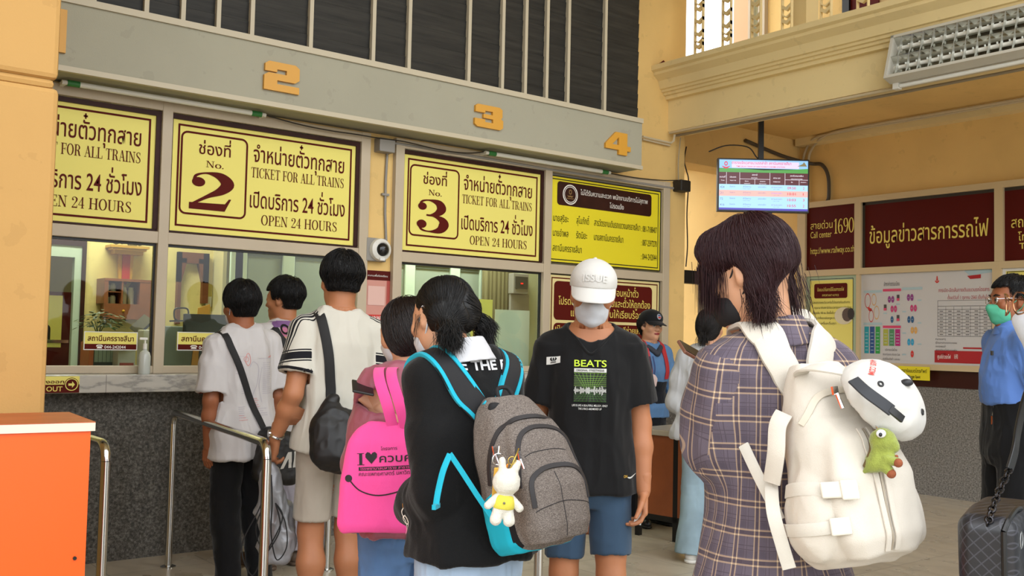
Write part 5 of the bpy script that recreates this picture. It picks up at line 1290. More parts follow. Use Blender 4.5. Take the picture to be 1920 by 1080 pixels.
def tuft(base, d, n, length, spread=.35, droop=.6, rad=.0010, seed=0, steps=10, r0=.006, curl=.0, g=(0, 0, -1)):
    """free-hanging lock of hair: strands that leave base along d and bend towards g"""
    rg = np.random.default_rng(seed); base, d, g = A3(base), unit(d), A3(g)
    P = base + rg.normal(0, r0, (n, 3)); D = d + rg.normal(0, spread, (n, 3)); D /= np.linalg.norm(D, axis=1, keepdims=True); L = rg.uniform(*length, n); ax = rg.normal(0, 1, (n, 3)); path = [P.copy()]
    for k in range(steps):
        D = D + g * droop / steps * 2 + np.cross(ax, D) * curl / steps; D /= np.linalg.norm(D, axis=1, keepdims=True); P = P + D * (L / steps)[:, None]; path.append(P.copy())
    Q = np.stack(path, 1); T = np.gradient(Q, axis=1); T /= np.linalg.norm(T, axis=2, keepdims=True) + 1e-9
    X = np.cross(T, rg.normal(0, 1, (n, 1, 3))); X /= np.linalg.norm(X, axis=2, keepdims=True) + 1e-9; Yv = np.cross(T, X)
    w_ = rad * (1 - 0.8 * np.linspace(0, 1, steps + 1) ** 2)[None, :, None]
    V = np.stack([Q + w_ * (X * math.cos(a) + Yv * math.sin(a)) for a in (0, 2 * PI / 3, 4 * PI / 3)], 2).reshape(-1, 3); st = steps + 1
    b = (np.arange(n)[:, None] * st + np.arange(steps)[None, :])[..., None] * 3; k0 = np.arange(3); k1 = (k0 + 1) % 3
    return V, np.stack([b + k0, b + k1, b + 3 + k1, b + 3 + k0], -1).reshape(-1, 4)
def stitch(name, pts, rad, m, parent, vol, off=0.0, n=8, bvh=None):
    """round cord or zip line that follows a surface"""
    P = np.array([tuple(q) for q in catmull(pts, n)]); keep = vol.d; vol.d = getattr(vol, 'solid', vol.d)
    for _ in range(4): P = P + vol.grad(P) * np.clip(off - vol.at(P), -.06, .06)[:, None]
    g = vol.grad(P); vol.d = keep; Q = [Vector(p) for p in P]
    if bvh:
        for i in range(len(Q)):
            gi = Vector(g[i]); h = bvh.ray_cast(Q[i] + gi * .05, -gi, .1)
            if h[0] is not None: Q[i] = h[0] + gi * off
    return MB().tube(Q, rad, 8).build(name, m, parent, smooth=True, world=False)
# ------------------------------------------------------------------ figures
def rotm(yaw=0, pitch=0, tilt=0):
    """head rotation in degrees: yaw to the left, pitch down, tilt to the right shoulder"""
    return np.array(Matrix.Rotation(math.radians(yaw), 3, 'Z') @ Matrix.Rotation(math.radians(-pitch), 3, 'X') @ Matrix.Rotation(math.radians(tilt), 3, 'Y'))
def frustum(v, a, b, ra, rb, k=0.0, op='u', sq=1.0):
    """cone with flat ends (sleeves, trouser legs)"""
    a, b = A3(a), A3(b); ba = b - a; L = float(np.linalg.norm(ba)); e = ba / L
    def f(X, Y, Z):
        px, py, pz = X - a[0], Y - a[1], Z - a[2]; t = px * e[0] + py * e[1] + pz * e[2]
        r = np.sqrt(np.maximum((px - t * e[0]) ** 2 + ((py - t * e[1]) * sq) ** 2 + (pz - t * e[2]) ** 2, 0)); tt = np.clip(t / L, 0, 1)
        return np.maximum(r - (ra + (rb - ra) * tt), np.maximum(-t, t - L))
    r = max(ra, rb); return v.put(f, np.minimum(a, b) - r, np.maximum(a, b) + r, k, op)
class Fig:
    """proportions and joints of one person, in metres, facing +y"""
    def __init__(s, H, sex='m', yaw=0, pitch=0, tilt=0, arms=None, legs=None, width=1.0, lean=0.0):
        s.H, s.sex, s.w = H, sex, width; h = H
        s.hh = (.136 if sex == 'm' else .131) * h; s.R = rotm(yaw, pitch, tilt); s.lean = lean
        s.piv = A3((0, .004 * h + lean, h - s.hh * .80))
        sh = (.094 if sex == 'm' else .084) * width
        s.arm = {}
        for sd, sg in (('l', -1), ('r', 1)):
            a = dict(shoulder=(sg * sh * h, -.004 * h + lean * .9, .800 * h), elbow=(sg * (sh + .028) * h, -.012 * h, .632 * h), wrist=(sg * (sh + .026) * h, .02 * h, .488 * h),
                     d=(0, .1, -1), n=(-sg, 0, 0), curl=(20, 28, 18), hand=True)
            a.update((arms or {}).get(sd, {})); s.arm[sd] = {k: (A3(v) if isinstance(v, tuple) and k != 'curl' else v) for k, v in a.items()}
        s.leg = {}
        for sd, sg in (('l', -1), ('r', 1)):
            a = dict(hip=(sg * .049 * h, 0, .505 * h), knee=(sg * .053 * h, .012 * h, .285 * h), ankle=(sg * .056 * h, -.012 * h, .045 * h), toe=(sg * .07 * h, .105 * h, .018 * h))
            a.update((legs or {}).get(sd, {})); s.leg[sd] = {k: A3(v) for k, v in a.items()}
    def hp(s, x, y, z):
        """head coordinates (unit = head height, z 0 chin .. 1 crown, y 0 at the ears) to person coordinates"""
        return s.piv + s.R @ (A3((x, y, z - .2)) * s.hh)
    def rows(s):
        h, w = s.H, s.w; ln = s.lean
        if s.sex == 'm': t = [(.44, .070, .050, 0), (.47, .088, .066, 0), (.52, .100, .070, -.004), (.565, .092, .063, -.002), (.61, .085, .058, 0), (.66, .086, .062, 0), (.72, .092, .066, -.002), (.765, .092, .063, -.004), (.80, .076, .052, -.006), (.83, .045, .040, -.006), (.85, .036, .036, -.004)]
        else: t = [(.44, .072, .052, 0), (.47, .092, .068, -.004), (.52, .104, .074, -.008), (.565, .090, .062, -.002), (.62, .076, .053, 0), (.67, .080, .060, .004), (.72, .083, .068, .006), (.765, .080, .059, 0), (.80, .066, .048, -.004), (.83, .040, .037, -.005), (.85, .032, .033, -.004)]
        return [(z * h, a * h * w, b * h * (0.5 + w / 2), y * h + ln * np.clip((z - .5) / .35, 0, 1)) for z, a, b, y in t]
def hand_arrays(wr, d, n, side, L, curl=(20, 28, 18), h=.0024, thumb=(0, 0), spread=1.0):
    wr, d, n = A3(wr), unit(d), A3(n); n = unit(n - d * (n @ d)); t = np.cross(d, n) * (1 if side == 'r' else -1)
    ext = 1.25 * L; v = Vol(wr - ext, wr + ext, h)
    up = lambda a, b, c=0: wr + d * a * L + t * b * L + n * c * L
    v.cone(up(-.30, 0), up(.06, 0), .150 * L, .130 * L)
    for mb_, kb in ((.065, .135), (.022, .047), (-.024, -.043), (-.066, -.125)):
        v.cone(up(.04, mb_), up(.50 - abs(kb) * .22, kb, -.01), .078 * L, .062 * L, .03 * L)
    v.cone(up(.12, .08, .04), up(.34, .13, .05), .075 * L, .055 * L, .04 * L)
    v.cone(up(.12, -.09, .03), up(.34, -.12, .03), .06 * L, .055 * L, .03 * L)
    for i, (kb, ln, r) in enumerate(((.135, .43, .052), (.047, .48, .053), (-.043, .45, .050), (-.125, .36, .044))):
        p = up(.49 - abs(kb) * .25, kb, -.01); ang = 0.0; sp = kb * .55 * spread
        for j, (fr, c) in enumerate(zip((.46, .30, .24), curl)):
            ang += math.radians(c * (1 + .12 * i)); dd = unit(d * math.cos(ang) + n * math.sin(ang) + t * sp * (1 - j * .3)); q = p + dd * ln * fr * L
            r0, r1 = r * (1 - .12 * j), r * (1 - .12 * (j + 1)); v.cone(p, q, r0 * L, r1 * L, .012 * L if j else .028 * L); p = q
    p = up(.13, .105, .03)
    for j, (ln, dd) in enumerate(((.23, d * .62 + t * .70 + n * .35), (.20, d * .80 + t * .45 + n * (.40 + thumb[0])), (.16, d * .9 + t * .25 + n * (.45 + thumb[1])))):
        q = p + unit(dd) * ln * L; v.cone(p, q, (.074 - .012 * j) * L, (.062 - .011 * j) * L, .02 * L); p = q
    return v.mesh(1)
def body(f, root, skin, voxel=.0048, ears=True, upper_only=False):
    h = f.H; hh = f.hh; R = f.R
    lo = A3((-.34 * h, -.2 * h, -.01)); hi = A3((.34 * h, .30 * h, h + .06))
    for a in f.arm.values():
        for q in ('elbow', 'wrist'): lo = np.minimum(lo, a[q] - .1); hi = np.maximum(hi, a[q] + .1)
    if upper_only: lo[2] = .42 * h
    v = Vol(lo, hi, voxel)
    v.loft(f.rows(), p=2.2)
    nb = A3((0, f.lean * .95 - .006 * h, .80 * h)); v.cone(nb, f.hp(0, -.10, .22), .040 * h if f.sex == 'm' else .033 * h, .034 * h if f.sex == 'm' else .029 * h, .05)
    for sd, sg in (('l', -1), ('r', 1)):
        a = f.arm[sd]; v.cone((sg * .036 * h, f.lean * .9 - .008 * h, .822 * h), a['shoulder'], .030 * h, .032 * h, .05)
        g = 1.0 if f.sex == 'm' else .86
        m1 = a['shoulder'] * .55 + a['elbow'] * .45; m2 = a['elbow'] * .65 + a['wrist'] * .35
        v.chain([a['shoulder'], m1, a['elbow'], m2, a['wrist']], [.033 * h * g, .029 * h * g, .0235 * h * g, .0245 * h * g, .0160 * h * g], .03)
        l = f.leg[sd]
        if not upper_only:
            th = l['hip'] * .5 + l['knee'] * .5; cf = l['knee'] * .68 + l['ankle'] * .32 + A3((0, -.010 * h, 0))
            v.chain([l['hip'], th, l['knee'], cf, l['ankle'] * .85 + cf * .15, l['ankle']], [.052 * h, .045 * h, .031 * h, .034 * h, .022 * h, .021 * h], .04)
            v.cone(l['ankle'] + A3((0, -.012 * h, -.022 * h)), l['toe'], .024 * h, .016 * h, .03).cone(l['ankle'], l['toe'] * .6 + l['ankle'] * .4, .02 * h, .02 * h, .02)
    # head
    S = lambda *a: A3(a) * hh
    v.ell(f.hp(0, -.09, .62), S(.345, .42, .38), R, .03)
    v.ell(f.hp(0, .08, .40), S(.275, .30, .42), R, .04)
    v.cone(f.hp(-.15, .08, .19), f.hp(0, .27, .085), .105 * hh, .085 * hh, .04).cone(f.hp(.15, .08, .19), f.hp(0, .27, .085), .105 * hh, .085 * hh, .04)
    v.cone(f.hp(-.15, .315, .575), f.hp(.15, .315, .575), .05 * hh, k=.02)
    for sg in (-1, 1):
        v.ell(f.hp(.145 * sg, .415, .50), S(.085, .07, .055), R, .018, 's')
        v.ell(f.hp(.2 * sg, .26, .37), S(.09, .09, .08), R, .03)
        v.ell(f.hp(.145 * sg, .335, .495), S(.075, .06, .06), R, .006)
    v.cone(f.hp(0, .36, .53), f.hp(0, .455, .36), .032 * hh, .046 * hh, .02)
    for sg in (-1, 1): v.ell(f.hp(.055 * sg, .405, .345), S(.045, .05, .038), R, .01)
    v.ell(f.hp(0, .375, .235), S(.105, .045, .028), R, .008).ell(f.hp(0, .365, .185), S(.09, .045, .03), R, .008)
    v.ell(f.hp(0, .34, .21), S(.12, .09, .008), R, .004, 's') if voxel < .004 else None
    if ears:
        for sg in (-1, 1):
            Re = R @ np.array(Matrix.Rotation(math.radians(-20 * sg), 3, 'Z'))
            v.ell(f.hp(.345 * sg, -.06, .47), S(.035, .085, .135), Re, .01).ell(f.hp(.335 * sg, -.02, .36), S(.035, .05, .055), Re, .012)
            v.ell(f.hp(.385 * sg, -.045, .48), S(.025, .05, .085), Re, .006, 's')
    V, F = v.mesh(2); f.n_main = len(V)
    for sd in 'lr':
        a = f.arm[sd]
        if a['hand']:
            V2, F2 = hand_arrays(a['wrist'], a['d'], a['n'], sd, .108 * h, a['curl'], thumb=a.get('thumb', (0, 0)))
            F = np.concatenate([F, F2 + len(V)]); V = np.concatenate([V, V2])
    o = link_mesh('body', np_mesh('body', V, F), skin, root); return o, v
def skin_mat(name, col):
    m = mat(name, col, .5, spec=.35, bump=.12, bscale=350, var=.05, vscale=14)
    b = m.node_tree.nodes['Principled BSDF']; b.inputs['Subsurface Weight'].default_value = .08
    b.inputs['Subsurface Radius'].default_value = (.012, .005, .003); return m
def cloth(name, col, rough=.85, bump=.5, bscale=900, sheen=.15, var=.03):
    return mat(name, col, rough, spec=.2, bump=bump, bscale=bscale, sheen=sheen, var=var, vscale=6)
def vol_for(f, z0, z1, voxel, side=.42, front=.3, back=.3):
    h = f.H; return Vol((-side * h, -back * h, z0), (side * h, front * h, z1), voxel)
def shirt(f, hem=.5, ease=.018, flare=.012, sleeve=.62, sr=(.046, .058), voxel=.005, neck=(.056, .05, .045), nz=.868, ny=.012, hem_open=.03, cuff=False, extra=None):
    """top with sleeves; sleeve is the fraction along upper arm (0..1) or upper arm + forearm (1..2)"""
    h = f.H; lo = A3((-.30 * h, -.22 * h, hem * h - .03)); hi = A3((.30 * h, .22 * h, .90 * h))
    for a in f.arm.values():
        for q in ('elbow', 'wrist'):
            if sleeve > 1 or q == 'elbow': lo = np.minimum(lo, a[q] - .09); hi = np.maximum(hi, a[q] + .09)
    v = Vol(lo, hi, voxel); R0 = f.rows()
    rows = [(z, a + ease + flare * np.clip((.72 * h - z) / (.25 * h), 0, 1), b + ease + flare * np.clip((.72 * h - z) / (.25 * h), 0, 1), y) for z, a, b, y in R0 if z > hem * h + .015]
    # fabric hangs: never narrower than near the chest at the waist
    mx = max(r[1] for r in rows if r[0] > .6 * h); rows = [(z, max(a, mx * .85) if z < .72 * h else a, max(b, .056 * h + ease) if z < .72 * h else b, y) for z, a, b, y in rows]
    z0, a0, b0, y0 = rows[0][:4]; rows.insert(0, (hem * h, a0 + .004, b0 + .004, y0))
    v.loft(rows, p=2.3)
    for sd, sg in (('l', -1), ('r', 1)):
        a = f.arm[sd]; v.cone((sg * .034 * h, f.lean * .9 - .008 * h, .824 * h), a['shoulder'] + A3((0, 0, .002 * h)), .030 * h + ease * .5, .032 * h + ease * .5, .045)
        S, E_, W_ = a['shoulder'], a['elbow'], a['wrist']
        if sleeve <= 1:
            e = S + (E_ - S) * sleeve; frustum(v, S - (E_ - S) * .05, e, sr[0] * h, sr[1] * h, .022)
        else:
            e = E_ + (W_ - E_) * (sleeve - 1); m_ = S + (E_ - S) * .5; bow = a.get('bow', A3((0, 0, 0)))
            v.chain([S, m_ + bow * .5, E_ + bow, E_ + (W_ - E_) * .5 + bow * .5], [sr[0] * h, sr[0] * h * 1.04, sr[0] * h * .98, (sr[0] + sr[1]) / 2 * h], .04)
            v.cone(E_ + (W_ - E_) * .5 + bow * .5, e, (sr[0] + sr[1]) / 2 * h, sr[1] * h, .03)
    if extra: extra(v)
    v.solid = v.d.copy(); v.ends = []; v.zmin = hem * h + .02
    for sd in 'lr':
        a = f.arm[sd]; S, E_, W_ = a['shoulder'], a['elbow'], a['wrist']
        if sleeve <= 1: e = S + (E_ - S) * sleeve; dr = unit(E_ - S); v.ends.append((e, dr)); frustum(v, e - dr * .05, e + dr * .05, sr[1] * h - .010, sr[1] * h - .008, 0, 's')
        else:
            e = E_ + (W_ - E_) * (sleeve - 1); dr = unit(W_ - E_); v.ends.append((e, dr)); v.inter(lambda X, Y, Z: -np.maximum(((X - e[0]) * -dr[0] + (Y - e[1]) * -dr[1] + (Z - e[2]) * -dr[2]), np.sqrt((X - e[0]) ** 2 + (Y - e[1]) ** 2 + (Z - e[2]) ** 2) - .09)); frustum(v, e - dr * .035, e + dr * .05, sr[1] * h - .009, sr[1] * h - .007, 0, 's')
    if hem_open: v.loft([(hem * h - .04, rows[0][1] - .018, rows[0][2] - .018, rows[0][3]), (hem * h + hem_open, rows[1][1] - .020, rows[1][2] - .020, rows[1][3])], op='s')
    if neck: v.ell((0, f.lean + ny * h, nz * h), (neck[0] * h / 1.0 * 1.0, neck[1] * h, neck[2] * h), None, .006, 's')
    return v
def neck_rib(f, t, m, root, neck=(.056, .05, .045), nz=.868, ny=.012, rad=.0055):
    """ribbed band round the neck opening"""
    h = f.H; bv = bvh_of(t); P = []
    for k in range(40):
        a = 2 * PI * k / 40; best = None
        for s_ in (1.06, 1.02, .98, .94, .9, .86, .82, .78, .74, .7, .66, .62):
            x, y = neck[0] * h * s_ * math.cos(a), f.lean + ny * h + neck[1] * h * s_ * math.sin(a); hit = bv.ray_cast(Vector((x, y, .93 * h)), Vector((0, 0, -1)))
            if hit[0] is not None and hit[0].z > .72 * h and (best is None or hit[0].z > best.z): best = hit[0]
        if best is not None: P.append(best)
    for _ in range(4): P = [(P[i - 1] + P[i] * 2 + P[(i + 1) % len(P)]) / 4 for i in range(len(P))]
    return MB().tube(P, rad, 8, closed=True).build('neck_rib', m, root, smooth=True, world=False)
def legs_wear(f, waist=.60, ends=(.05, .05), radii=((.060, .047, .044), (.060, .047, .044)), ease=.012, voxel=.006, open_=.05, hip_ease=None):
    """trousers or shorts; ends = height of each hem as a fraction of H"""
    h = f.H; v = Vol((-.26 * h, -.26 * h, min(ends) * h - .05), (.26 * h, .3 * h, waist * h + .03), voxel)
    v.ends = []; v.zmin = -1; cut = []
    R0 = [(z, a + ease, b + ease, y) for z, a, b, y in f.rows() if z < waist * h - .01 and z > .43 * h]; R0.append((waist * h, R0[-1][1], R0[-1][2], R0[-1][3])); v.loft(R0, p=2.3)
    for sd, en, rr in zip('lr', ends, radii):
        l = f.leg[sd]; hip, kn, an = l['hip'] + A3((0, 0, .0)), l['knee'], l['ankle']
        P = lambda z: hip + (kn - hip) * ((hip[2] - z) / (hip[2] - kn[2])) if z > kn[2] else kn + (an - kn) * ((kn[2] - z) / (kn[2] - an[2]))
        ze = en * h
        if ze < kn[2] - .03: frustum(v, hip, kn, rr[0] * h, rr[1] * h, .02); v.cone(kn + (hip - kn) * .1, kn + (an - kn) * .3, rr[1] * h, rr[1] * h * .99, .03); frustum(v, kn, P(ze), rr[1] * h, rr[2] * h, .03); e, pre = P(ze), P(ze + .05)
        else: frustum(v, hip, P(ze), rr[0] * h, rr[2] * h, .02); e, pre = P(ze), P(ze + .05)
        dr = unit(e - pre); 
        v.ends.append((e, dr)); cut.append((e, dr, rr))
    v.solid = v.d.copy()
    for e, dr, rr in cut:
        if open_: frustum(v, e - dr * open_, e + dr * .04, rr[2] * h - .012, rr[2] * h - .009, 0, 's')
    return v
def shoe(f, sd, m, root, sole=None, name='shoe', high=.045):
    h = f.H; l = f.leg[sd]; an, toe = l['ankle'], l['toe']; d = unit((toe - an) * A3((1, 1, 0))); v = Vol(np.minimum(an, toe) - .12, np.maximum(an, toe) + .12, .004)
    hl = A3((an[0], an[1], 0)) - d * .045; tp = A3((toe[0], toe[1], 0)) + d * .015
    v.cone(hl + A3((0, 0, .045)), tp + A3((0, 0, .034)), .038, .036).cone(A3((an[0], an[1], .05)), A3((an[0], an[1], an[2] + high)), .042, .038, .03).cone(A3((an[0], an[1], .06)), (hl + tp) * .5 + A3((0, 0, .055)) + d * .03, .036, .03, .03)
    v.inter(lambda X, Y, Z: .018 - Z + 0 * X + 0 * Y)
    o = organic(name, v, m, root)
    q = Vol(np.minimum(hl, tp) - .09, np.maximum(hl, tp) + .09, .005); q.cone(hl + A3((0, 0, .02)), tp + A3((0, 0, .02)), .043, .042); q.inter(lambda X, Y, Z: np.maximum(Z - .024, .001 - Z) + 0 * X + 0 * Y)
    organic('sole', q, sole or m, o, 1); return o
HAIR = mat('black_hair', '#0c0a0a', .5, spec=.35)
def hair_mesh(name, f, v, m, root, n, flow, length, rad=.0010, lift=(.0005, .004), seed=1, jitter=.15, where=None, extra=None, base_post=None, sag=0.0):
    """base volume plus locks on top of it, as one mesh"""
    V, F = v.mesh(2)
    if base_post: V = base_post(V, F)
    rg = np.random.default_rng(seed); idx = np.arange(len(V))
    if where is not None: idx = idx[where(V)]
    pick = rg.choice(idx, min(n, len(idx)), replace=False); VS, FS = strands(name, v, m, root, V[pick], flow, length, 12, rad, lift, seed, jitter, sag)
    F = np.concatenate([F, FS + len(V)]); V = np.concatenate([V, VS])
    for (Ve, Fe) in (extra or []): F = np.concatenate([F, Fe + len(V)]); V = np.concatenate([V, Ve])
    return link_mesh(name, np_mesh(name, V, F), m, root)
def short_hair(f, root, m=None, n=2600, seed=1, vol=.035, nape=.22, fringe=.74, side=.46, rad=.0011, length=(.04, .085), top=None):
    hh, R = f.hh, f.R; c = f.hp(0, -.05, .6); v = Vol(c - .2, c + .2, .0038); S = lambda *a: A3(a) * hh
    v.ell(f.hp(0, -.10, .65), S(.345 + vol, .435 + vol, .375 + vol * 1.3), R).ell(f.hp(0, -.20, .52), S(.31 + vol * .8, .31 + vol * .6, .26), R, .03)
    v.box(f.hp(0, -.25, nape + .14 - .5), S(.7, .6, .5), R, .05, .05, 's')             # bulk ends above the nape
    v.ell(f.hp(0, -.155, .45), S(.315, .325, .36), R, .03).ell(f.hp(0, -.2, .30), S(.20, .20, .2), R, .03)   # close-cropped nape
    v.box(f.hp(0, .46, fringe - .5), S(.6, .33, .5), R, .02, .012, 's')                 # face
    for sg in (-1, 1): v.box(f.hp(.46 * sg, .02, side - .5), S(.20, .20, .5), R, .02, .012, 's')    # ears
    v.box(f.hp(0, -.25, nape - .06 - .5), S(.7, .5, .5), R, .03, .02, 's')
    if top: v.plane(f.hp(0, 0, top), R @ A3((0, 0, 1)))
    crown = f.hp(0, -.28, .98); dn = R @ A3((0, -.05, -1))
    flow = lambda P: (lambda d: d / (np.linalg.norm(d, axis=1, keepdims=True) + 1e-9))((P - crown)) * .9 + dn * .5
    def tousle(V, F):
        N = normals(V, F); return V + N * (.0045 * vnoise(V * 42, seed) + .003 * vnoise(V * 95, seed + 3))[:, None]
    return hair_mesh('hair', f, v, m or HAIR, root, n, flow, length, rad, (.0, .009), seed, .34, base_post=tousle)
def face_mask(f, root, m, straps=True, low=.02, high=.40, name='face_mask', loops=None):
    hh, R = f.hh, f.R; c = f.hp(0, .3, .25); v = Vol(c - .13, c + .13, .003); S = lambda *a: A3(a) * hh
    v.ell(f.hp(0, .13, .25), S(.285, .345, .30), R).cone(f.hp(0, .38, .42), f.hp(0, .47, .33), .03 * hh, .055 * hh, .04).cone(f.hp(-.10, .17, .12), f.hp(.10, .17, .12), .125 * hh, k=.03).cone(f.hp(0, .3, .05), f.hp(0, .33, .08), .085 * hh, k=.03)
    v.plane(f.hp(0, .12, .3), R @ A3((0, -1, 0))); v.plane(f.hp(0, .40, high), R @ A3((0, -.25, 1))); v.plane(f.hp(0, .3, low - .03), R @ A3((0, .0, -1)))
    def pleat(V, F):
        q = (V - f.piv) @ R / hh; N = normals(V, F); fz = (q[:, 2] + .2 - low) / (high - low)
        return V + N * (.0009 * np.sin(fz * 2 * PI * 2.5))[:, None] * (np.abs(q[:, 0]) < .2)[:, None]
    o = organic(name, v, m, root, 2, post=pleat)
    if straps:
        for sg in (-1, 1):
            P = [f.hp(.235 * sg, .18, .36), f.hp(.33 * sg, .06, .45), f.hp(.365 * sg, -.06, .60), f.hp(.355 * sg, -.14, .48), f.hp(.33 * sg, -.06, .30), f.hp(.24 * sg, .16, .14)]
            MB().tube(catmull([Vector(p) for p in P], 6), .0022, 6).build('ear_loop', m, o, smooth=True, world=False)
    return o
def eyes(f, root, iris='#20130d', brows=HAIR, look=0.0):
    hh, R = f.hh, f.R
    for sg in (-1, 1):
        c = f.hp(.145 * sg, .335, .497); r = .068 * hh; fw = R @ A3((look, 1, 0)); fw = unit(fw)
        e = MB().sphere(c, r, 16).build('eye', mat('eye_white', '#d9d3cc', .15), root, smooth='all', world=False)
        ci = Vector(c + fw * r * .80); x, y = perp(fw)
        MB().lathe([(r * .5, 0), (r * .46, r * .17), (r * .2, r * .225)], ci, tuple(fw), 16).build('iris', mat('iris_dark', iris, .1), e, smooth=True, world=False)
        MB().tube([f.hp(.065 * sg, .395, .59), f.hp(.14 * sg, .385, .615), f.hp(.225 * sg, .335, .595)], [.0035, .0042, .0022], 6).build('eyebrow', brows, root, smooth=True, world=False)
        MB().tube([f.hp(.075 * sg, .385, .495), f.hp(.145 * sg, .402, .527), f.hp(.215 * sg, .365, .505)], [.0016, .0026, .0016], 6).build('eyelid', mat('lash_dark', '#1a100c', .5), root, smooth=True, world=False)
def tuck(ob, vols, f, gap=.006, reach=.03, arms=True):
    """keep the body inside the clothes where they cover it"""
    me = ob.data; n = len(me.vertices); V = np.empty(n * 3, np.float32); me.vertices.foreach_get('co', V); V = V.reshape(-1, 3).astype(float)
    N = np.empty(n * 3, np.float32); me.vertices.foreach_get('normal', N); N = N.reshape(-1, 3).astype(float)
    free = np.zeros(n, bool)
    if arms:
        for a in f.arm.values():
            for p, q, r in ((a['elbow'] * .8 + a['shoulder'] * .2, a['wrist'], .042), (a['wrist'], a['wrist'] + unit(a['d']) * .04, .04)):
                t = np.clip(((V - p) @ (q - p)) / ((q - p) @ (q - p)), 0, 1); free |= np.linalg.norm(V - p - t[:, None] * (q - p), axis=1) < r
    free |= V[:, 2] > f.H * .86; free[f.n_main:] = True
    for v in vols:
        keep, v.d = v.d, v.solid
        for _ in range(3):
            fr = free | (V[:, 2] < v.zmin)
            for e, dr in v.ends: fr |= ((V - e) @ dr > -.015) & (np.linalg.norm(V - e, axis=1) < .16)
            inb = np.all((V > v.lo + v.h * 2) & (V < v.lo + (np.array(v.d.shape) - 3) * v.h), axis=1) & ~fr
            d = np.full(n, -1.0); d[inb] = v.at(V[inb]); mv = (d > -gap) & (d < reach)
            V[mv] -= v.grad(V[mv]) * (np.minimum(d[mv] + gap, .02))[:, None]
        v.d = keep
    me.vertices.foreach_set('co', V.astype(np.float32).ravel()); me.update()
def person(label, x, y, deg, group=None, lean=0):
    """lean: whole figure tilted sideways (degrees, + to its right)"""
    r = thing('person', label, 'person', (x, y, 0), math.radians(deg), group); r.rotation_euler.y = math.radians(lean); return r
def same_pose(o, r):
    o.location = r.location; o.rotation_euler = r.rotation_euler; return o
def ground(px, py, D):
    p = atD(px, py, D); return p.x, p.y
SKIN_TAN = skin_mat('skin_tan', '#a56d4b'); SKIN_BROWN = skin_mat('skin_brown', '#8f5638'); SKIN_LIGHT = skin_mat('skin_light', '#c08f70')
CAPW = cloth('white_cap_cloth', '#c9c7c2', bump=.3); MASKW = cloth('white_mask_cloth', '#bfc2c8', bump=.2, bscale=600)
BLKTEE = cloth('black_tee_cloth', '#131314'); NAVY = cloth('slate_blue_cloth', '#33475c')
def brim(f, m, parent, y0=.40, L=.42, zb=.66, drop=.16, half=.375, back=.05, curve=.12):
    """curved visor in head coordinates"""
    V = []; F = []; nu, nv = 25, 9
    for i in range(nu):
        u = -1 + 2 * i / (nu - 1); th = u * 1.22; bx, by = half * math.sin(th), -back + (y0 + back) * math.cos(th)
        for j in range(nv):
            t = j / (nv - 1); l = L * max(0.0, 1 - abs(u) ** 2.6) ** .5 * t
            V.append(Vector(f.hp(bx + .04 * u * t * (1 - abs(u)), by + l, zb - drop * (l / L) - curve * u * u * (.35 + .65 * min(1, l / (.5 * L))))))
    for i in range(nu - 1):
        for j in range(nv - 1): F.append((i * nv + j, i * nv + j + 1, (i + 1) * nv + j + 1, (i + 1) * nv + j))
    o = MB().raw(V, F).build('brim', m, parent, smooth='all', world=False)
    md = o.modifiers.new('thick', 'SOLIDIFY'); md.thickness = .0035; md.offset = 0
    return o
def cap(f, m, root, name='cap', zb=.64, tall=.40, brim_kw=None, panels=True, r=(.385, .475)):
    hh, R = f.hh, f.R; c = f.hp(0, -.05, .8); v = Vol(c - .17, c + .17, .0034); S = lambda *a: A3(a) * hh
    v.ell(f.hp(0, -.075, zb + .01), S(r[0], r[1], tall), R).ell(f.hp(0, .10, zb + .12), S(r[0] * .86, r[1] * .68, tall * .62), R, .03)
    v.plane(f.hp(0, .4, zb - .01), R @ A3((0, .10, -1)))
    v.ell(f.hp(0, -.075, zb - .02), S(r[0] - .03, r[1] - .03, tall - .04), R, .0, 's')
    o = organic(name, v, m, root, 3); b = brim(f, m, o, **(dict(zb=zb) | (brim_kw or {})))
    MB().sphere(f.hp(0, -.08, zb + tall + .012), .008, 12, (1, 1, .6)).build('top_button', m, o, smooth='all', world=False)
    return o, b

def loc(r, px, py, D):
    """the point seen at a pixel at distance D, in the frame of the figure r"""
    W = Matrix.Translation(r.location) @ r.rotation_euler.to_matrix().to_4x4(); return A3(tuple(W.inverted() @ atD(px, py, D)))
WTEE = cloth('white_tee_cloth', '#bfbbba'); BLKTR = cloth('black_trouser_cloth', '#111113'); NYLON = mat('black_nylon', '#0f0f11', .5, bump=.3, bscale=500); WEB = mat('black_webbing', '#101011', .7, bump=.5, bscale=700)
SHOEW = mat('white_shoe', '#c9c4b8', .5)
DENIM = mat('mid_denim', '#4c6b94', .85, bump=.5, bscale=700, var=.25, vscale=7); DENIML = mat('pale_denim', '#9db3cc', .85, bump=.5, bscale=700, var=.12, vscale=7)
PADB = mat('black_padding', '#151518', .8, bump=.4, bscale=900); ZIPC = mat('zip_tape', '#211d1f', .6); PLUSHW = mat('white_plush', '#dcd8cb', .95, bump=1.0, bscale=500, sheen=.4); PLUSHY = mat('yellow_plush_cloth', '#d8cc4a', .9, bump=.6, bscale=600)
def local_thing(name, label, cat, r, c, rot=(0, 0, 0), group=None):
    o = thing(name, label, cat, group=group); M4 = Matrix.Translation(Vector(c)) @ (Matrix.Rotation(math.radians(rot[2]), 4, 'Z') @ Matrix.Rotation(math.radians(rot[1]), 4, 'Y') @ Matrix.Rotation(math.radians(rot[0]), 4, 'X'))
    W = (Matrix.Translation(r.location) @ r.rotation_euler.to_matrix().to_4x4()) @ M4
    o.location = W.to_translation(); o.rotation_euler = W.to_euler(); return o, M4
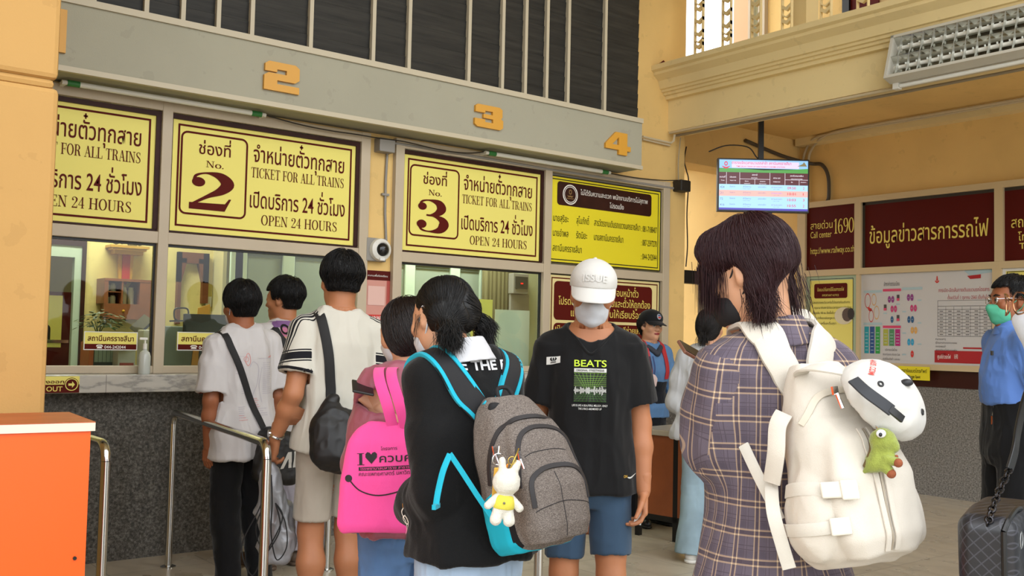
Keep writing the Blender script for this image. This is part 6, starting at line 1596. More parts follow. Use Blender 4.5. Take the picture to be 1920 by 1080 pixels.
# ------------------------------------------------------------------ man in white cap walking towards the camera
def cap_man():
    x, y = ground(1108, 640, 4.02)
    r = person('person in white cap, white mask, black tee and blue shorts facing the camera', x, y, 139)
    f = Fig(1.71, 'm', yaw=0, pitch=11, tilt=-3, width=1.0,
            arms=dict(l=dict(elbow=(-.205, -.02, 1.075), wrist=(-.215, .045, .82), d=(.05, .15, -1), n=(.95, .2, .1), curl=(26, 34, 22)),
                      r=dict(elbow=(.215, -.03, 1.08), wrist=(.175, .05, .835), d=(-.1, .15, -1), n=(-.95, .2, .1), curl=(26, 34, 22))),
            legs=dict(l=dict(knee=(-.092, .06, .485), ankle=(-.095, -.02, .08), toe=(-.12, .17, .03)), r=dict(knee=(.092, .02, .485), ankle=(.095, -.09, .08), toe=(.11, .09, .03))))
    b, bv = body(f, r, SKIN_TAN, .0045)
    short_hair(f, r, n=60, fringe=.62, nape=.26, vol=.0, top=.62, length=(.02, .035))
    v = shirt(f, hem=.472, ease=.012, flare=.010, sleeve=.74, sr=(.037, .047), neck=(.064, .062, .060), nz=.872, ny=.022)
    tv = v; t = organic('tee', v, BLKTEE, r, 2, fold=dict(amp=.010, scale=(8, 8, 3), seed=11))
    neck_rib(f, t, BLKTEE, r, (.064, .062, .060), .872, .022)
    v = legs_wear(f, .52, (.332, .322), ((.050, .05, .046), (.050, .05, .046)), ease=.010)
    organic('shorts', v, NAVY, r, 2, fold=dict(amp=.005, scale=(10, 10, 5), seed=5))
    tuck(b, [tv, v], f)
    for sd in 'lr': shoe(f, sd, WHITEP, r)
    face_mask(f, r, MASKW, low=-.04, high=.43)
    cr, br = cap(f, CAPW, r, zb=.64, tall=.43, brim_kw=dict(y0=.41, L=.36, drop=.20, curve=.08, half=.40), r=(.405, .49))
    bv_ = bvh_of(cr); hn = f.R @ A3((0, 1, .35)); u = f.R @ A3((-1, 0, 0)); vv = np.cross(hn, u); o = f.hp(.19, .35, .72)
    sh = fit(text2d('ISSUE', .02), 0, .40 * f.hh, 0, .12 * f.hh); decal('raised_lettering', [sh], o, u, vv, CAPW, cr, bv_, .005, .006)
    # prints on the tee
    bt = bvh_of(t); U, Vv = (-1, 0, 0), (0, 0, 1)
    NEON = mat('neon_ink', '#b6cf2a', .6); W_ = mat('tee_white_ink', '#c9c9c4', .6); DG = mat('tee_green_ink', '#3d6b25', .6); MG = mat('tee_dark_green_ink', '#24401a', .6)
    P = lambda *sh: list(sh); O = (.066, .2, 1.12); n2 = lambda tx, x0, x1, yy, hh_, b=0: fit(text2d(tx, b), x0, x1, yy, hh_)
    decal('print', P(n2('BEATS', .0, .125, .180, .026, .012)), O, U, Vv, NEON, r, bt, .002)
    decal('print', P(rect2(0, .158, .125, .173)), O, U, Vv, W_, r, bt, .002)
    decal('print', P(n2('ORIGINAL STREETWEAR', .008, .117, .1615, .008, .01)), O, U, Vv, BLKTEE, r, bt, .0035)
    decal('print', P(rect2(0, .045, .125, .156)), O, U, Vv, mat('tee_grid_ground', '#16210f', .7), r, bt, .0018)
    g = []
    for k in range(9): a = -1 + k / 4; g.append(([(.0625 + a * .062, .156), (.0625 + a * .062 + .0012, .156), (.0625 + a * .022 + .001, .095), (.0625 + a * .022, .095)], [(0, 1, 2, 3)]))
    for k in range(7): yy = .156 - .05 * (k / 6) ** .8; g.append(rect2(0, yy - .0012, .125, yy))
    decal('print', g, O, U, Vv, mat('tee_grid_green', '#6f9a2f', .6), r, bt, .0028, .02)
    g2 = []
    for k in range(9): a = -1 + k / 4; g2.append(([(.0625 + a * .022, .085), (.0625 + a * .022 + .001, .085), (.0625 + a * .062 + .0012, .045), (.0625 + a * .062, .045)], [(0, 1, 2, 3)]))
    for k in range(4): yy = .045 + .035 * (k / 4) ** .8; g2.append(rect2(0, yy, .125, yy + .001))
    decal('print', g2, O, U, Vv, DG, r, bt, .0028, .02)
    rg = random.Random(4); wv = []
    for k in range(42): h_ = .003 + .017 * abs(math.sin(k * .9) * math.sin(k * .37 + 1)) * rg.uniform(.5, 1.2); xx = .125 * k / 42; wv.append(rect2(xx, .088 - h_, xx + .0018, .088 + h_))
    decal('print', wv, O, U, Vv, W_, r, bt, .0036)
    decal('print', P(n2('LIFE IS LIKE A BEAUTIFUL MELODY, ONLY', -.006, .131, .026, .008, .01), n2('THE LYRICS ARE MESSED UP', .018, .108, .013, .008, .01)), O, U, Vv, W_, r, bt, .002)
    decal('shoulder_patch', P(rect2(0, 0, .055, .028)), (.175, .2, 1.355), U, (0, -.35, .94), W_, r, bt, .003)
    tr = [brush([(.0275 + s * .004, .012), (.0275 + s * .010, .019), (.0275 + s * .007, .025)], [.003, .007, .002]) for s in (-1, 0, 1)] + [rect2(.017, .0075, .038, .0095), rect2(.016, .004, .039, .006)]
    decal('shoulder_patch_print', tr, (.175, .2, 1.355), U, (0, -.35, .94), INKB, r, bt, .0045)
    decal('hem_logo', P(n2('ON', 0, .014, 0, .010, .02)), (-.132, .2, .875), U, Vv, mat('gold_thread', '#b08a2a', .5), r, bt, .002)
    decal('hem_logo', P(brush([(0, .002), (.012, .0), (.034, .014)], [.004, .006, .001])), (-.148, .2, .874), U, Vv, mat('white_thread', '#b9b9b5', .5), r, bt, .002)
    hd = f.arm['l']['wrist'] + A3((.02, .03, -.10))
    p = MB().obox(hd, (.014, 0, .004), (0, .0015, 0), (-.006, 0, .026)).build('folded_ticket', PAPER, thing('ticket', 'small white paper held in the capped man\'s left hand', 'ticket', (x, y, 0), math.radians(139)), world=False)
cap_man()
# ------------------------------------------------------------------ the three boys at the second window
def boy_white_tee():
    x, y = ground(470, 660, 5.55); deg = 4
    r = person('person in plain white tee with black crossbody strap, standing nearest the left window', x, y, deg, lean=-2.4)
    f = Fig(1.675, 'm', yaw=4, pitch=6, width=.95, arms=dict(l=dict(elbow=(-.195, -.03, 1.05), wrist=(-.185, .02, .81), n=(.9, .3, 0)), r=dict(elbow=(.195, -.03, 1.05), wrist=(.19, .05, .82))))
    b, bv = body(f, r, SKIN_BROWN)
    short_hair(f, r, n=2600, vol=.055, nape=.25, fringe=.78, side=.42, seed=3)
    v = shirt(f, hem=.437, ease=.026, flare=.022, sleeve=.86, sr=(.037, .049), neck=(.050, .046, .040), nz=.878, ny=.012)
    t = organic('tee', v, WTEE, r, 2, fold=dict(amp=.017, scale=(7, 7, 2.2), seed=21))
    neck_rib(f, t, WTEE, r, (.050, .046, .040), .878, .012)
    v2 = legs_wear(f, .52, (.03, .03), ((.054, .044, .038), (.054, .044, .038)), ease=.012); organic('trousers', v2, BLKTR, r, 2, fold=dict(amp=.008, scale=(9, 9, 6), seed=4))
    tuck(b, [v, v2], f)
    for sd in 'lr': shoe(f, sd, SHOEW, r, mat('shoe_sole', '#a79c88', .7))
    face_mask(f, r, MASKW)
    bt = bvh_of(t); U, Vv = (1, 0, 0), (0, 0, 1); rg = random.Random(9); G = mat('sketch_grey_ink', '#aaa5ac', .7); RD = mat('sketch_red_ink', '#c48a86', .7)
    ln = lambda x0, y0, n_, w_, gap: [rect2(x0, y0 - k * gap, x0 + w_ * rg.uniform(.6, 1), y0 - k * gap + .0028) for k in range(n_)]
    O = (-.10, -.3, .92)
    gs = ln(.0, .33, 6, .05, .012) + ln(.155, .32, 16, .06, .011) + ln(.03, .21, 5, .05, .012) + ln(.01, .09, 6, .045, .011) + ln(.10, .075, 4, .08, .012) + [rect2(.13, .345, .22, .3475), rect2(-.02, .36, .05, .362)]
    gs += [brush([(.08, .30), (.10, .33), (.13, .30), (.125, .22), (.10, .14), (.13, .08)], [.003] * 6), brush([(.15, .30), (.135, .2), (.15, .11)], [.0025] * 3)]
    decal('sketch_print', gs, O, U, Vv, G, r, bt, .002, .02)
    rs = [brush([(.055, .33), (.065, .37), (.08, .37), (.085, .33), (.07, .31), (.055, .33)], [.004] * 6), brush([(.19, .350), (.22, .357)], [.006, .010])] + ln(.02, .27, 3, .03, .012) + ln(.01, .045, 3, .05, .012) + ln(.09, .13, 6, .05, .011) + [ring2(.06, .345, .012, .015, 16)]
    decal('sketch_print', rs, O, U, Vv, RD, r, bt, .002, .02)
    bag = same_pose(thing('crossbody_bag', 'black crossbody bag with pale logo hanging at the white tee boy\'s hip', 'bag'), r)
    c = A3((.10, -.215, .735)); bvv = Vol(c - .25, c + .25, .005); bvv.box(c, (.125, .055, .14), rotm(0, 0, 12), .045); B = organic('bag_body', bvv, NYLON, bag, 3, fold=dict(amp=.010, scale=(9, 9, 9), seed=8))
    bb = bvh_of(B)
    decal('logo', [([(0, 0), (.02, 0), (.05, .05), (.05, 0), (.068, 0), (.068, .085), (.045, .085)], [tuple(range(7))]), ([(.075, 0), (.095, 0), (.112, .085), (.085, .085)], [(0, 1, 2, 3)])], c + A3((-.02, -.2, -.055)), U, Vv, mat('bag_logo_grey', '#b5b2aa', .6), bag, bb, .003)
    strap('shoulder_strap', [(-.125, .085, 1.30), (-.122, .03, 1.375), (-.115, -.06, 1.36), (-.09, -.135, 1.25), (-.04, -.16, 1.10), (.02, -.165, .96), (.06, -.19, .85)], .036, .004, WEB, bag, bt, off=.004, vol=v)
    MB().obox((.048, -.197, .89), (.02, 0, 0), (0, .006, 0), (0, 0, .012)).build('buckle', BLACK, bag, world=False)
boy_white_tee()

def tall_boy():
    x, y = ground(627, 660, 4.66); deg = -12
    r = person('tall person in white jersey with black shoulder stripes and beige shorts, seen from behind', x, y, deg, lean=.8)
    f = Fig(1.775, 'm', yaw=-6, pitch=3, tilt=1, width=.93, arms=dict(l=dict(elbow=(-.215, -.055, 1.13), wrist=(-.262, .05, .925), d=(-.12, .25, -1), n=(.85, .3, .2), curl=(35, 45, 30)), r=dict(elbow=(.205, -.03, 1.12), wrist=(.20, .12, .95), d=(0, .6, -.8))),
            legs=dict(l=dict(knee=(-.088, .02, .50), ankle=(-.093, -.03, .08), toe=(-.12, .17, .03)), r=dict(knee=(.085, .02, .50), ankle=(.095, -.02, .08), toe=(.12, .17, .03))))
    b, bv = body(f, r, SKIN_TAN)
    short_hair(f, r, n=3000, vol=.06, nape=.36, fringe=.78, side=.47, seed=6, length=(.04, .095))
    JW = cloth('white_jersey_cloth', '#c0bcb0'); v = shirt(f, voxel=.0038, hem=.495, ease=.018, flare=.018, sleeve=.66, sr=(.036, .045), neck=(.046, .044, .036), nz=.872, ny=.01)
    # stripe attributes: along = distance down the sleeve line, side = offset across it
    m = mat('striped_jersey_cloth', '#c0bcb0', .85, spec=.2, bump=.4, bscale=900, sheen=.15); t_ = NT(m); at = t_.add('ShaderNodeAttribute', attribute_name='stripe'); sx = t_.add('ShaderNodeSeparateXYZ'); t_.link(at.outputs['Vector'], sx.inputs[0])
    s1 = t_.math('LESS_THAN', t_.math('FRACT', t_.math('ADD', t_.math('DIVIDE', sx.outputs[0], .019), .85)), .62); inb = t_.math('LESS_THAN', t_.math('ABSOLUTE', sx.outputs[0]), .0285)
    st = t_.math('MULTIPLY', t_.math('MULTIPLY', s1, inb), t_.math('GREATER_THAN', sx.outputs[1], .5)); allb = t_.math('MAXIMUM', st, t_.math('GREATER_THAN', sx.outputs[2], .5))
    t_.link(t_.mix(allb, lin('#c0bcb0'), lin('#15151a')), t_.n['Principled BSDF'].inputs['Base Color'])
    def stripe(V):
        out = np.zeros((len(V), 3))
        for sd, sg in (('l', -1), ('r', 1)):
            a = f.arm[sd]; S, E_ = a['shoulder'], a['elbow']; e = S + (E_ - S) * .66; L = np.linalg.norm(e - S); d = (e - S) / L
            tt = (V - S) @ d; sel = (V[:, 0] * sg > .045 * f.H)
            top = unit(np.cross(d, A3((0, 1, 0)))) ; top = top if top[0] * sg > 0 else -top
            off = V[:, 1] - (S[1] - .034)                    # front/back offset from the shoulder line
            across = off
            on = sel & ((V - S) @ top > -.02) & (tt < L * .97)
            side_ = V[:, 0] * sg > 0; out[side_, 0] = across[side_]; out[on, 1] = 1
            rad = np.linalg.norm(V - S - tt[:, None] * d, axis=1); arm = sel & (rad < .095) & (tt > -.01) & (tt < L * 1.03) & (V[:, 0] * sg > abs(S[0]) - .004)
            back = (V[:, 1] - S[1]) < -.010
            ph = tt - L * .62 - (V[:, 0] * sg - abs(S[0])) * .25
            bars = np.max([hw - np.abs(ph - c_) for hw, c_ in ((.016, 0), (.003, .024), (.003, -.024), (.0115, .0735))], axis=0)
            zone_ = np.min([tt - L * .46, L * .955 - tt, V[:, 0] * sg - abs(S[0]) + .004, S[1] - .008 - V[:, 1], .10 - rad], axis=0)
            cuff = np.min([tt - L * .965, L * 1.03 - tt, .10 - rad, V[:, 0] * sg - abs(S[0]) + .01], axis=0)
            out[side_, 2] = .5 + 40 * np.maximum(np.minimum(bars, zone_), cuff)[side_]
        return out
    t = organic('jersey', v, m, r, 2, fold=dict(amp=.016, scale=(6, 6, 1.8), seed=31), attrs={'stripe': stripe})
    neck_rib(f, t, JW, r, (.046, .044, .036), .872, .01)
    BE = cloth('beige_short_cloth', '#a89e90'); v2 = legs_wear(f, .52, (.316, .321), ((.047, .046, .047), (.047, .046, .047)), ease=.008, voxel=.0055); organic('shorts', v2, BE, r, 2, fold=dict(amp=.008, scale=(10, 10, 4), seed=15))
    tuck(b, [v, v2], f)
    for sd in 'lr': shoe(f, sd, SHOEW, r)
    wr = f.arm['l']['wrist']; d = unit(f.arm['l']['d']); ax = unit(f.arm['l']['wrist'] - f.arm['l']['elbow']); p = wr - ax * .018; X, Yv = perp(Vector(ax)); w_ = MB().tube([Vector(p) + (X * math.cos(k * PI / 12) + Yv * math.sin(k * PI / 12)) * .031 for k in range(24)], .007, 8, closed=True).build('wristwatch', CHROME, r, smooth=True, world=False)
    MB().cyl(Vector(p) + Vector((-.030, 0, .004)), Vector(p) + Vector((-.039, 0, .004)), .017, 20).build('watch_case', CHROME, w_, smooth=True, world=False)
    bag = same_pose(thing('shoulder_bag', 'black slouchy shoulder bag with a white letter behind the tall boy in white jersey', 'bag'), r)
    c = A3((-.03, -.225, .955)); q = Vol(c - .28, c + .28, .005); q.ell(c + A3((0, 0, -.01)), (.145, .08, .135)).box(c + A3((.02, 0, -.05)), (.135, .07, .09), rotm(0, 0, 10), .06, .05).cone(c + A3((-.07, .0, .05)), c + A3((-.04, .03, .16)), .05, .02, .05); B = organic('bag_body', q, NYLON, bag, 3, fold=dict(amp=.018, scale=(7, 7, 5), seed=18))
    bb = bvh_of(B); decal('letters', [fit(text2d('adidas', .012), 0, .28, 0, .06)], c + A3((.035, -.25, -.045)), (1, .0, .10), (-.10, 0, 1), mat('bag_letters_white', '#c9c7c0', .6), bag, bb, .003)
    bt = bvh_of(t); strap('shoulder_strap', [(-.085, .10, 1.36), (-.095, .02, 1.47), (-.095, -.08, 1.43), (-.085, -.15, 1.30), (-.075, -.165, 1.18), (-.06, -.19, 1.10)], .045, .004, WEB, bag, bt, off=.004, vol=v)
    # crumpled drawstring bag in the left hand
    hd = wr + d * .12; sb = same_pose(thing('drawstring_bag', 'crumpled silver grey drawstring bag with black cords hanging from the tall boy\'s hand', 'bag'), r)
    q = Vol(hd + A3((-.18, -.2, -.50)), hd + A3((.22, .2, .04)), .005); q.loft([(hd[2] - .44, .045, .035, hd[1], hd[0] + .05), (hd[2] - .36, .085, .06, hd[1], hd[0] + .05), (hd[2] - .2, .075, .055, hd[1], hd[0] + .035), (hd[2] - .08, .04, .035, hd[1], hd[0] + .01), (hd[2] - .0, .015, .018, hd[1], hd[0])], p=2.0)
    organic('pouch', q, mat('silver_fabric', '#8f8f92', .35, .25, bump=.3, bscale=200), sb, 2, fold=dict(amp=.028, scale=(11, 11, 6), seed=44))
    rg = random.Random(2)
    for k, (ox, dp) in enumerate(((-.06, .30), (-.11, .40), (.0, .34))):
        p0 = Vector(hd) + Vector((0, -.045, -.05)); p1 = p0 + Vector((ox, -.05, -dp)); p2 = p0 + Vector((ox + .07, -.06, -dp * .92))
        MB().tube(catmull([p0, p0 + Vector((ox * .5, -.04, -dp * .35)), p0 + Vector((ox * 1.15, -.05, -dp * .75)), p1 + Vector((.03, 0, -.03)), p2, p0 + Vector((ox * .2 + .06, -.05, -dp * .6)), p0 + Vector((.015, -.04, -.12))], 8), .003, 6).build('cord', WEB, sb, smooth=True, world=False)
tall_boy()

def printed_boy():
    x, y = ground(531, 630, 6.15); deg = 14
    r = person('person in pale printed tee with dark strap, partly hidden between the other two boys', x, y, deg)
    f = Fig(1.735, 'm', yaw=24, pitch=4, arms=dict(l=dict(wrist=(-.20, .16, .95), d=(0, .8, -.5)), r=dict(wrist=(.20, .16, .95), d=(0, .8, -.5))), legs=dict(l=dict(toe=(-.09, .18, .02)), r=dict(toe=(.1, .18, .02))))
    b, bv = body(f, r, SKIN_TAN)
    short_hair(f, r, n=2400, vol=.06, nape=.30, fringe=.76, side=.47, seed=12)
    v = shirt(f, hem=.45, ease=.022, flare=.018, sleeve=.8, sr=(.039, .05), neck=(.046, .044, .038), nz=.874); t = organic('tee', v, WTEE, r, 2, fold=dict(amp=.010, scale=(8, 8, 3), seed=51))
    v2 = legs_wear(f, .52, (.05, .05), ((.054, .05, .05), (.054, .05, .05))); organic('trousers', v2, cloth('pale_grey_trouser_cloth', '#9a949b'), r, 2, fold=dict(amp=.008, seed=52)); tuck(b, [v, v2], f)
    for sd in 'lr': shoe(f, sd, mat('brown_sandal', '#5b4a3c', .6), r, name='sandal', high=.0)
    bt = bvh_of(t); U, Vv = unit((.75, .65, 0)), (0, 0, 1); U = (1, 0, 0)
    PUR = mat('purple_ink', '#6f4a7a', .7); MG = mat('mauve_ink', '#a8607c', .7); OR = mat('tan_ink', '#b98a5c', .7)
    O = loc(r, 503, 640, 6.03); O = (O[0], -.3, O[2])
    decal('print', [rect2(.0, .085, .16, .125)], O, U, Vv, PUR, r, bt, .002); decal('print', [rect2(.02, .0, .16, .02), rect2(.03, .03, .17, .085)], O, U, Vv, MG, r, bt, .002); decal('print', [rect2(.0, .022, .16, .03)], O, U, Vv, OR, r, bt, .0022)
    decal('print', [fit(text2d('OFF', .03), .03, .15, .045, .06)], O, U, Vv, INKB, r, bt, .0045)
    decal('print', [rect2(.02, -.1, .2, -.06)], O, U, Vv, MG, r, bt, .002)
    bag = same_pose(thing('sling_bag', 'dark sling strap and bag on the boy in the printed tee', 'bag'), r)
    strap('shoulder_strap', [(-.12, .11, 1.30), (-.125, .02, 1.42), (-.11, -.08, 1.38), (-.05, -.145, 1.27), (.04, -.16, 1.15), (.13, -.14, 1.02)], .055, .005, WEB, bag, bt, off=.004, vol=v)
    c = A3((.17, -.10, .90)); q = Vol(c - .2, c + .2, .006); q.box(c, (.05, .1, .13), None, .04); organic('bag_body', q, NYLON, bag, 2, fold=dict(amp=.008, seed=6))
printed_boy()
# ------------------------------------------------------------------ girl with pigtails and grey backpack; woman in mauve jacket in front of her
BLKSW = cloth('black_sweater_cloth', '#0f0f10', bump=.7, bscale=500); WSHIRT = cloth('white_shirt_cloth', '#c2c2c6'); TEAL = cloth('teal_trim', '#1fa6bf', .7)
GREYM = mat('grey_melange', '#6b625c', .9, spec=.2); _t = NT(GREYM); _p = _t.coord(); _m = _t.add('ShaderNodeMapping'); _m.inputs['Scale'].default_value = (1, 1, 2.2); _t.link(_p, _m.inputs[0]); _t.link(_t.ramp(_t.noise(260, 3, _m.outputs[0], .8), [(.35, lin('#4d4642')), (.5, lin('#6d645e')), (.68, lin('#8f867f'))]), _t.n['Principled BSDF'].inputs['Base Color'])
def pigtail_girl():
    x, y = ground(890, 640, 2.8); deg = 2
    r = person('person with two pigtails in black sweater carrying the grey backpack, seen from behind', x, y, deg)
    f = Fig(1.60, 'f', yaw=6, pitch=16, tilt=5, width=.90, lean=.05, arms=dict(l=dict(elbow=(-.128, -.015, .985), wrist=(-.085, .185, .91), d=(.6, .8, 0), n=(.3, 0, -1)), r=dict(elbow=(.150, -.02, .985), wrist=(.09, .19, .97), d=(-.5, .8, 0), n=(-.3, 0, -1))))
    f.piv = f.piv + A3((-.045, .03, -.035)); h = f.H
    b, bv = body(f, r, SKIN_LIGHT)
    v = shirt(f, hem=.505, ease=.018, flare=.022, sleeve=1.85, sr=(.037, .034), neck=(.056, .052, .042), nz=.878, ny=.008); t = organic('sweater', v, BLKSW, r, 2, fold=dict(amp=.011, scale=(8, 8, 3.5), seed=61))
    vj = legs_wear(f, .512, (.05, .05), ((.052, .046, .05), (.052, .046, .05)), ease=.006); organic('jeans', vj, DENIML, r, 2, fold=dict(amp=.008, seed=62)); tuck(b, [v, vj], f)
    for sd in 'lr': shoe(f, sd, SHOEW, r)
    # white collar
    q = Vol((-.13, -.15, .77 * h), (.13, .13, .91 * h), .0035); frustum(q, (-.012, .034, .829 * h), (-.018, .046, .872 * h), .060 * h, .042 * h); frustum(q, (-.012, .034, .815 * h), (-.020, .050, .886 * h), .056 * h, .0345 * h, 0, 's');
    organic('shirt_collar', q, WSHIRT, r, 2)
    face_mask(f, r, MASKW)
    # hair pulled into two low bunches
    hh, R = f.hh, f.R; c = f.hp(0, -.05, .6); S = lambda *a: A3(a) * hh; hv = Vol(c - .2, c + .2, .0036)
    hv.ell(f.hp(0, -.10, .64), S(.365, .445, .41), R).ell(f.hp(0, -.22, .45), S(.31, .28, .27), R, .03); hv.box(f.hp(0, .47, .25), S(.6, .33, .5), R, .02, .012, 's'); hv.box(f.hp(0, -.25, -.28), S(.7, .5, .5), R, .03, .02, 's')
    for sg in (-1, 1): hv.box(f.hp(.46 * sg, .06, 0), S(.2, .2, .47), R, .02, .012, 's')
    tl, tr = f.hp(-.27, -.36, .30), f.hp(.33, -.30, .42)
    tl, tr = f.hp(-.25, -.36, .30), f.hp(.33, -.28, .44)
    hv.cone(f.hp(-.2, -.31, .36), tl, .045, .018, .03).cone(f.hp(.2, -.31, .47), tr, .045, .018, .03)
    el, er = tl + R @ A3((-.012, -.022, -.032)), tr + R @ A3((.026, -.008, -.022))
    hv.ell(el, (.024, .021, .028), R, .010).ell(er, (.021, .021, .025), R, .010)
    def flow(P):
        q = (P - f.piv) @ R; left = q[:, 0] < 0.012 * np.sin(q[:, 2] * 60); T = np.where(left[:, None], tl, tr) - P; return T / (np.linalg.norm(T, axis=1, keepdims=True) + 1e-9)
    def part(V, F):
        q = (V - f.piv) @ R; N = normals(V, F); g = np.exp(-((q[:, 0] - .012 * np.sin(q[:, 2] * 60)) / .0035) ** 2) * (q[:, 1] < .05); return V + N * (.002 * vnoise(V * 60, 3) - .0045 * g)[:, None]
    bl = (R @ A3((-.55, -.35, -.55))); br = R @ A3((.8, -.25, .25))
    ex = [tuft(el, R @ A3((-.25, -.4, -.7)), 1500, (.022, .048), .22, 1.0, .0008, 1, r0=.014, curl=.9), tuft(el, R @ A3((.5, -.4, -.6)), 220, (.04, .065), .10, 1.0, .0008, 2, r0=.010, curl=.4), tuft(el, R @ A3((-.7, -.3, -.5)), 160, (.03, .055), .12, .8, .0008, 12, r0=.010, curl=.6),
          tuft(er, R @ A3((.35, -.3, -.5)), 1300, (.02, .040), .22, 1.0, .0008, 4, r0=.012, curl=.9), tuft(er, R @ A3((.2, -.25, -.95)), 220, (.05, .08), .08, .4, .0008, 3, r0=.010, curl=.3), tuft(tr, R @ A3((.25, -.2, 1.0)), 110, (.06, .095), .10, 2.1, .0011, 5, r0=.006, g=(.75, -.5, -.9)),
          tuft(f.hp(-.3, .05, .5), R @ A3((-.2, .5, -.9)), 22, (.05, .09), .15, .6, .0008, 6, r0=.012)]
    hr = hair_mesh('hair', f, hv, HAIR, r, 3200, flow, (.05, .13), .0010, (.0, .0025), 4, .06, base_post=part, extra=ex)
    for p, d in ((tl, bl), (tr, R @ A3((.7, -.3, -.1)))): MB().tube([Vector(p) + v_ for v_ in [perp(Vector(d))[0] * .013 * math.cos(a) + perp(Vector(d))[1] * .013 * math.sin(a) for a in [2 * PI * k / 16 for k in range(16)]]], .004, 8, closed=True).build('hair_tie', mat('dark_hair_tie', '#2a2226', .6), hr, smooth=True, world=False)
    bt = bvh_of(t)
    decal('lettering', [fit(text2d('E THE FU', .03), 0, .19, 0, .024)], (-.075, -.3, 1.262), (1, 0, .02), (-.02, -.2, 1), mat('reflective_ink', '#c2c3c6', .35), r, bt, .0025)
    O = (-.205, .02, .80)
    wl = [brush([(0, 0), (.012, .03), (.004, .06), (.02, .075)], [.003] * 4), brush([(.012, .0), (.022, .03), (.016, .055)], [.003] * 3), ring2(.014, .04, .010, .013, 14)]
    decal('side_print', wl, (-.4, .085, .865), (0, -1, 0), (0, 0, 1), INKW, r, bt, .003); decal('side_print', [brush([(-.006, -.02), (.002, -.008), (.008, .0)], [.004] * 3), brush([(.016, .075), (.02, .086)], [.004] * 2)], (-.4, .085, .865), (0, -1, 0), (0, 0, 1), mat('amber_ink', '#c58a2a', .6), r, bt, .003)
    # ------------------------------ backpack
    bp, M4 = local_thing('backpack', 'grey backpack with teal trim on the back of the pigtailed girl', 'backpack', r, (.015, -.205, 1.055), (-14, -5, -4))
    q = Vol((-.2, -.2, -.25), (.2, .16, .26), .0038)
    q.loft([(-0.1961, 0.0924, 0.06, 0.012), (-0.1749, 0.1126, 0.08, 0.005), (-0.0636, 0.1197, 0.088, 0), (0.0636, 0.1144, 0.08, 0.004), (0.1378, 0.09856, 0.062, 0.018), (0.1855, 0.0748, 0.04, 0.03), (0.2014, 0.0528, 0.03, 0.035)], p=3.2)
    q.loft([(-0.1802, 0.0836, 0.03, -0.075), (-0.1484, 0.09856, 0.042, -0.082), (-0.0212, 0.1012, 0.048, -0.085), (0.0636, 0.0924, 0.042, -0.072), (0.1166, 0.0704, 0.03, -0.05)], .012, p=3.0)
    q.loft([(-0.18232, 0.07744, 0.025, -0.105), (-0.1484, 0.09152, 0.034, -0.11), (-0.053, 0.09328, 0.036, -0.112), (-0.0053, 0.0836, 0.028, -0.1), (0.01272, 0.0704, 0.02, -0.09)], .010, p=3.0)
    q.solid = q.d.copy()
    zone_m = mat('backpack_fabric', '#6b625c', .9, spec=.2); tz = NT(zone_m); at = tz.add('ShaderNodeAttribute', attribute_name='zone'); sx = tz.add('ShaderNodeSeparateXYZ'); tz.link(at.outputs['Vector'], sx.inputs[0])
    mp = tz.add('ShaderNodeMapping'); mp.inputs['Scale'].default_value = (1, 1, 2.2); tz.link(tz.coord(), mp.inputs[0]); g_ = tz.ramp(tz.noise(260, 3, mp.outputs[0], .8), [(.35, lin('#4d4642')), (.5, lin('#6d645e')), (.68, lin('#8f867f'))])
    a_ = tz.mix(tz.math('GREATER_THAN', sx.outputs[0], 0), g_, lin('#1b1a1c')); a_ = tz.mix(tz.math('GREATER_THAN', sx.outputs[1], 0), a_, lin('#1fa6bf')); tz.link(a_, tz.n['Principled BSDF'].inputs['Base Color'])
    def zone(V):
        o = np.zeros((len(V), 3)); side = np.abs(V[:, 0]) - .086; o[:, 0] = np.maximum(np.minimum(np.minimum(V[:, 1] + .062, -V[:, 2] - .075), side), np.minimum(V[:, 1] - .045, .3))
        o[:, 1] = np.minimum(np.minimum(V[:, 1] + .045, -V[:, 2] - .045 - .4 * (V[:, 1])), np.minimum(side + .02, .06 - V[:, 1])); o[:, 1] = np.maximum(o[:, 1], np.minimum(-V[:, 2] - .17, V[:, 1] + .05)); return o
    B = organic('main_compartment', q, zone_m, bp, 3, fold=dict(amp=.006, scale=(9, 9, 6), seed=71), attrs={'zone': zone}); bb = bvh_of(B)
    for pts in ([(-0.1188, -0.01, -0.0212), (-0.11, -0.03, 0.0636), (-0.0792, -0.06, 0.1325), (0, -0.07, 0.1537), (0.0792, -0.06, 0.1325), (0.11, -0.03, 0.0636), (0.1188, -0.01, -0.0212)], [(-0.09856, -0.11, -0.0424), (-0.088, -0.11, 0.0424), (-0.0528, -0.09, 0.08692), (0, -0.09, 0.1007), (0.0528, -0.09, 0.08692), (0.088, -0.11, 0.0424), (0.09856, -0.11, -0.0424)], [(-0.088, -0.14, -0.0954), (-0.0836, -0.14, -0.0318), (-0.044, -0.13, -0.00848), (0, -0.13, -0.00212), (0.044, -0.13, -0.00848), (0.0836, -0.14, -0.0318), (0.088, -0.14, -0.0954)]):
        strap('zip', pts, .013, .004, ZIPC, bp, bb, off=.0, vol=q)
    for pts in ([(-0.0044, -0.15, -0.0106), (-0.0044, -0.15, -0.1802)], [(-0.088, -0.14, -0.106), (-0.0352, -0.15, -0.0901), (0.0352, -0.15, -0.09328), (0.088, -0.14, -0.1113)], [(-0.0748, -0.12, 0.0318), (-0.0176, -0.12, 0.0477), (0.0528, -0.12, 0.0318)]): stitch('seam', [pts[0]] + [tuple((a + b_) / 2 for a, b_ in zip(p, p2)) for p, p2 in zip(pts, pts[1:])] + [pts[-1]], .0012, ZIPC, bp, q, .0, bvh=bb)
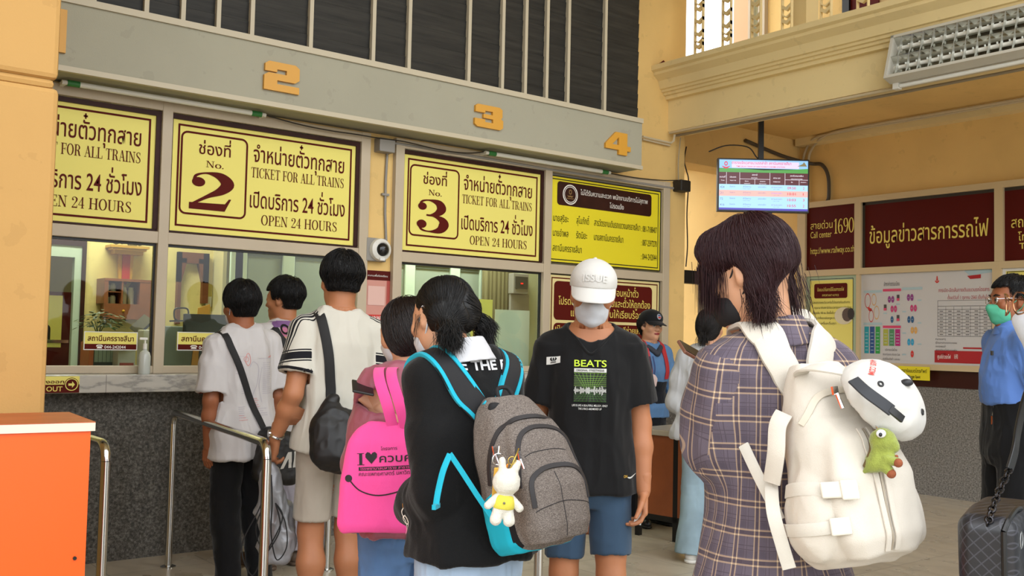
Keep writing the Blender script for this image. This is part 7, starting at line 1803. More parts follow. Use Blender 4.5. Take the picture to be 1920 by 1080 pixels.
    for p in ((-.110, -.035, .074), (-.086, -.105, .048)): MB().obox(Vector(p) + Vector((-.006, -.016, -.012)), (.004, 0, 0), (0, .002, 0), (0, 0, .012)).tube([Vector(p) + Vector((-.006, -.018, -.02)), Vector(p) + Vector((-.004, -.022, -.045))], .0025, 6).build('zip_pull', CHROME, bp, smooth=True, world=False)
    MB().tube(catmull([(-.02, .02, .185), (-.015, .03, .225), (.02, .03, .225), (.03, .02, .185)], 6), .006, 8).build('top_handle', PADB, bp, smooth=True, world=False)
    # shoulder straps lie on the sweater (in the girl's frame)
    Wm = M4.inverted()
    def in_bag(o): o.matrix_parent_inverse = Wm; return o
    for sg in (-1, 1):
        path = [(.112 * sg, .18, 1.14), (.118 * sg, .15, 1.24), (.115 * sg, .07, 1.335), (.108 * sg, -.02, 1.32), (.075 * sg, -.10, 1.25), (.035 * sg, -.14, 1.205)]
        s_ = in_bag(strap('shoulder_strap', path, .066, .010, PADB, bp, bt, off=.004, vol=v, wfn=lambda q_: 1 + .15 * math.sin(q_ * PI)))
        for k in (-1, 1):
            pts = [tuple(Vector(p) + Vector((k * .033 * (1 if abs(p[1]) > .09 else 1), 0, (.012 * -k * sg if p[1] < -.05 else 0)))) for p in path]
            tp = in_bag(strap('strap_trim', pts, .011, .012, TEAL, bp, bt, off=.0055, vol=v))
    yk = Vol((-.13, -.25, 1.12), (.13, -.05, 1.27), .004); yk.box((0, -.158, 1.20), (.075, .012, .035), rotm(0, -12, 0), .012); in_bag(organic('yoke', yk, PADB, bp, 2))
    in_bag(strap('yoke_trim', [(-.066, -.13, 1.232), (-.03, -.15, 1.20), (0, -.155, 1.195), (.03, -.15, 1.20), (.066, -.13, 1.235)], .011, .012, TEAL, bp, None, up=(0, -1, .2)))
    for px_ in (-.03, .035): in_bag(MB().tube([(px_ - .012, -.168, 1.212), (px_ + .012, -.176, 1.208), (px_ + .004, -.18, 1.20)], [.003, .006, .002], 6).tube([(px_, -.170, 1.212), (px_ + .01, -.182, 1.22)], [.004, .001], 6).build('loop_tie', TEAL, bp, smooth=True, world=False))
    # adjuster webbing at the left
    in_bag(strap('adjuster_strap', [(-.095, -.235, .93), (-.125, -.20, .99), (-.15, -.15, 1.06), (-.158, -.11, 1.10)], .014, .003, TEAL, bp, None, up=(-.8, -.6, 0))); in_bag(strap('adjuster_strap', [(-.158, -.11, 1.10), (-.182, -.115, 1.06), (-.196, -.115, 1.01), (-.206, -.12, .975)], .016, .003, TEAL, bp, None, up=(-.8, -.6, 0))); in_bag(MB().obox((-.207, -.122, .972), (.016, .012, 0), (.003, -.004, 0), (0, 0, .006)).build('strap_end', TEAL, bp, world=False))
    # ------------------------------ keychains
    kc, K4 = local_thing('plush_keychain', 'white plush rabbit in a yellow shirt hanging from the grey backpack', 'plush toy', r, (-.160, -.340, 1.04), (0, 6, -28))
    kc.scale = (.78, .78, .78)
    q = Vol((-.09, -.07, -.13), (.09, .07, .10), .0028); q.ell((0, 0, .02), (.043, .037, .040)).cone((-.016, 0, .05), (-.022, .0, .085), .013, .010, .008).cone((.016, 0, .05), (.028, .0, .080), .014, .011, .008).ell((0, .002, -.045), (.032, .026, .038), None, .008)
    for sg in (-1, 1): q.cone((.025 * sg, 0, -.03), (.050 * sg, -.004, -.055), .012, .012, .006).cone((.016 * sg, 0, -.07), (.021 * sg, -.006, -.095), .017, .018, .008)
    organic('plush_body', q, PLUSHW, kc, 2, fold=dict(amp=.0015, scale=(60, 60, 60), seed=5))
    q2 = Vol((-.06, -.05, -.08), (.06, .05, 0), .0025); q2.ell((0, .002, -.045), (.036, .030, .037)); q2.inter(lambda X, Y, Z: np.maximum(Z + .018, -.062 - Z) + 0 * X + 0 * Y); sh_ = organic('shirt', q2, PLUSHY, kc, 2)
    MB().sphere((-.006, -.03, -.04), .004, 8).build('star_badge', mat('grey_star', '#6d6a5c', .6), sh_, smooth='all', world=False)
    MB().tube(catmull([(.005, 0, .06), (.012, -.006, .085), (.02, 0, .105), (.03, .02, .125)], 6), .0025, 6).tube([Vector((.008 + .012 * math.cos(a), -.004, .088 + .012 * math.sin(a))) for a in [2 * PI * k / 16 for k in range(16)]], .0018, 6, closed=True).build('chain', mat('brass', '#b59a4c', .3, .9), kc, smooth=True, world=False)
    k2, K4 = local_thing('charm_keychain', 'yellow strap charm with an orange figure hanging from a ring on the backpack', 'keychain', r, (-.152, -.292, 1.075), (0, 0, -30))
    MB().obox((0, 0, -.035), (.0075, 0, 0), (0, .003, 0), (.003, 0, .045)).build('strap', mat('yellow_strap', '#d8a93c', .5), k2, bevel=.002, world=False)
    q = Vol((-.02, -.02, -.07), (.05, .03, .03), .0022); q.ell((.018, -.004, -.0), (.012, .010, .012)).ell((.018, -.004, -.022), (.010, .009, .014), None, .004).cone((.01, -.004, -.035), (.008, -.006, -.045), .005, .005, .003).cone((.025, -.004, -.035), (.027, -.006, -.045), .005, .005, .003).cone((.013, -.004, .008), (.008, -.004, .018), .004, .003, .003).cone((.023, -.004, .008), (.028, -.004, .018), .004, .003, .003); organic('figure', q, mat('orange_rubber', '#d98a1f', .4), k2, 2)
    MB().tube([Vector((.005 + .014 * math.cos(a), 0, .03 + .014 * math.sin(a))) for a in [2 * PI * k / 20 for k in range(20)]], .0016, 6, closed=True).tube([(.005, 0, .042), (.008, .01, .06)], .0025, 6).build('ring', CHROME, k2, smooth=True, world=False)
pigtail_girl()

def mauve_woman():
    x, y = ground(768, 640, 3.4); deg = 6
    r = person('person with brown bob in mauve jacket and jeans looking at a phone', x, y, deg)
    f = Fig(1.525, 'f', yaw=14, pitch=18, width=.97, arms=dict(l=dict(elbow=(-.168, .0, .985), wrist=(-.105, .17, 1.13), d=(.1, .5, .8), n=(.7, .4, -.2), curl=(30, 40, 30), thumb=(.3, .2)), r=dict(elbow=(.19, -.01, .97), wrist=(.08, .2, 1.02), d=(-.4, .8, .3), n=(-.5, 0, .6))))
    h = f.H; f.arm['l']['wrist'] = loc(r, 716, 770, 3.26); f.arm['l']['d'] = unit(loc(r, 687, 741, 3.27) - f.arm['l']['wrist']); b, bv = body(f, r, SKIN_LIGHT)
    MAUVE = mat('mauve_nylon', '#8e4a58', .55, bump=.3, bscale=400, sheen=.2)
    v = shirt(f, hem=.50, ease=.026, flare=.016, sleeve=1.96, sr=(.044, .034), neck=(.05, .048, .04), nz=.872); t = organic('jacket', v, MAUVE, r, 2, fold=dict(amp=.014, scale=(10, 10, 6), seed=81))
    vj = legs_wear(f, .56, (.04, .04), ((.060, .05, .046), (.060, .05, .046)), ease=.016); organic('jeans', vj, DENIM, r, 2, fold=dict(amp=.010, seed=82)); tuck(b, [v, vj], f)
    for sd in 'lr': shoe(f, sd, SHOEW, r)
    q = Vol((-.16, -.2, .76 * h), (.16, .1, .90 * h), .0045); q.ell((0, -.055, .835 * h), (.085, .05, .035)); q.cone((-.075, -.02, .835 * h), (.075, -.02, .835 * h), .028, k=.02); organic('hood', q, mat('brown_hood', '#5b4440', .8, bump=.4, bscale=500), r, 2, fold=dict(amp=.006, seed=3))
    face_mask(f, r, MASKW)
    hh, R = f.hh, f.R; c = f.hp(0, -.05, .5); S = lambda *a: A3(a) * hh; hv = Vol(c - .24, c + .22, .0042)
    hv.ell(f.hp(0, -.09, .62), S(.41, .48, .45), R).loft([(-.30, .34, .28, 0), (-.15, .40, .36, 0), (.10, .44, .44, 0), (.35, .42, .46, 0)], .02, M=R, o=f.hp(0, -.10, .30)) if False else hv.ell(f.hp(0, -.09, .62), S(.385, .455, .43), R).ell(f.hp(0, -.12, .34), S(.40, .40, .42), R, .04)
    hv.box(f.hp(0, .52, .28), S(.33, .36, .52), R, .03, .02, 's'); hv.box(f.hp(0, -.1, -.48), S(.8, .8, .5), R, .03, .02, 's'); hv.ell(f.hp(0, .05, .15), S(.27, .30, .30), R, .02, 's')
    cr = f.hp(.05, -.12, 1.05); dn = R @ A3((0, 0, -1))
    flow = lambda P: (lambda d: d / (np.linalg.norm(d, axis=1, keepdims=True) + 1e-9))((P - cr) * A3((1, 1, .4))) * .55 + dn * .8
    m = mat('brown_black_hair', '#1a0f0c', .42, spec=.45)
    hair_mesh('hair', f, hv, m, r, 3600, flow, (.07, .16), .0010, (.0, .006), 9, .16)
    bt = bvh_of(t)
    bag = same_pose(thing('tote_bag', 'hot pink cloth tote bag with black slogan on the mauve jacket woman\'s shoulder', 'bag'), r)
    PINK = cloth('hot_pink_cloth', '#f0529c', .8)
    # flat bag hanging at her left side, its printed face turned to the back
    c = loc(r, 722, 898, 3.12); M = rotm(-44, 0, 0); q = Vol(c - .30, c + .30, .0045); q.loft([(-.165, .125, .020, 0), (-.145, .138, .032, 0), (0, .130, .04, 0), (.11, .108, .03, 0), (.150, .085, .018, 0), (.175, .05, .012, 0)], p=2.6, M=M, o=c)
    B = organic('pouch', q, PINK, bag, 3, fold=dict(amp=.011, scale=(7, 7, 2.6), seed=91)); bb = bvh_of(B)
    for off_ in (0, 1):
        k = off_ * 24
        strap('strap', [loc(r, 738 + k, 808, 3.12), loc(r, 726 + k, 760, 3.10), loc(r, 712 + k, 715, 3.14), loc(r, 710 + k, 694, 3.22), loc(r, 716 + k, 690, 3.32), loc(r, 724 + k, 705, 3.42)], .034, .003, PINK, bag, None, up=tuple(M @ A3((0, -1, .25))))
    U = tuple(M @ A3((1, 0, 0.06))); Vv = tuple(M @ A3((-.06, 0, 1))); O = c + M @ A3((-.075, -.3, -.01))
    ink = [fit(serif2d('I'), -.004, .018, .055, .036, 1), fit(text2d('ควบคุม', .012), .065, .19, .062, .024), rect2(0, .038, .19, .049)]
    heart = [(.040, .058), (.022, .078), (.022, .088), (.028, .094), (.036, .092), (.040, .086), (.044, .092), (.052, .094), (.058, .088), (.058, .078)]
    ink += [(heart, [tuple(range(10))]), brush([(-.03, .012), (.0, -.022), (.05, -.038), (.11, -.032), (.16, -.012)], [.004] * 5), disc2(-.032, .016, .011, 16), fit(text2d('คณะแพทยศาสตร์ มหาวิทยาลัย', .004), .0, .19, .022, .012), fit(text2d('โครงการ', .0), .07, .12, .098, .010)]
    decal('slogan', ink, O, U, Vv, mat('tote_ink', '#1d1418', .7), bag, bb, .002)
    decal('slogan', [fit(text2d('โรงพยาบาลมหาราช สาธารณสุข', .0), .005, .185, .0405, .008)], O, U, Vv, PINK, bag, bb, .0035)
    f.arm['l'] = f.arm['l']; hd = loc(r, 680, 727, 3.22); ph = same_pose(thing('phone', 'dark phone held up in the mauve jacket woman\'s left hand', 'phone'), r)
    MB().obox(hd, M @ A3((.034, 0, -.006)), M @ A3((-.012, .066, .014)), M @ A3((.0008, -.001, .0042))).build('phone_body', BLACK, ph, bevel=.003, world=False)
mauve_woman()
# ------------------------------------------------------------------ woman in the plaid shirt dress with the cream backpack
def plaid_mat():
    m = mat('plaid_cloth', '#5d5560', .9, spec=.15, bump=.5, bscale=900, sheen=.1); t = NT(m); at = t.add('ShaderNodeAttribute', attribute_name='plaid'); sx = t.add('ShaderNodeSeparateXYZ'); t.link(at.outputs['Vector'], sx.inputs[0])
    def lines(c, per):
        fr = t.math('FRACT', t.math('DIVIDE', c, per)); band = lambda lo, hi: t.math('MULTIPLY', t.math('GREATER_THAN', fr, lo), t.math('LESS_THAN', fr, hi))
        return t.math('ADD', band(.36, .42), band(.56, .62)), t.math('ADD', band(.42, .56), t.math('ADD', band(.90, .93), band(.04, .07))), band(.66, .88)
    lu, du, bu = lines(sx.outputs[0], .060); lv, dv, bv = lines(sx.outputs[1], .058)
    c = t.mix(t.math('MULTIPLY', t.math('ADD', bu, bv), .35), lin('#615863'), lin('#4b434e'))
    c = t.mix(t.math('MULTIPLY', t.math('MAXIMUM', du, dv), .5), c, lin('#3d3138')); c = t.mix(t.math('MULTIPLY', t.math('MINIMUM', t.math('ADD', lu, lv), 1), .62), c, lin('#b0967c'))
    c = t.mix(t.math('MULTIPLY', lu, lv), c, lin('#c4ad90')); t.link(c, t.n['Principled BSDF'].inputs['Base Color']); return m
CANVAS = cloth('cream_canvas', '#cbc3b7', .85, bump=.5, bscale=700); WEBW = cloth('cream_webbing', '#cdc7bc', .8); DINO = mat('green_plush', '#8a9440', .95, bump=1.0, bscale=450, sheen=.4, var=.08, vscale=60)
def plaid_woman():
    x, y = ground(1447, 650, 2.2); deg = -16
    r = person('person with dark red bob in oversized plaid shirt carrying the cream backpack', x, y, deg)
    f = Fig(1.665, 'f', yaw=34, pitch=16, tilt=-2, width=.86, arms=dict(l=dict(elbow=(-.118, .02, 1.18), wrist=(-.150, .33, 1.33), d=(.05, .75, .55), n=(.6, -.2, .5), curl=(35, 45, 25), thumb=(.2, .1)), r=dict(elbow=(.150, -.02, 1.06), wrist=(.08, .22, 1.15), d=(-.6, .7, .2), n=(-.3, .2, .8))))
    f.piv = f.piv + A3((-.038, 0, .012)); h = f.H; f.arm['l']['wrist'] = loc(r, 1352, 752, 2.30); f.arm['l']['d'] = unit(loc(r, 1312, 676, 2.38) - f.arm['l']['wrist']); b, bv = body(f, r, SKIN_LIGHT); A_ = f.arm
    v = shirt(f, hem=.33, ease=.022, flare=.012, sleeve=1.80, sr=(.044, .040), voxel=.005, neck=(.046, .044, .036), nz=.882, hem_open=.03)
    # collar joins the shirt as a folded band
    def plaid(V, C):
        out = np.zeros((len(V), 3)); out[:, 0] = np.arctan2(V[:, 0], -V[:, 1] * 1.25) * .20 + .052; out[:, 1] = V[:, 2]
        for sd in 'lr':
            a = A_[sd]; S, E_, W_ = a['shoulder'], a['elbow'], a['wrist']; sg = -1 if sd == 'l' else 1; co = []
            for (p, q_, s0) in ((S, E_, 0.0), (E_, W_, float(np.linalg.norm(E_ - S)))):
                ax = unit(q_ - p); t_ = (V - p) @ ax; X = unit(np.cross(ax, A3((0, 1, .3)))); Yv = np.cross(ax, X); co.append((np.arctan2((V - p) @ X, (V - p) @ Yv) * .088 + .04, s0 + t_, t_))
            L1 = np.linalg.norm(E_ - S); w_ = np.clip((co[0][2] - L1 + .05) / .10, 0, 1)
            seg = lambda P, p, q_: np.linalg.norm(P - p - np.clip((P - p) @ unit(q_ - p), 0, np.linalg.norm(q_ - p))[:, None] * unit(q_ - p), axis=1)
            da = np.minimum(seg(C, S, E_), seg(C, E_, W_)); rt = np.sqrt((C[:, 0] / (.105 * h)) ** 2 + (C[:, 1] / (.085 * h)) ** 2)
            on = (da < .14) & (C[:, 0] * sg > .02) & (C[:, 2] < .84 * h) & ((da / .088 < rt - .15) | (C[:, 0] * sg > .108 * h))
            out[on, 0] = (co[0][0] * (1 - w_) + co[1][0] * w_)[on] if False else co[0][0][on]; out[on, 1] = (co[0][1] * (1 - w_) + co[1][1] * w_)[on]
        return out
    PL = plaid_mat(); t = organic('plaid_shirt', v, PL, r, 2, fold=dict(amp=.015, scale=(6, 6, 2.6), seed=101), cattrs={'plaid': plaid})
    q = Vol((-.14, -.16, .80 * h), (.14, .14, .92 * h), .004); frustum(q, (0, -.014, .832 * h), (-.008, -.002, .872 * h), .054 * h, .043 * h); frustum(q, (0, -.014, .81 * h), (-.010, .0, .888 * h), .049 * h, .036 * h, 0, 's'); q.cone((0, .14, .86 * h), (0, .02, .9 * h), .035, .02, 0, 's')
    organic('collar', q, PL, r, 2, attrs={'plaid': lambda V: np.stack([np.arctan2(V[:, 0], -V[:, 1]) * .09 + .02, V[:, 2] + .03, 0 * V[:, 0]], 1)})
    vj = legs_wear(f, .58, (.05, .05), ((.052, .046, .05), (.052, .046, .05))); organic('trousers', vj, BLKTR, r, 2); tuck(b, [v, vj], f)
    for sd in 'lr': shoe(f, sd, SHOEW, r)
    mk = face_mask(f, r, mat('black_mask_cloth', '#19181b', .8, bump=.3, bscale=600)); 
    # hair: bob with loose front strands and a low twist
    hh, R = f.hh, f.R; c = f.hp(0, -.05, .45); S = lambda *a: A3(a) * hh; hv = Vol(c - .26, c + .26, .004)
    hv.ell(f.hp(0, -.08, .64), S(.365, .44, .41), R).ell(f.hp(0, -.13, .53), S(.35, .36, .30), R, .03).ell(f.hp(.24, -.02, .40), S(.13, .22, .27), R, .04).ell(f.hp(-.27, -.12, .42), S(.10, .16, .20), R, .03).ell(f.hp(-.24, .20, .70), S(.135, .20, .24), R, .03)
    hv.box(f.hp(.02, .62, .20), S(.34, .40, .56), R, .03, .02, 's'); hv.box(f.hp(-.02, -.30, -.13), S(.22, .34, .5), R, .04, .03, 's'); hv.box(f.hp(0, -.1, -.50), S(.9, .9, .5), R, .03, .03, 's'); hv.box(f.hp(-.42, .06, .08), S(.18, .16, .42), R, .03, .03, 's')
    tw = f.hp(-.30, -.17, .26); hv.cone(f.hp(-.22, -.28, .46), tw, .040, .024, .03).cone(tw, tw + R @ A3((.005, .0, -.05)), .022, .016, .02)
    HR = mat('dark_red_hair', '#2a1014', .45, spec=.3)
    cr = f.hp(.06, -.10, 1.06); dn = R @ A3((0, 0, -1))
    flow = lambda P: (lambda d: d / (np.linalg.norm(d, axis=1, keepdims=True) + 1e-9))((P - cr) * A3((1, 1, .4))) * .5 + dn * .85
    ex = [tuft(tw, R @ A3((.02, .05, -1)), 700, (.05, .09), .10, .5, .0008, 1, r0=.013, curl=.5), tuft(f.hp(-.27, .26, .58), R @ A3((-.05, .25, -1)), 420, (.04, .10), .05, .7, .0008, 3, r0=.012), tuft(f.hp(-.22, .34, .62), R @ A3((.0, .25, -1)), 260, (.05, .11), .05, .8, .0008, 13, r0=.010), tuft(f.hp(-.31, .14, .55), R @ A3((-.02, .1, -1)), 40, (.05, .09), .05, .6, .0007, 2, r0=.008), tuft(f.hp(.32, -.02, .30), R @ A3((.06, 0, -1)), 800, (.05, .10), .05, .4, .0008, 4, r0=.026), tuft(f.hp(.24, -.20, .30), R @ A3((.05, -.05, -1)), 400, (.04, .08), .06, .4, .0008, 5, r0=.024), tuft(f.hp(.0, -.36, .32), R @ A3((-.1, -.02, -1)), 70, (.03, .07), .2, .4, .0006, 6, r0=.03)]
    hair_mesh('hair', f, hv, HR, r, 7500, flow, (.05, .12), .0008, (.0, .004), 9, .10, extra=ex)
    bt = bvh_of(t)
    # phone in the left hand
    c = loc(r, 1318, 673, 2.42); ph = same_pose(thing('phone', 'dark phone in a copper case held by the plaid shirt woman', 'phone'), r); R0 = A3(tuple(Matrix.Rotation(-r.rotation_euler.z, 3, 'Z') @ _r)); U0 = A3(tuple(Matrix.Rotation(-r.rotation_euler.z, 3, 'Z') @ _u)); Fw = np.cross(U0, R0)
    a1 = unit(R0 * .80 - U0 * .45 + Fw * .25); a2 = unit(Fw * .8 + U0 * .25); n_ = unit(np.cross(a1, a2)); a2 = np.cross(n_, a1)
    MB().obox(c, a1 * .068, a2 * .034, n_ * .0045).build('phone_body', mat('copper_case', '#8a5f4d', .35, .3), ph, bevel=.004, world=False); MB().obox(c + n_ * .0048, a1 * .064, a2 * .031, n_ * .0006).build('screen', mat('dark_screen', '#17161a', .1), ph, world=False)
    # ------------------------------ cream backpack
    bp, M4 = local_thing('backpack', 'cream canvas backpack with straps on the back of the plaid shirt woman', 'backpack', r, tuple(loc(r, 1578, 868, 1.98)), (-12, -4, 0)); kx, kz = .72, .88
    q = Vol((-.24, -.24, -.28), (.24, .2, .30), .0042)
    q.loft([(z * kz, a * kx, b_ * kx, y_ * kx) for z, a, b_, y_ in ((-.215, .105, .060, .02), (-.195, .140, .090, .005), (-.10, .160, .108, .0), (.04, .155, .100, .004), (.12, .132, .085, .018), (.19, .105, .065, .03), (.235, .075, .045, .04))], p=2.8)
    q.loft([(z * kz, a * kx, b_ * kx, y_ * kx) for z, a, b_, y_ in ((-.195, .10, .04, -.085), (-.16, .128, .055, -.092), (-.03, .130, .058, -.095), (.05, .110, .048, -.08), (.095, .08, .03, -.05))], .014, p=2.8)
    for sg in (-1, 1): q.ell((.150 * sg * kx, -.01, -.11 * kz), (.030, .05, .08), None, .02)
    q.solid = q.d.copy(); B = organic('main_compartment', q, CANVAS, bp, 3, fold=dict(amp=.011, scale=(7, 7, 4), seed=111)); bb = bvh_of(B)
    for off in (-.011, .011): strap('zip_welt', [(-0.004 + off, -0.112, 0.0765), (-0.0096 + off, -0.128, 0.027), (-0.0096 + off, -0.132, -0.054), (-0.0064 + off, -0.132, -0.126), (-0.0032 + off, -0.12, -0.171)], .011, .004, CANVAS, bp, bb, off=.001, vol=q)
    stitch('zip', [(-0.004, -0.112, 0.0765), (-0.0096, -0.128, 0.027), (-0.0096, -0.132, -0.054), (-0.0064, -0.132, -0.126), (-0.0032, -0.12, -0.171)], .0028, mat('zip_taupe', '#a79c8b', .5, .3), bp, q, .0005, bvh=bb)
    for p in ((-0.0032, -0.1136, 0.063), (-0.044, -0.06, 0.1395)): zp = MB().obox(Vector(p) + Vector((0, -.014, -.004)), (.006, 0, 0), (0, .003, 0), (0, 0, .008)).tube([Vector(p) + Vector((0, -.018, -.01)), Vector(p) + Vector((.002, -.024, -.04))], .004, 6).build('zip_pull', CHROME, bp, smooth=True, world=False)
    strap('top_zip', [(-0.1, -0.024, 0.081), (-0.072, -0.056, 0.1305), (-0.032, -0.064, 0.1485), (0.024, -0.064, 0.1485), (0.072, -0.048, 0.126)], .014, .003, mat('zip_cream', '#c9bfae', .7), bp, bb, off=.0, vol=q)
    strap('compression_strap', [(-0.124, 0.048, -0.0405), (-0.128, 0, -0.0405), (-0.104, -0.068, -0.0468), (-0.08, -0.104, -0.0522)], .026, .004, WEBW, bp, bb, off=.001, vol=q); strap('compression_strap', [(-0.124, 0.04, -0.1125), (-0.132, 0, -0.1125), (-0.108, -0.064, -0.1125), (-0.096, -0.088, -0.1143)], .024, .004, WEBW, bp, bb, off=.001, vol=q)
    BK = mat('cream_plastic', '#d9d4c8', .3)
    MB().obox((-0.1, -0.0944, -0.0477), (.018, -.022, -.002), (.003, .003, 0), (0, 0, .015)).obox((-0.0864, -0.1136, -0.0504), (.010, -.012, -.001), (.004, .004, 0), (0, 0, .018)).build('buckle', BK, bp, bevel=.003, world=False); MB().obox((-0.1024, -0.0896, -0.1134), (.012, -.014, 0), (.003, .003, 0), (0, 0, .016)).build('buckle', BK, bp, bevel=.003, world=False)
    Wm = M4.inverted()
    def in_bag(o): o.matrix_parent_inverse = Wm; return o
    # grab handle
    in_bag(strap('grab_handle', [loc(r, 1500, 702, 2.0), loc(r, 1514, 690, 1.97), loc(r, 1550, 690, 1.94), loc(r, 1590, 700, 1.95), loc(r, 1606, 712, 1.98)], .030, .006, WEBW, bp, None, up=tuple(U0 * .85 - Fw * .5), wfn=lambda q_: 1))
    # shoulder straps
    for k, pts in enumerate(([(1372, 606, 2.30), (1395, 592, 2.20), (1425, 608, 2.12), (1462, 645, 2.06), (1500, 690, 2.03), (1524, 722, 2.03)], [(1478, 590, 2.45), (1500, 566, 2.36), (1530, 576, 2.25), (1556, 620, 2.14), (1575, 680, 2.06), (1585, 720, 2.04)])):
        in_bag(strap('shoulder_strap', [loc(r, *p) for p in pts], .074, .012, CANVAS, bp, bt, off=.004, vol=v if k == 0 else v, wfn=lambda q_: 1.0 - .12 * q_))
    # loose webbing at lower left
    in_bag(strap('adjuster_strap', [loc(r, 1394, 834, 2.08), loc(r, 1418, 885, 2.03), loc(r, 1446, 940, 1.98), loc(r, 1462, 975, 1.96)], .022, .004, WEBW, bp, None, up=tuple(-Fw + R0 * -.3))); in_bag(strap('adjuster_strap', [loc(r, 1446, 905, 1.99), loc(r, 1450, 960, 1.93), loc(r, 1466, 1020, 1.92), loc(r, 1480, 1066, 1.92)], .026, .004, WEBW, bp, None, up=tuple(-Fw + R0 * -.2))); in_bag(strap('side_loop', [loc(r, 1470, 775, 1.97), loc(r, 1458, 800, 1.96), loc(r, 1455, 850, 1.95), loc(r, 1447, 905, 1.97)], .034, .006, CANVAS, bp, None, up=tuple(-Fw - R0 * .6)))
    in_bag(strap('side_tab', [loc(r, 1700, 755, 1.97), loc(r, 1709, 780, 1.96), loc(r, 1712, 812, 1.96)], .022, .004, WEBW, bp, None, up=tuple(-Fw + R0 * .6)))
    # ------------------------------ cap clipped to the bag
    cp = same_pose(thing('cap', 'white cap with red lettering clipped on top of the cream backpack', 'cap'), r)
    cc = loc(r, 1655, 752, 1.93); ax = unit(R0 * .50 + U0 * .62 - Fw * .60); bx = unit(R0 * .72 - U0 * .62 + Fw * .05); bx = unit(bx - ax * (ax @ bx)); cx_ = np.cross(ax, bx); Mc = np.stack([bx, cx_, ax], 1)
    q = Vol(cc - .16, cc + .16, .0036); q.ell(cc + ax * .0, (.092, .078, .062), Mc); q.plane(cc - ax * .014, -ax); q.ell(cc - ax * .012, (.084, .070, .052), Mc, 0, 's'); CR = organic('crown', q, CAPW, cp, 3, fold=dict(amp=.004, scale=(14, 14, 14), seed=7)); cb = bvh_of(CR)
    bd = unit(Fw * .9 - U0 * .6); bd = unit(bd - ax * (ax @ bd)); sdv = np.cross(ax, bd); V = []; Fq = []
    for i in range(17):
        th = -1.15 + 2.3 * i / 16
        for j in range(6): V.append(Vector(cc - ax * (.012 + .10 * (th / 1.15) ** 2 * .12) + bd * (.078 * math.cos(th) + .065 * j / 5 * math.cos(th * 1.2) ** .5) + sdv * (.082 * math.sin(th))))
    for i in range(16):
        for j in range(5): Fq.append((i * 6 + j, i * 6 + j + 1, i * 6 + j + 7, i * 6 + j + 6))
    br_ = MB().raw(V, Fq).build('brim', CAPW, CR, smooth='all', world=False); md = br_.modifiers.new('thick', 'SOLIDIFY'); md.thickness = .003
    MB().sphere(cc + ax * .063, .012, 12, (1, 1, .6)).build('top_button', mat('dark_button', '#1f1f22', .5), CR, smooth='all', world=False)
    ey = []
    for a, e in ((-.045, -.038), (.055, -.02), (.02, .055)):
        o_ = Vector(cc + bx * a + cx_ * e + ax * .15); hgt = cb.ray_cast(o_, Vector(-ax))
        if hgt[0]: X, Yv = perp(hgt[1]); MB().tube([hgt[0] + hgt[1] * .001 + (X * math.cos(t_ * PI / 8) + Yv * math.sin(t_ * PI / 8)) * .0045 for t_ in range(16)], .002, 6, closed=True).build('eyelet', mat('dark_button', '#1f1f22'), CR, smooth=True, world=False)
    decal('red_lettering', [fit(text2d('AXIS .COM', .02), -.026, .026, -.004, .010)], cc - bx * .066 + ax * .2, tuple(unit(cx_ * -1 )), tuple(unit(np.cross(ax, cx_ * -1))), mat('red_ink', '#c9352c', .6), CR, cb, .0025)
    strap('clip_strap', [loc(r, 1600, 712, 1.86), loc(r, 1625, 735, 1.83), loc(r, 1655, 757, 1.82), loc(r, 1672, 770, 1.82)], .022, .005, mat('charcoal_webbing', '#2c2e33', .7), cp, None, up=tuple(-Fw + U0 * .3)); strap('clip', [loc(r, 1668, 766, 1.82), loc(r, 1680, 776, 1.82), loc(r, 1692, 786, 1.825)], .014, .007, BLACK, cp, None, up=tuple(-Fw + U0 * .3))
    # ------------------------------ dinosaur keychain
    kc = same_pose(thing('plush_dinosaur', 'green plush dinosaur with brown feet hanging on the cream backpack', 'plush toy'), r)
    D0 = 1.86; L_ = lambda px, py, dd=0: loc(r, px, py, D0 + dd)
    q = Vol(L_(1652, 845) - .10, L_(1652, 845) + .10, .0026); s_ = D0 / FPX
    q.ell(L_(1655, 825, -.005), np.array([24, 20, 22]) * s_, np.stack([R0, Fw, U0], 1)).cone(L_(1668, 832, -.01), L_(1676, 838, -.012), 13 * s_, 11 * s_, .006).cone(L_(1652, 845), L_(1646, 862), 18 * s_, 21 * s_, .01).cone(L_(1636, 872), L_(1618, 887, .005), 12 * s_, 3 * s_, .012)
    q.cone(L_(1662, 862, -.02), L_(1682, 866, -.03), 8 * s_, 8 * s_, .006).cone(L_(1655, 872, -.015), L_(1668, 884, -.02), 9 * s_, 9 * s_, .006).cone(L_(1664, 850, -.015), L_(1680, 858, -.02), 5 * s_, 4 * s_, .004)
    DB = organic('plush_body', q, DINO, kc, 2, fold=dict(amp=.0012, scale=(60, 60, 60), seed=5))
    BR = mat('brown_plush', '#8a4a2c', .9, bump=.8, bscale=500)
    for p, k in ((L_(1684, 868, -.034), 8.5), (L_(1671, 888, -.024), 9)): MB().sphere(p, k * s_, 14).build('foot', BR, kc, smooth='all', world=False)
    MB().sphere(L_(1681, 856, -.024), 3.4 * s_, 10).build('hand', BR, kc, smooth='all', world=False)
    e = MB().sphere(L_(1652, 813, -.026), 10.5 * s_, 16, (1, .6, .75)).build('eye', mat('felt_white', '#d9d9d6', .7), kc, smooth='all', world=False); MB().sphere(L_(1651, 815, -.033), 4 * s_, 10, (1, .6, 1)).build('pupil', BLACK, e, smooth='all', world=False)
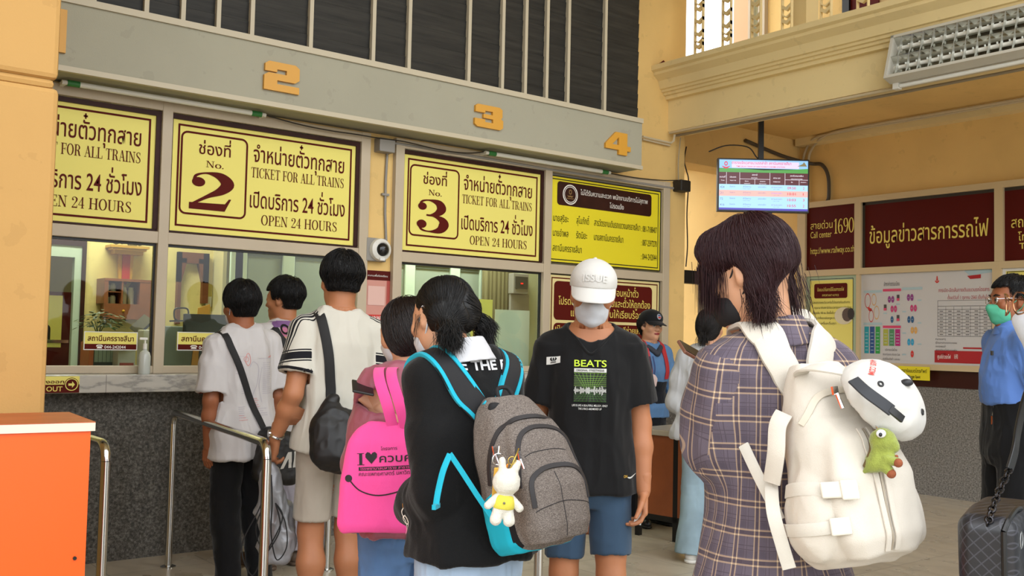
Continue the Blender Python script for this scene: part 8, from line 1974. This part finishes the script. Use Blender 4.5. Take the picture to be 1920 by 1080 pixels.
    MB().tube(catmull([L_(1643, 806, .0), L_(1634, 822, .0), L_(1633, 842, .0), L_(1628, 858, .0), L_(1620, 876, .002)], 6), [.0035] * 24 + [.002]).build('back_ridge', mat('ridge_brown', '#5e4a2a', .9), kc, smooth=True, world=False)
    MB().tube(catmull([L_(1648, 806), L_(1630, 785, .03), L_(1605, 765, .06), L_(1590, 752, .09)], 6), .0018, 6).build('bead_chain', CHROME, kc, smooth=True, world=False)
plaid_woman()
# ------------------------------------------------------------------ officer, woman at the desk, man in blue shirt, person at the right edge
UNI = cloth('uniform_blue_cloth', '#54779f'); BLUES = cloth('blue_shirt_cloth', '#5b7fc4', .75); DARKN = cloth('dark_navy_cloth', '#17191f'); BRH = mat('dark_brown_hair', '#15100e', .5, spec=.35)
def officer():
    x, y = ground(1212, 640, 7.85); deg = 172
    r = person('person in blue uniform and black cap leaning one hand on the desk', x, y, deg)
    f = Fig(1.64, 'f', yaw=0, pitch=4, tilt=-2, lean=.04, arms=dict(l=dict(elbow=(-.24, .06, 1.03), wrist=(-.33, .24, .87), d=(-.3, .9, -.25), n=(0, -.3, -.95), curl=(15, 20, 12)), r=dict(elbow=(.20, -.03, 1.0), wrist=(.18, .12, .82))))
    h = f.H; b, bv = body(f, r, SKIN_LIGHT, .0042); eyes(f, r, look=.2)
    hh, R = f.hh, f.R; MB().tube(catmull([f.hp(-.10, .385, .215), f.hp(-.03, .425, .235), f.hp(.03, .425, .235), f.hp(.10, .385, .215), f.hp(.03, .42, .195), f.hp(-.03, .42, .195)], 4, True), .0045, 6, closed=True).build('lips', mat('lip_red', '#8f2f2c', .4), r, smooth=True, world=False)
    short_hair(f, r, BRH, n=1400, vol=.02, fringe=.66, nape=.12, side=.40, top=.66, length=(.03, .06))
    v = shirt(f, hem=.50, ease=.016, flare=.010, sleeve=1.88, sr=(.040, .030), neck=(.046, .044, .038), nz=.876); t = organic('uniform_shirt', v, UNI, r, 2, fold=dict(amp=.009, scale=(9, 9, 5), seed=121)); bt = bvh_of(t)
    vj = legs_wear(f, .56, (.04, .04), ((.058, .045, .04), (.058, .045, .04))); organic('trousers', vj, DARKN, r, 2, fold=dict(amp=.006, seed=122)); tuck(b, [v, vj], f)
    for sd in 'lr': shoe(f, sd, BLACK, r)
    q = Vol((-.2, -.2, .5 * h), (.2, .25, .74 * h), .005); q.loft([(z, a + .024, b_ + .026, y_) for z, a, b_, y_ in f.rows() if .52 * h < z < .72 * h], p=2.3); organic('dark_vest', q, DARKN, r, 2, fold=dict(amp=.004, seed=2))
    q = Vol((-.15, -.15, .78 * h), (.15, .2, .92 * h), .0045); q.cone((-.06, .06 + f.lean, .83 * h), (.0, .10 + f.lean, .80 * h), .018, .022).cone((.06, .06 + f.lean, .83 * h), (.0, .10 + f.lean, .80 * h), .018, .022, .01).cone((-.06, .05 + f.lean, .83 * h), (-.05, -.05 + f.lean, .85 * h), .018, .016, .01).cone((.06, .05 + f.lean, .83 * h), (.05, -.05 + f.lean, .85 * h), .018, .016, .01); organic('neck_scarf', q, mat('dark_scarf', '#2a2f3a', .8), r, 2, fold=dict(amp=.004, seed=9))
    for k, (px, col) in enumerate(((1222, '#1c2740'), (1228, '#2a3d6b'))):
        strap('lanyard', [loc(r, px - 4, 668, 7.650), loc(r, px, 690, 7.630), loc(r, px - 3, 712, 7.620), loc(r, px - 6, 733, 7.620)], .012, .003, mat('lanyard_%d' % k, col, .7), r, None, up=(0, 1, .1))
    c = loc(r, 1219, 740, 7.615); MB().obox(c, (.042, 0, .004), (0, .002, 0), (-.003, 0, .030)).build('id_card', mat('card_blue', '#a9c9dc', .3), r, world=False)
    c = loc(r, 1222, 714, 7.590); q = Vol(c - .09, c + .09, .004); q.ell(c, (.048, .02, .050)).ell(c + A3((0, 0, -.02)), (.035, .018, .04), None, .01); organic('hanging_mask', q, mat('pink_white_mask', '#c9b3b0', .8), r, 2, fold=dict(amp=.006, scale=(20, 20, 20), seed=1))
    BK = cloth('black_cap_cloth', '#141518', .8); cr, br = cap(f, BK, r, zb=.66, tall=.40, brim_kw=dict(y0=.42, L=.34, drop=.12, curve=.10, half=.38), r=(.395, .48))
    cb = bvh_of(cr); hn = R @ A3((0, 1, .45)); u = R @ A3((-1, 0, 0)); vv = np.cross(hn, u); o = f.hp(0, .40, .82)
    decal('badge', [disc2(0, 0, .020, 16, .022)], o, u, vv, mat('badge_grey', '#8d939c', .5), cr, cb, .003, .01); decal('badge', [disc2(0, -.008, .014, 12, .007)], o, u, vv, mat('badge_red', '#a8322c', .5), cr, cb, .0045, .01); decal('badge', [rect2(-.012, .003, .012, .012)], o, u, vv, mat('badge_blue', '#27406b', .5), cr, cb, .0045, .01)
    bag = same_pose(thing('backpack', 'red strapped backpack worn by the officer in blue uniform', 'backpack'), r); RED = mat('red_webbing', '#a8242b', .6)
    for sg in (-1, 1): strap('shoulder_strap', [(.085 * sg, .13 + f.lean, .68 * h), (.088 * sg, .11 + f.lean, .76 * h), (.085 * sg, .03 + f.lean, .845 * h), (.082 * sg, -.06 + f.lean, .83 * h), (.075 * sg, -.12, .76 * h)], .045, .010, RED, bag, bt, off=.006, vol=v)
    q = Vol((-.2, -.36, .5 * h), (.2, -.05, .86 * h), .006); q.box((0, -.17, .68 * h), (.13, .07, .19), None, .05); organic('bag_body', q, RED, bag, 2)
officer()
def desk_woman():
    x, y = ground(1330, 640, 6.5); deg = -62
    r = person('person in white blouse and pale flared jeans standing at the desk with back turned', x, y, deg)
    f = Fig(1.615, 'f', yaw=-10, pitch=8, arms=dict(l=dict(elbow=(-.20, .0, 1.02), wrist=(-.13, .22, 1.02), d=(.3, .9, 0)), r=dict(elbow=(.20, .0, 1.02), wrist=(.12, .22, 1.0), d=(-.3, .9, 0))), legs=dict(l=dict(toe=(-.10, .17, .02)), r=dict(toe=(.10, .17, .02))))
    b, bv = body(f, r, SKIN_LIGHT)
    hh, R = f.hh, f.R; c = f.hp(0, -.05, .5); S = lambda *a: A3(a) * hh; hv = Vol(c - .22, c + .22, .0045)
    hv.ell(f.hp(0, -.09, .62), S(.385, .46, .43), R).ell(f.hp(0, -.20, .34), S(.33, .28, .34), R, .04); hv.box(f.hp(0, .50, .26), S(.5, .34, .5), R, .03, .02, 's')
    tl = f.hp(0, -.45, .12); cr = f.hp(0, -.1, 1.05)
    flow = lambda P: (lambda d: d / (np.linalg.norm(d, axis=1, keepdims=True) + 1e-9))(tl - P)
    hair_mesh('hair', f, hv, BRH, r, 2200, flow, (.05, .12), .0011, (.0, .003), 4, .10, extra=[tuft(tl, R @ A3((0, -.2, -1)), 260, (.03, .06), .35, .6, .0012, 3, r0=.018)])
    WB = cloth('white_blouse_cloth', '#bfc1c4'); v = shirt(f, hem=.49, ease=.034, flare=.040, sleeve=1.75, sr=(.046, .042), neck=(.048, .046, .04), nz=.874); organic('blouse', v, WB, r, 2, fold=dict(amp=.014, scale=(7, 7, 2.6), seed=131))
    JL = mat('pale_blue_jeans', '#8aa0ab', .85, bump=.5, bscale=700, var=.15, vscale=5); vj = legs_wear(f, .55, (.032, .032), ((.058, .048, .066), (.058, .048, .066)), ease=.012); organic('flared_jeans', vj, JL, r, 2, fold=dict(amp=.008, scale=(8, 8, 3), seed=132)); tuck(b, [v, vj], f)
    for sd in 'lr': shoe(f, sd, mat('white_flat_shoe', '#d3d0c8', .4), r, high=.0)
desk_woman()
def blue_man():
    x, y = ground(1897, 650, 5.4); deg = 50
    r = person('person with green mask and glasses in blue shirt and black trousers, hands behind back', x, y, deg)
    f = Fig(1.79, 'm', yaw=4, pitch=2, width=1.04, arms=dict(l=dict(elbow=(-.25, -.10, 1.10), wrist=(-.06, -.20, .95), d=(.8, -.2, -.5), n=(0, 1, 0)), r=dict(elbow=(.25, -.10, 1.10), wrist=(.06, -.23, .95), d=(-.8, -.2, -.5), n=(0, 1, 0))))
    h = f.H; b, bv = body(f, r, SKIN_BROWN, .0042); eyes(f, r)
    short_hair(f, r, n=2200, vol=.03, nape=.30, fringe=.80, side=.50, seed=22, length=(.03, .06))
    def belly(v): v.ell((0, .045, .68 * h), (.13, .105, .14), None, .05)
    v = shirt(f, hem=.625, ease=.020, flare=.010, sleeve=1.9, sr=(.042, .032), neck=(.044, .042, .034), nz=.880, hem_open=.0, extra=belly); organic('shirt', v, BLUES, r, 2, fold=dict(amp=.010, scale=(9, 9, 5), seed=141))
    q = Vol((-.14, -.14, .80 * h), (.14, .16, .92 * h), .0035); frustum(q, (0, -.008, .832 * h), (0, -.002, .872 * h), .058 * h, .042 * h); frustum(q, (0, -.008, .82 * h), (0, .0, .885 * h), .051 * h, .036 * h, 0, 's'); q.cone((0, .14, .80 * h), (0, .09, .86 * h), .012, .018, 0, 's'); organic('collar', q, BLUES, r, 2)
    vj = legs_wear(f, .64, (.03, .03), ((.062, .05, .042), (.062, .05, .042)), ease=.022); organic('trousers', vj, BLKTR, r, 2, fold=dict(amp=.007, seed=142)); tuck(b, [v, vj], f)
    for sd in 'lr': shoe(f, sd, BLACK, r)
    face_mask(f, r, mat('green_mask_cloth', '#4fae8d', .8, bump=.2, bscale=600), low=-.02, high=.40)
    gl = MB()
    for sg in (-1, 1): gl.tube([f.hp(.15 * sg + .105 * math.cos(a), .455 - .03 * abs(math.cos(a) * sg + .4) , .49 + .085 * math.sin(a)) for a in [2 * PI * k / 20 for k in range(20)]], .0014, 6, closed=True); gl.tube([f.hp(.255 * sg, .42, .52), f.hp(.345 * sg, .15, .53), f.hp(.36 * sg, -.05, .52)], .0014, 6)
    gl.tube([f.hp(-.045, .455, .50), f.hp(.045, .455, .50)], .0014, 6); gl.build('glasses', CHROME, r, smooth=True, world=False)
    kb = MB(); c = loc(r, 1864, 758, 5.33)
    kb.tube([c + A3((0, .0, .02)), c + A3((0, .0, -.02)), c + A3((.005, .005, -.06))], .005, 6).obox(c + A3((.006, .006, -.085)), (.005, .005, 0), (-.0015, .0015, 0), (0, 0, .022)); kb.build('key_clip', CHROME, r, smooth=True, world=False)
    MB().obox(loc(r, 1860, 662, 5.33), (.010, 0, 0), (0, .004, 0), (0, 0, .012)).build('pocket_pen', BLACK, r, world=False)
blue_man()
def edge_person():
    x, y = ground(2100, 640, 1.86); deg = 38
    r = person('person in white at the right edge with gold rimmed glasses, mostly out of frame', x, y, deg)
    f = Fig(1.56, 'f', yaw=6, pitch=2)
    h = f.H; f.piv = f.piv + (loc(r, 1926, 556, 1.80) - f.hp(-.15, .47, .50)) * A3((1, 1, .8)); 
    b, bv = body(f, r, SKIN_LIGHT)
    v = shirt(f, hem=.30, ease=.030, flare=.045, sleeve=1.85, sr=(.040, .04), neck=(.044, .042, .034), nz=.882)
    RB = cloth('white_robe_cloth', '#c3c9cb'); organic('robe', v, RB, r, 2, fold=dict(amp=.012, scale=(7, 7, 2), seed=151))
    vj = legs_wear(f, .5, (.04, .04)); organic('trousers', vj, RB, r, 2); tuck(b, [v, vj], f)
    for sd in 'lr': shoe(f, sd, SHOEW, r)
    hh, R = f.hh, f.R; c = f.hp(0, -.05, .5); S = lambda *a: A3(a) * hh; hv = Vol(c - .24, c + .24, .005)
    hv.ell(f.hp(0, -.09, .60), S(.42, .49, .47), R).ell(f.hp(0, -.08, .25), S(.42, .44, .45), R, .05); hv.ell(f.hp(0, .40, .50), S(.27, .34, .34), R, .03, 's'); organic('headscarf', hv, RB, r, 2, fold=dict(amp=.006, scale=(10, 10, 5), seed=153))
    face_mask(f, r, MASKW, low=-.02, high=.40, straps=False)
    G = mat('rose_gold_metal', '#b98a6a', .2, 1.0); gl = MB(); ln = MB()
    for sg in (-1, 1):
        ring = [f.hp(.165 * sg + .125 * math.cos(a), .55 - .05 * max(0, sg * math.cos(a)), .49 + (.105 if math.sin(a) < 0 else .09) * math.sin(a)) for a in [2 * PI * k / 24 for k in range(24)]]
        gl.tube(ring, .0016, 6, closed=True).tube([f.hp(.29 * sg, .50, .53), f.hp(.37 * sg, .15, .54), f.hp(.38 * sg, -.05, .52)], .0016, 6); ln.raw(ring, [tuple(range(24))])
    gl.tube([f.hp(-.045, .555, .51), f.hp(0, .57, .525), f.hp(.045, .555, .51)], .0016, 6); gg = gl.build('glasses', G, r, smooth=True, world=False)
    lo_ = ln.build('lenses', m_glass('lens_glass', '#e8e4e0', .3), gg, world=False)
    # handbag
    bag = thing('handbag', 'black quilted handbag with chain strap beside the person in white at right edge', 'handbag')
    bag.location = atD(1862, 1026, 1.80); bag.rotation_euler = (0, math.radians(-7), math.radians(16))
    m = mat('black_lattice_leather', '#17171b', .35); t = NT(m); p = t.coord(); sx = t.add('ShaderNodeSeparateXYZ'); t.link(p, sx.inputs[0])
    u = t.math('ADD', sx.outputs[0], sx.outputs[1]); a1 = t.math('FRACT', t.math('MULTIPLY', t.math('ADD', u, t.math('MULTIPLY', sx.outputs[2], 1.0)), 42)); a2 = t.math('FRACT', t.math('MULTIPLY', t.math('SUBTRACT', u, sx.outputs[2]), 42))
    lm = t.math('MAXIMUM', t.math('LESS_THAN', a1, .13), t.math('LESS_THAN', a2, .13)); t.link(t.mix(t.math('MULTIPLY', lm, .8), lin('#1b1b20'), lin('#3d3d45')), t.n['Principled BSDF'].inputs['Base Color'])
    q = Vol((-.16, -.09, -.09), (.2, .09, .10), .003); q.box((0, 0, 0), (.065, .05, .070), None, .028); q.box((.095, -.006, -.008), (.055, .058, .068), None, .03, .004); organic('bag_body', q, m, bag, 2)
    LE = mat('black_leather_trim', '#121214', .35)
    MB().tube(catmull([(-.066, -.03, .05), (-.05, -.035, .066), (.0, -.038, .072), (.035, -.04, .066)], 6), .005, 8).tube(catmull([(-.066, -.03, .05), (-.068, -.03, .0), (-.064, -.03, -.05), (-.04, -.035, -.07), (.02, -.04, -.072)], 6), .005, 8).build('piping', LE, bag, smooth=True, world=False)
    MB().tube([Vector((-.02 + .012 * math.cos(a), -.048, .025 + .014 * math.sin(a))) for a in [2 * PI * k / 20 for k in range(20)]], .003, 8, closed=True).build('ring', CHROME, bag, smooth=True, world=False)
    Wb = (Matrix.Translation(bag.location) @ bag.rotation_euler.to_matrix().to_4x4()).inverted(); w2 = lambda px, py, D: Wb @ atD(px, py, D + .08)
    strap('strap', [w2(1893, 880, 1.71), w2(1903, 845, 1.72), w2(1909, 805, 1.75), w2(1925, 740, 1.80), w2(1950, 690, 1.86)], .022, .005, LE, bag, None, up=(-.3, -1, 0))
    pa = [w2(1851, 985, 1.665), w2(1862, 950, 1.67), w2(1876, 915, 1.69), w2(1893, 880, 1.71)]; Pc = catmull(pa, 4)
    for i in range(len(Pc) - 1):
        a, b_ = Pc[i], Pc[i + 1]; d = (b_ - a); c = (a + b_) / 2; X, Yv = perp(d); dn = d.normalized(); s_ = X if i % 2 else Yv
        MB().tube([c + dn * d.length * .62 * math.cos(k * PI / 6) + s_ * .006 * math.sin(k * PI / 6) for k in range(12)], .0022, 6, closed=True).build('chain_link', mat('dark_chain', '#3c3a3c', .25, 1.0), bag, smooth=True, world=False)
edge_person()
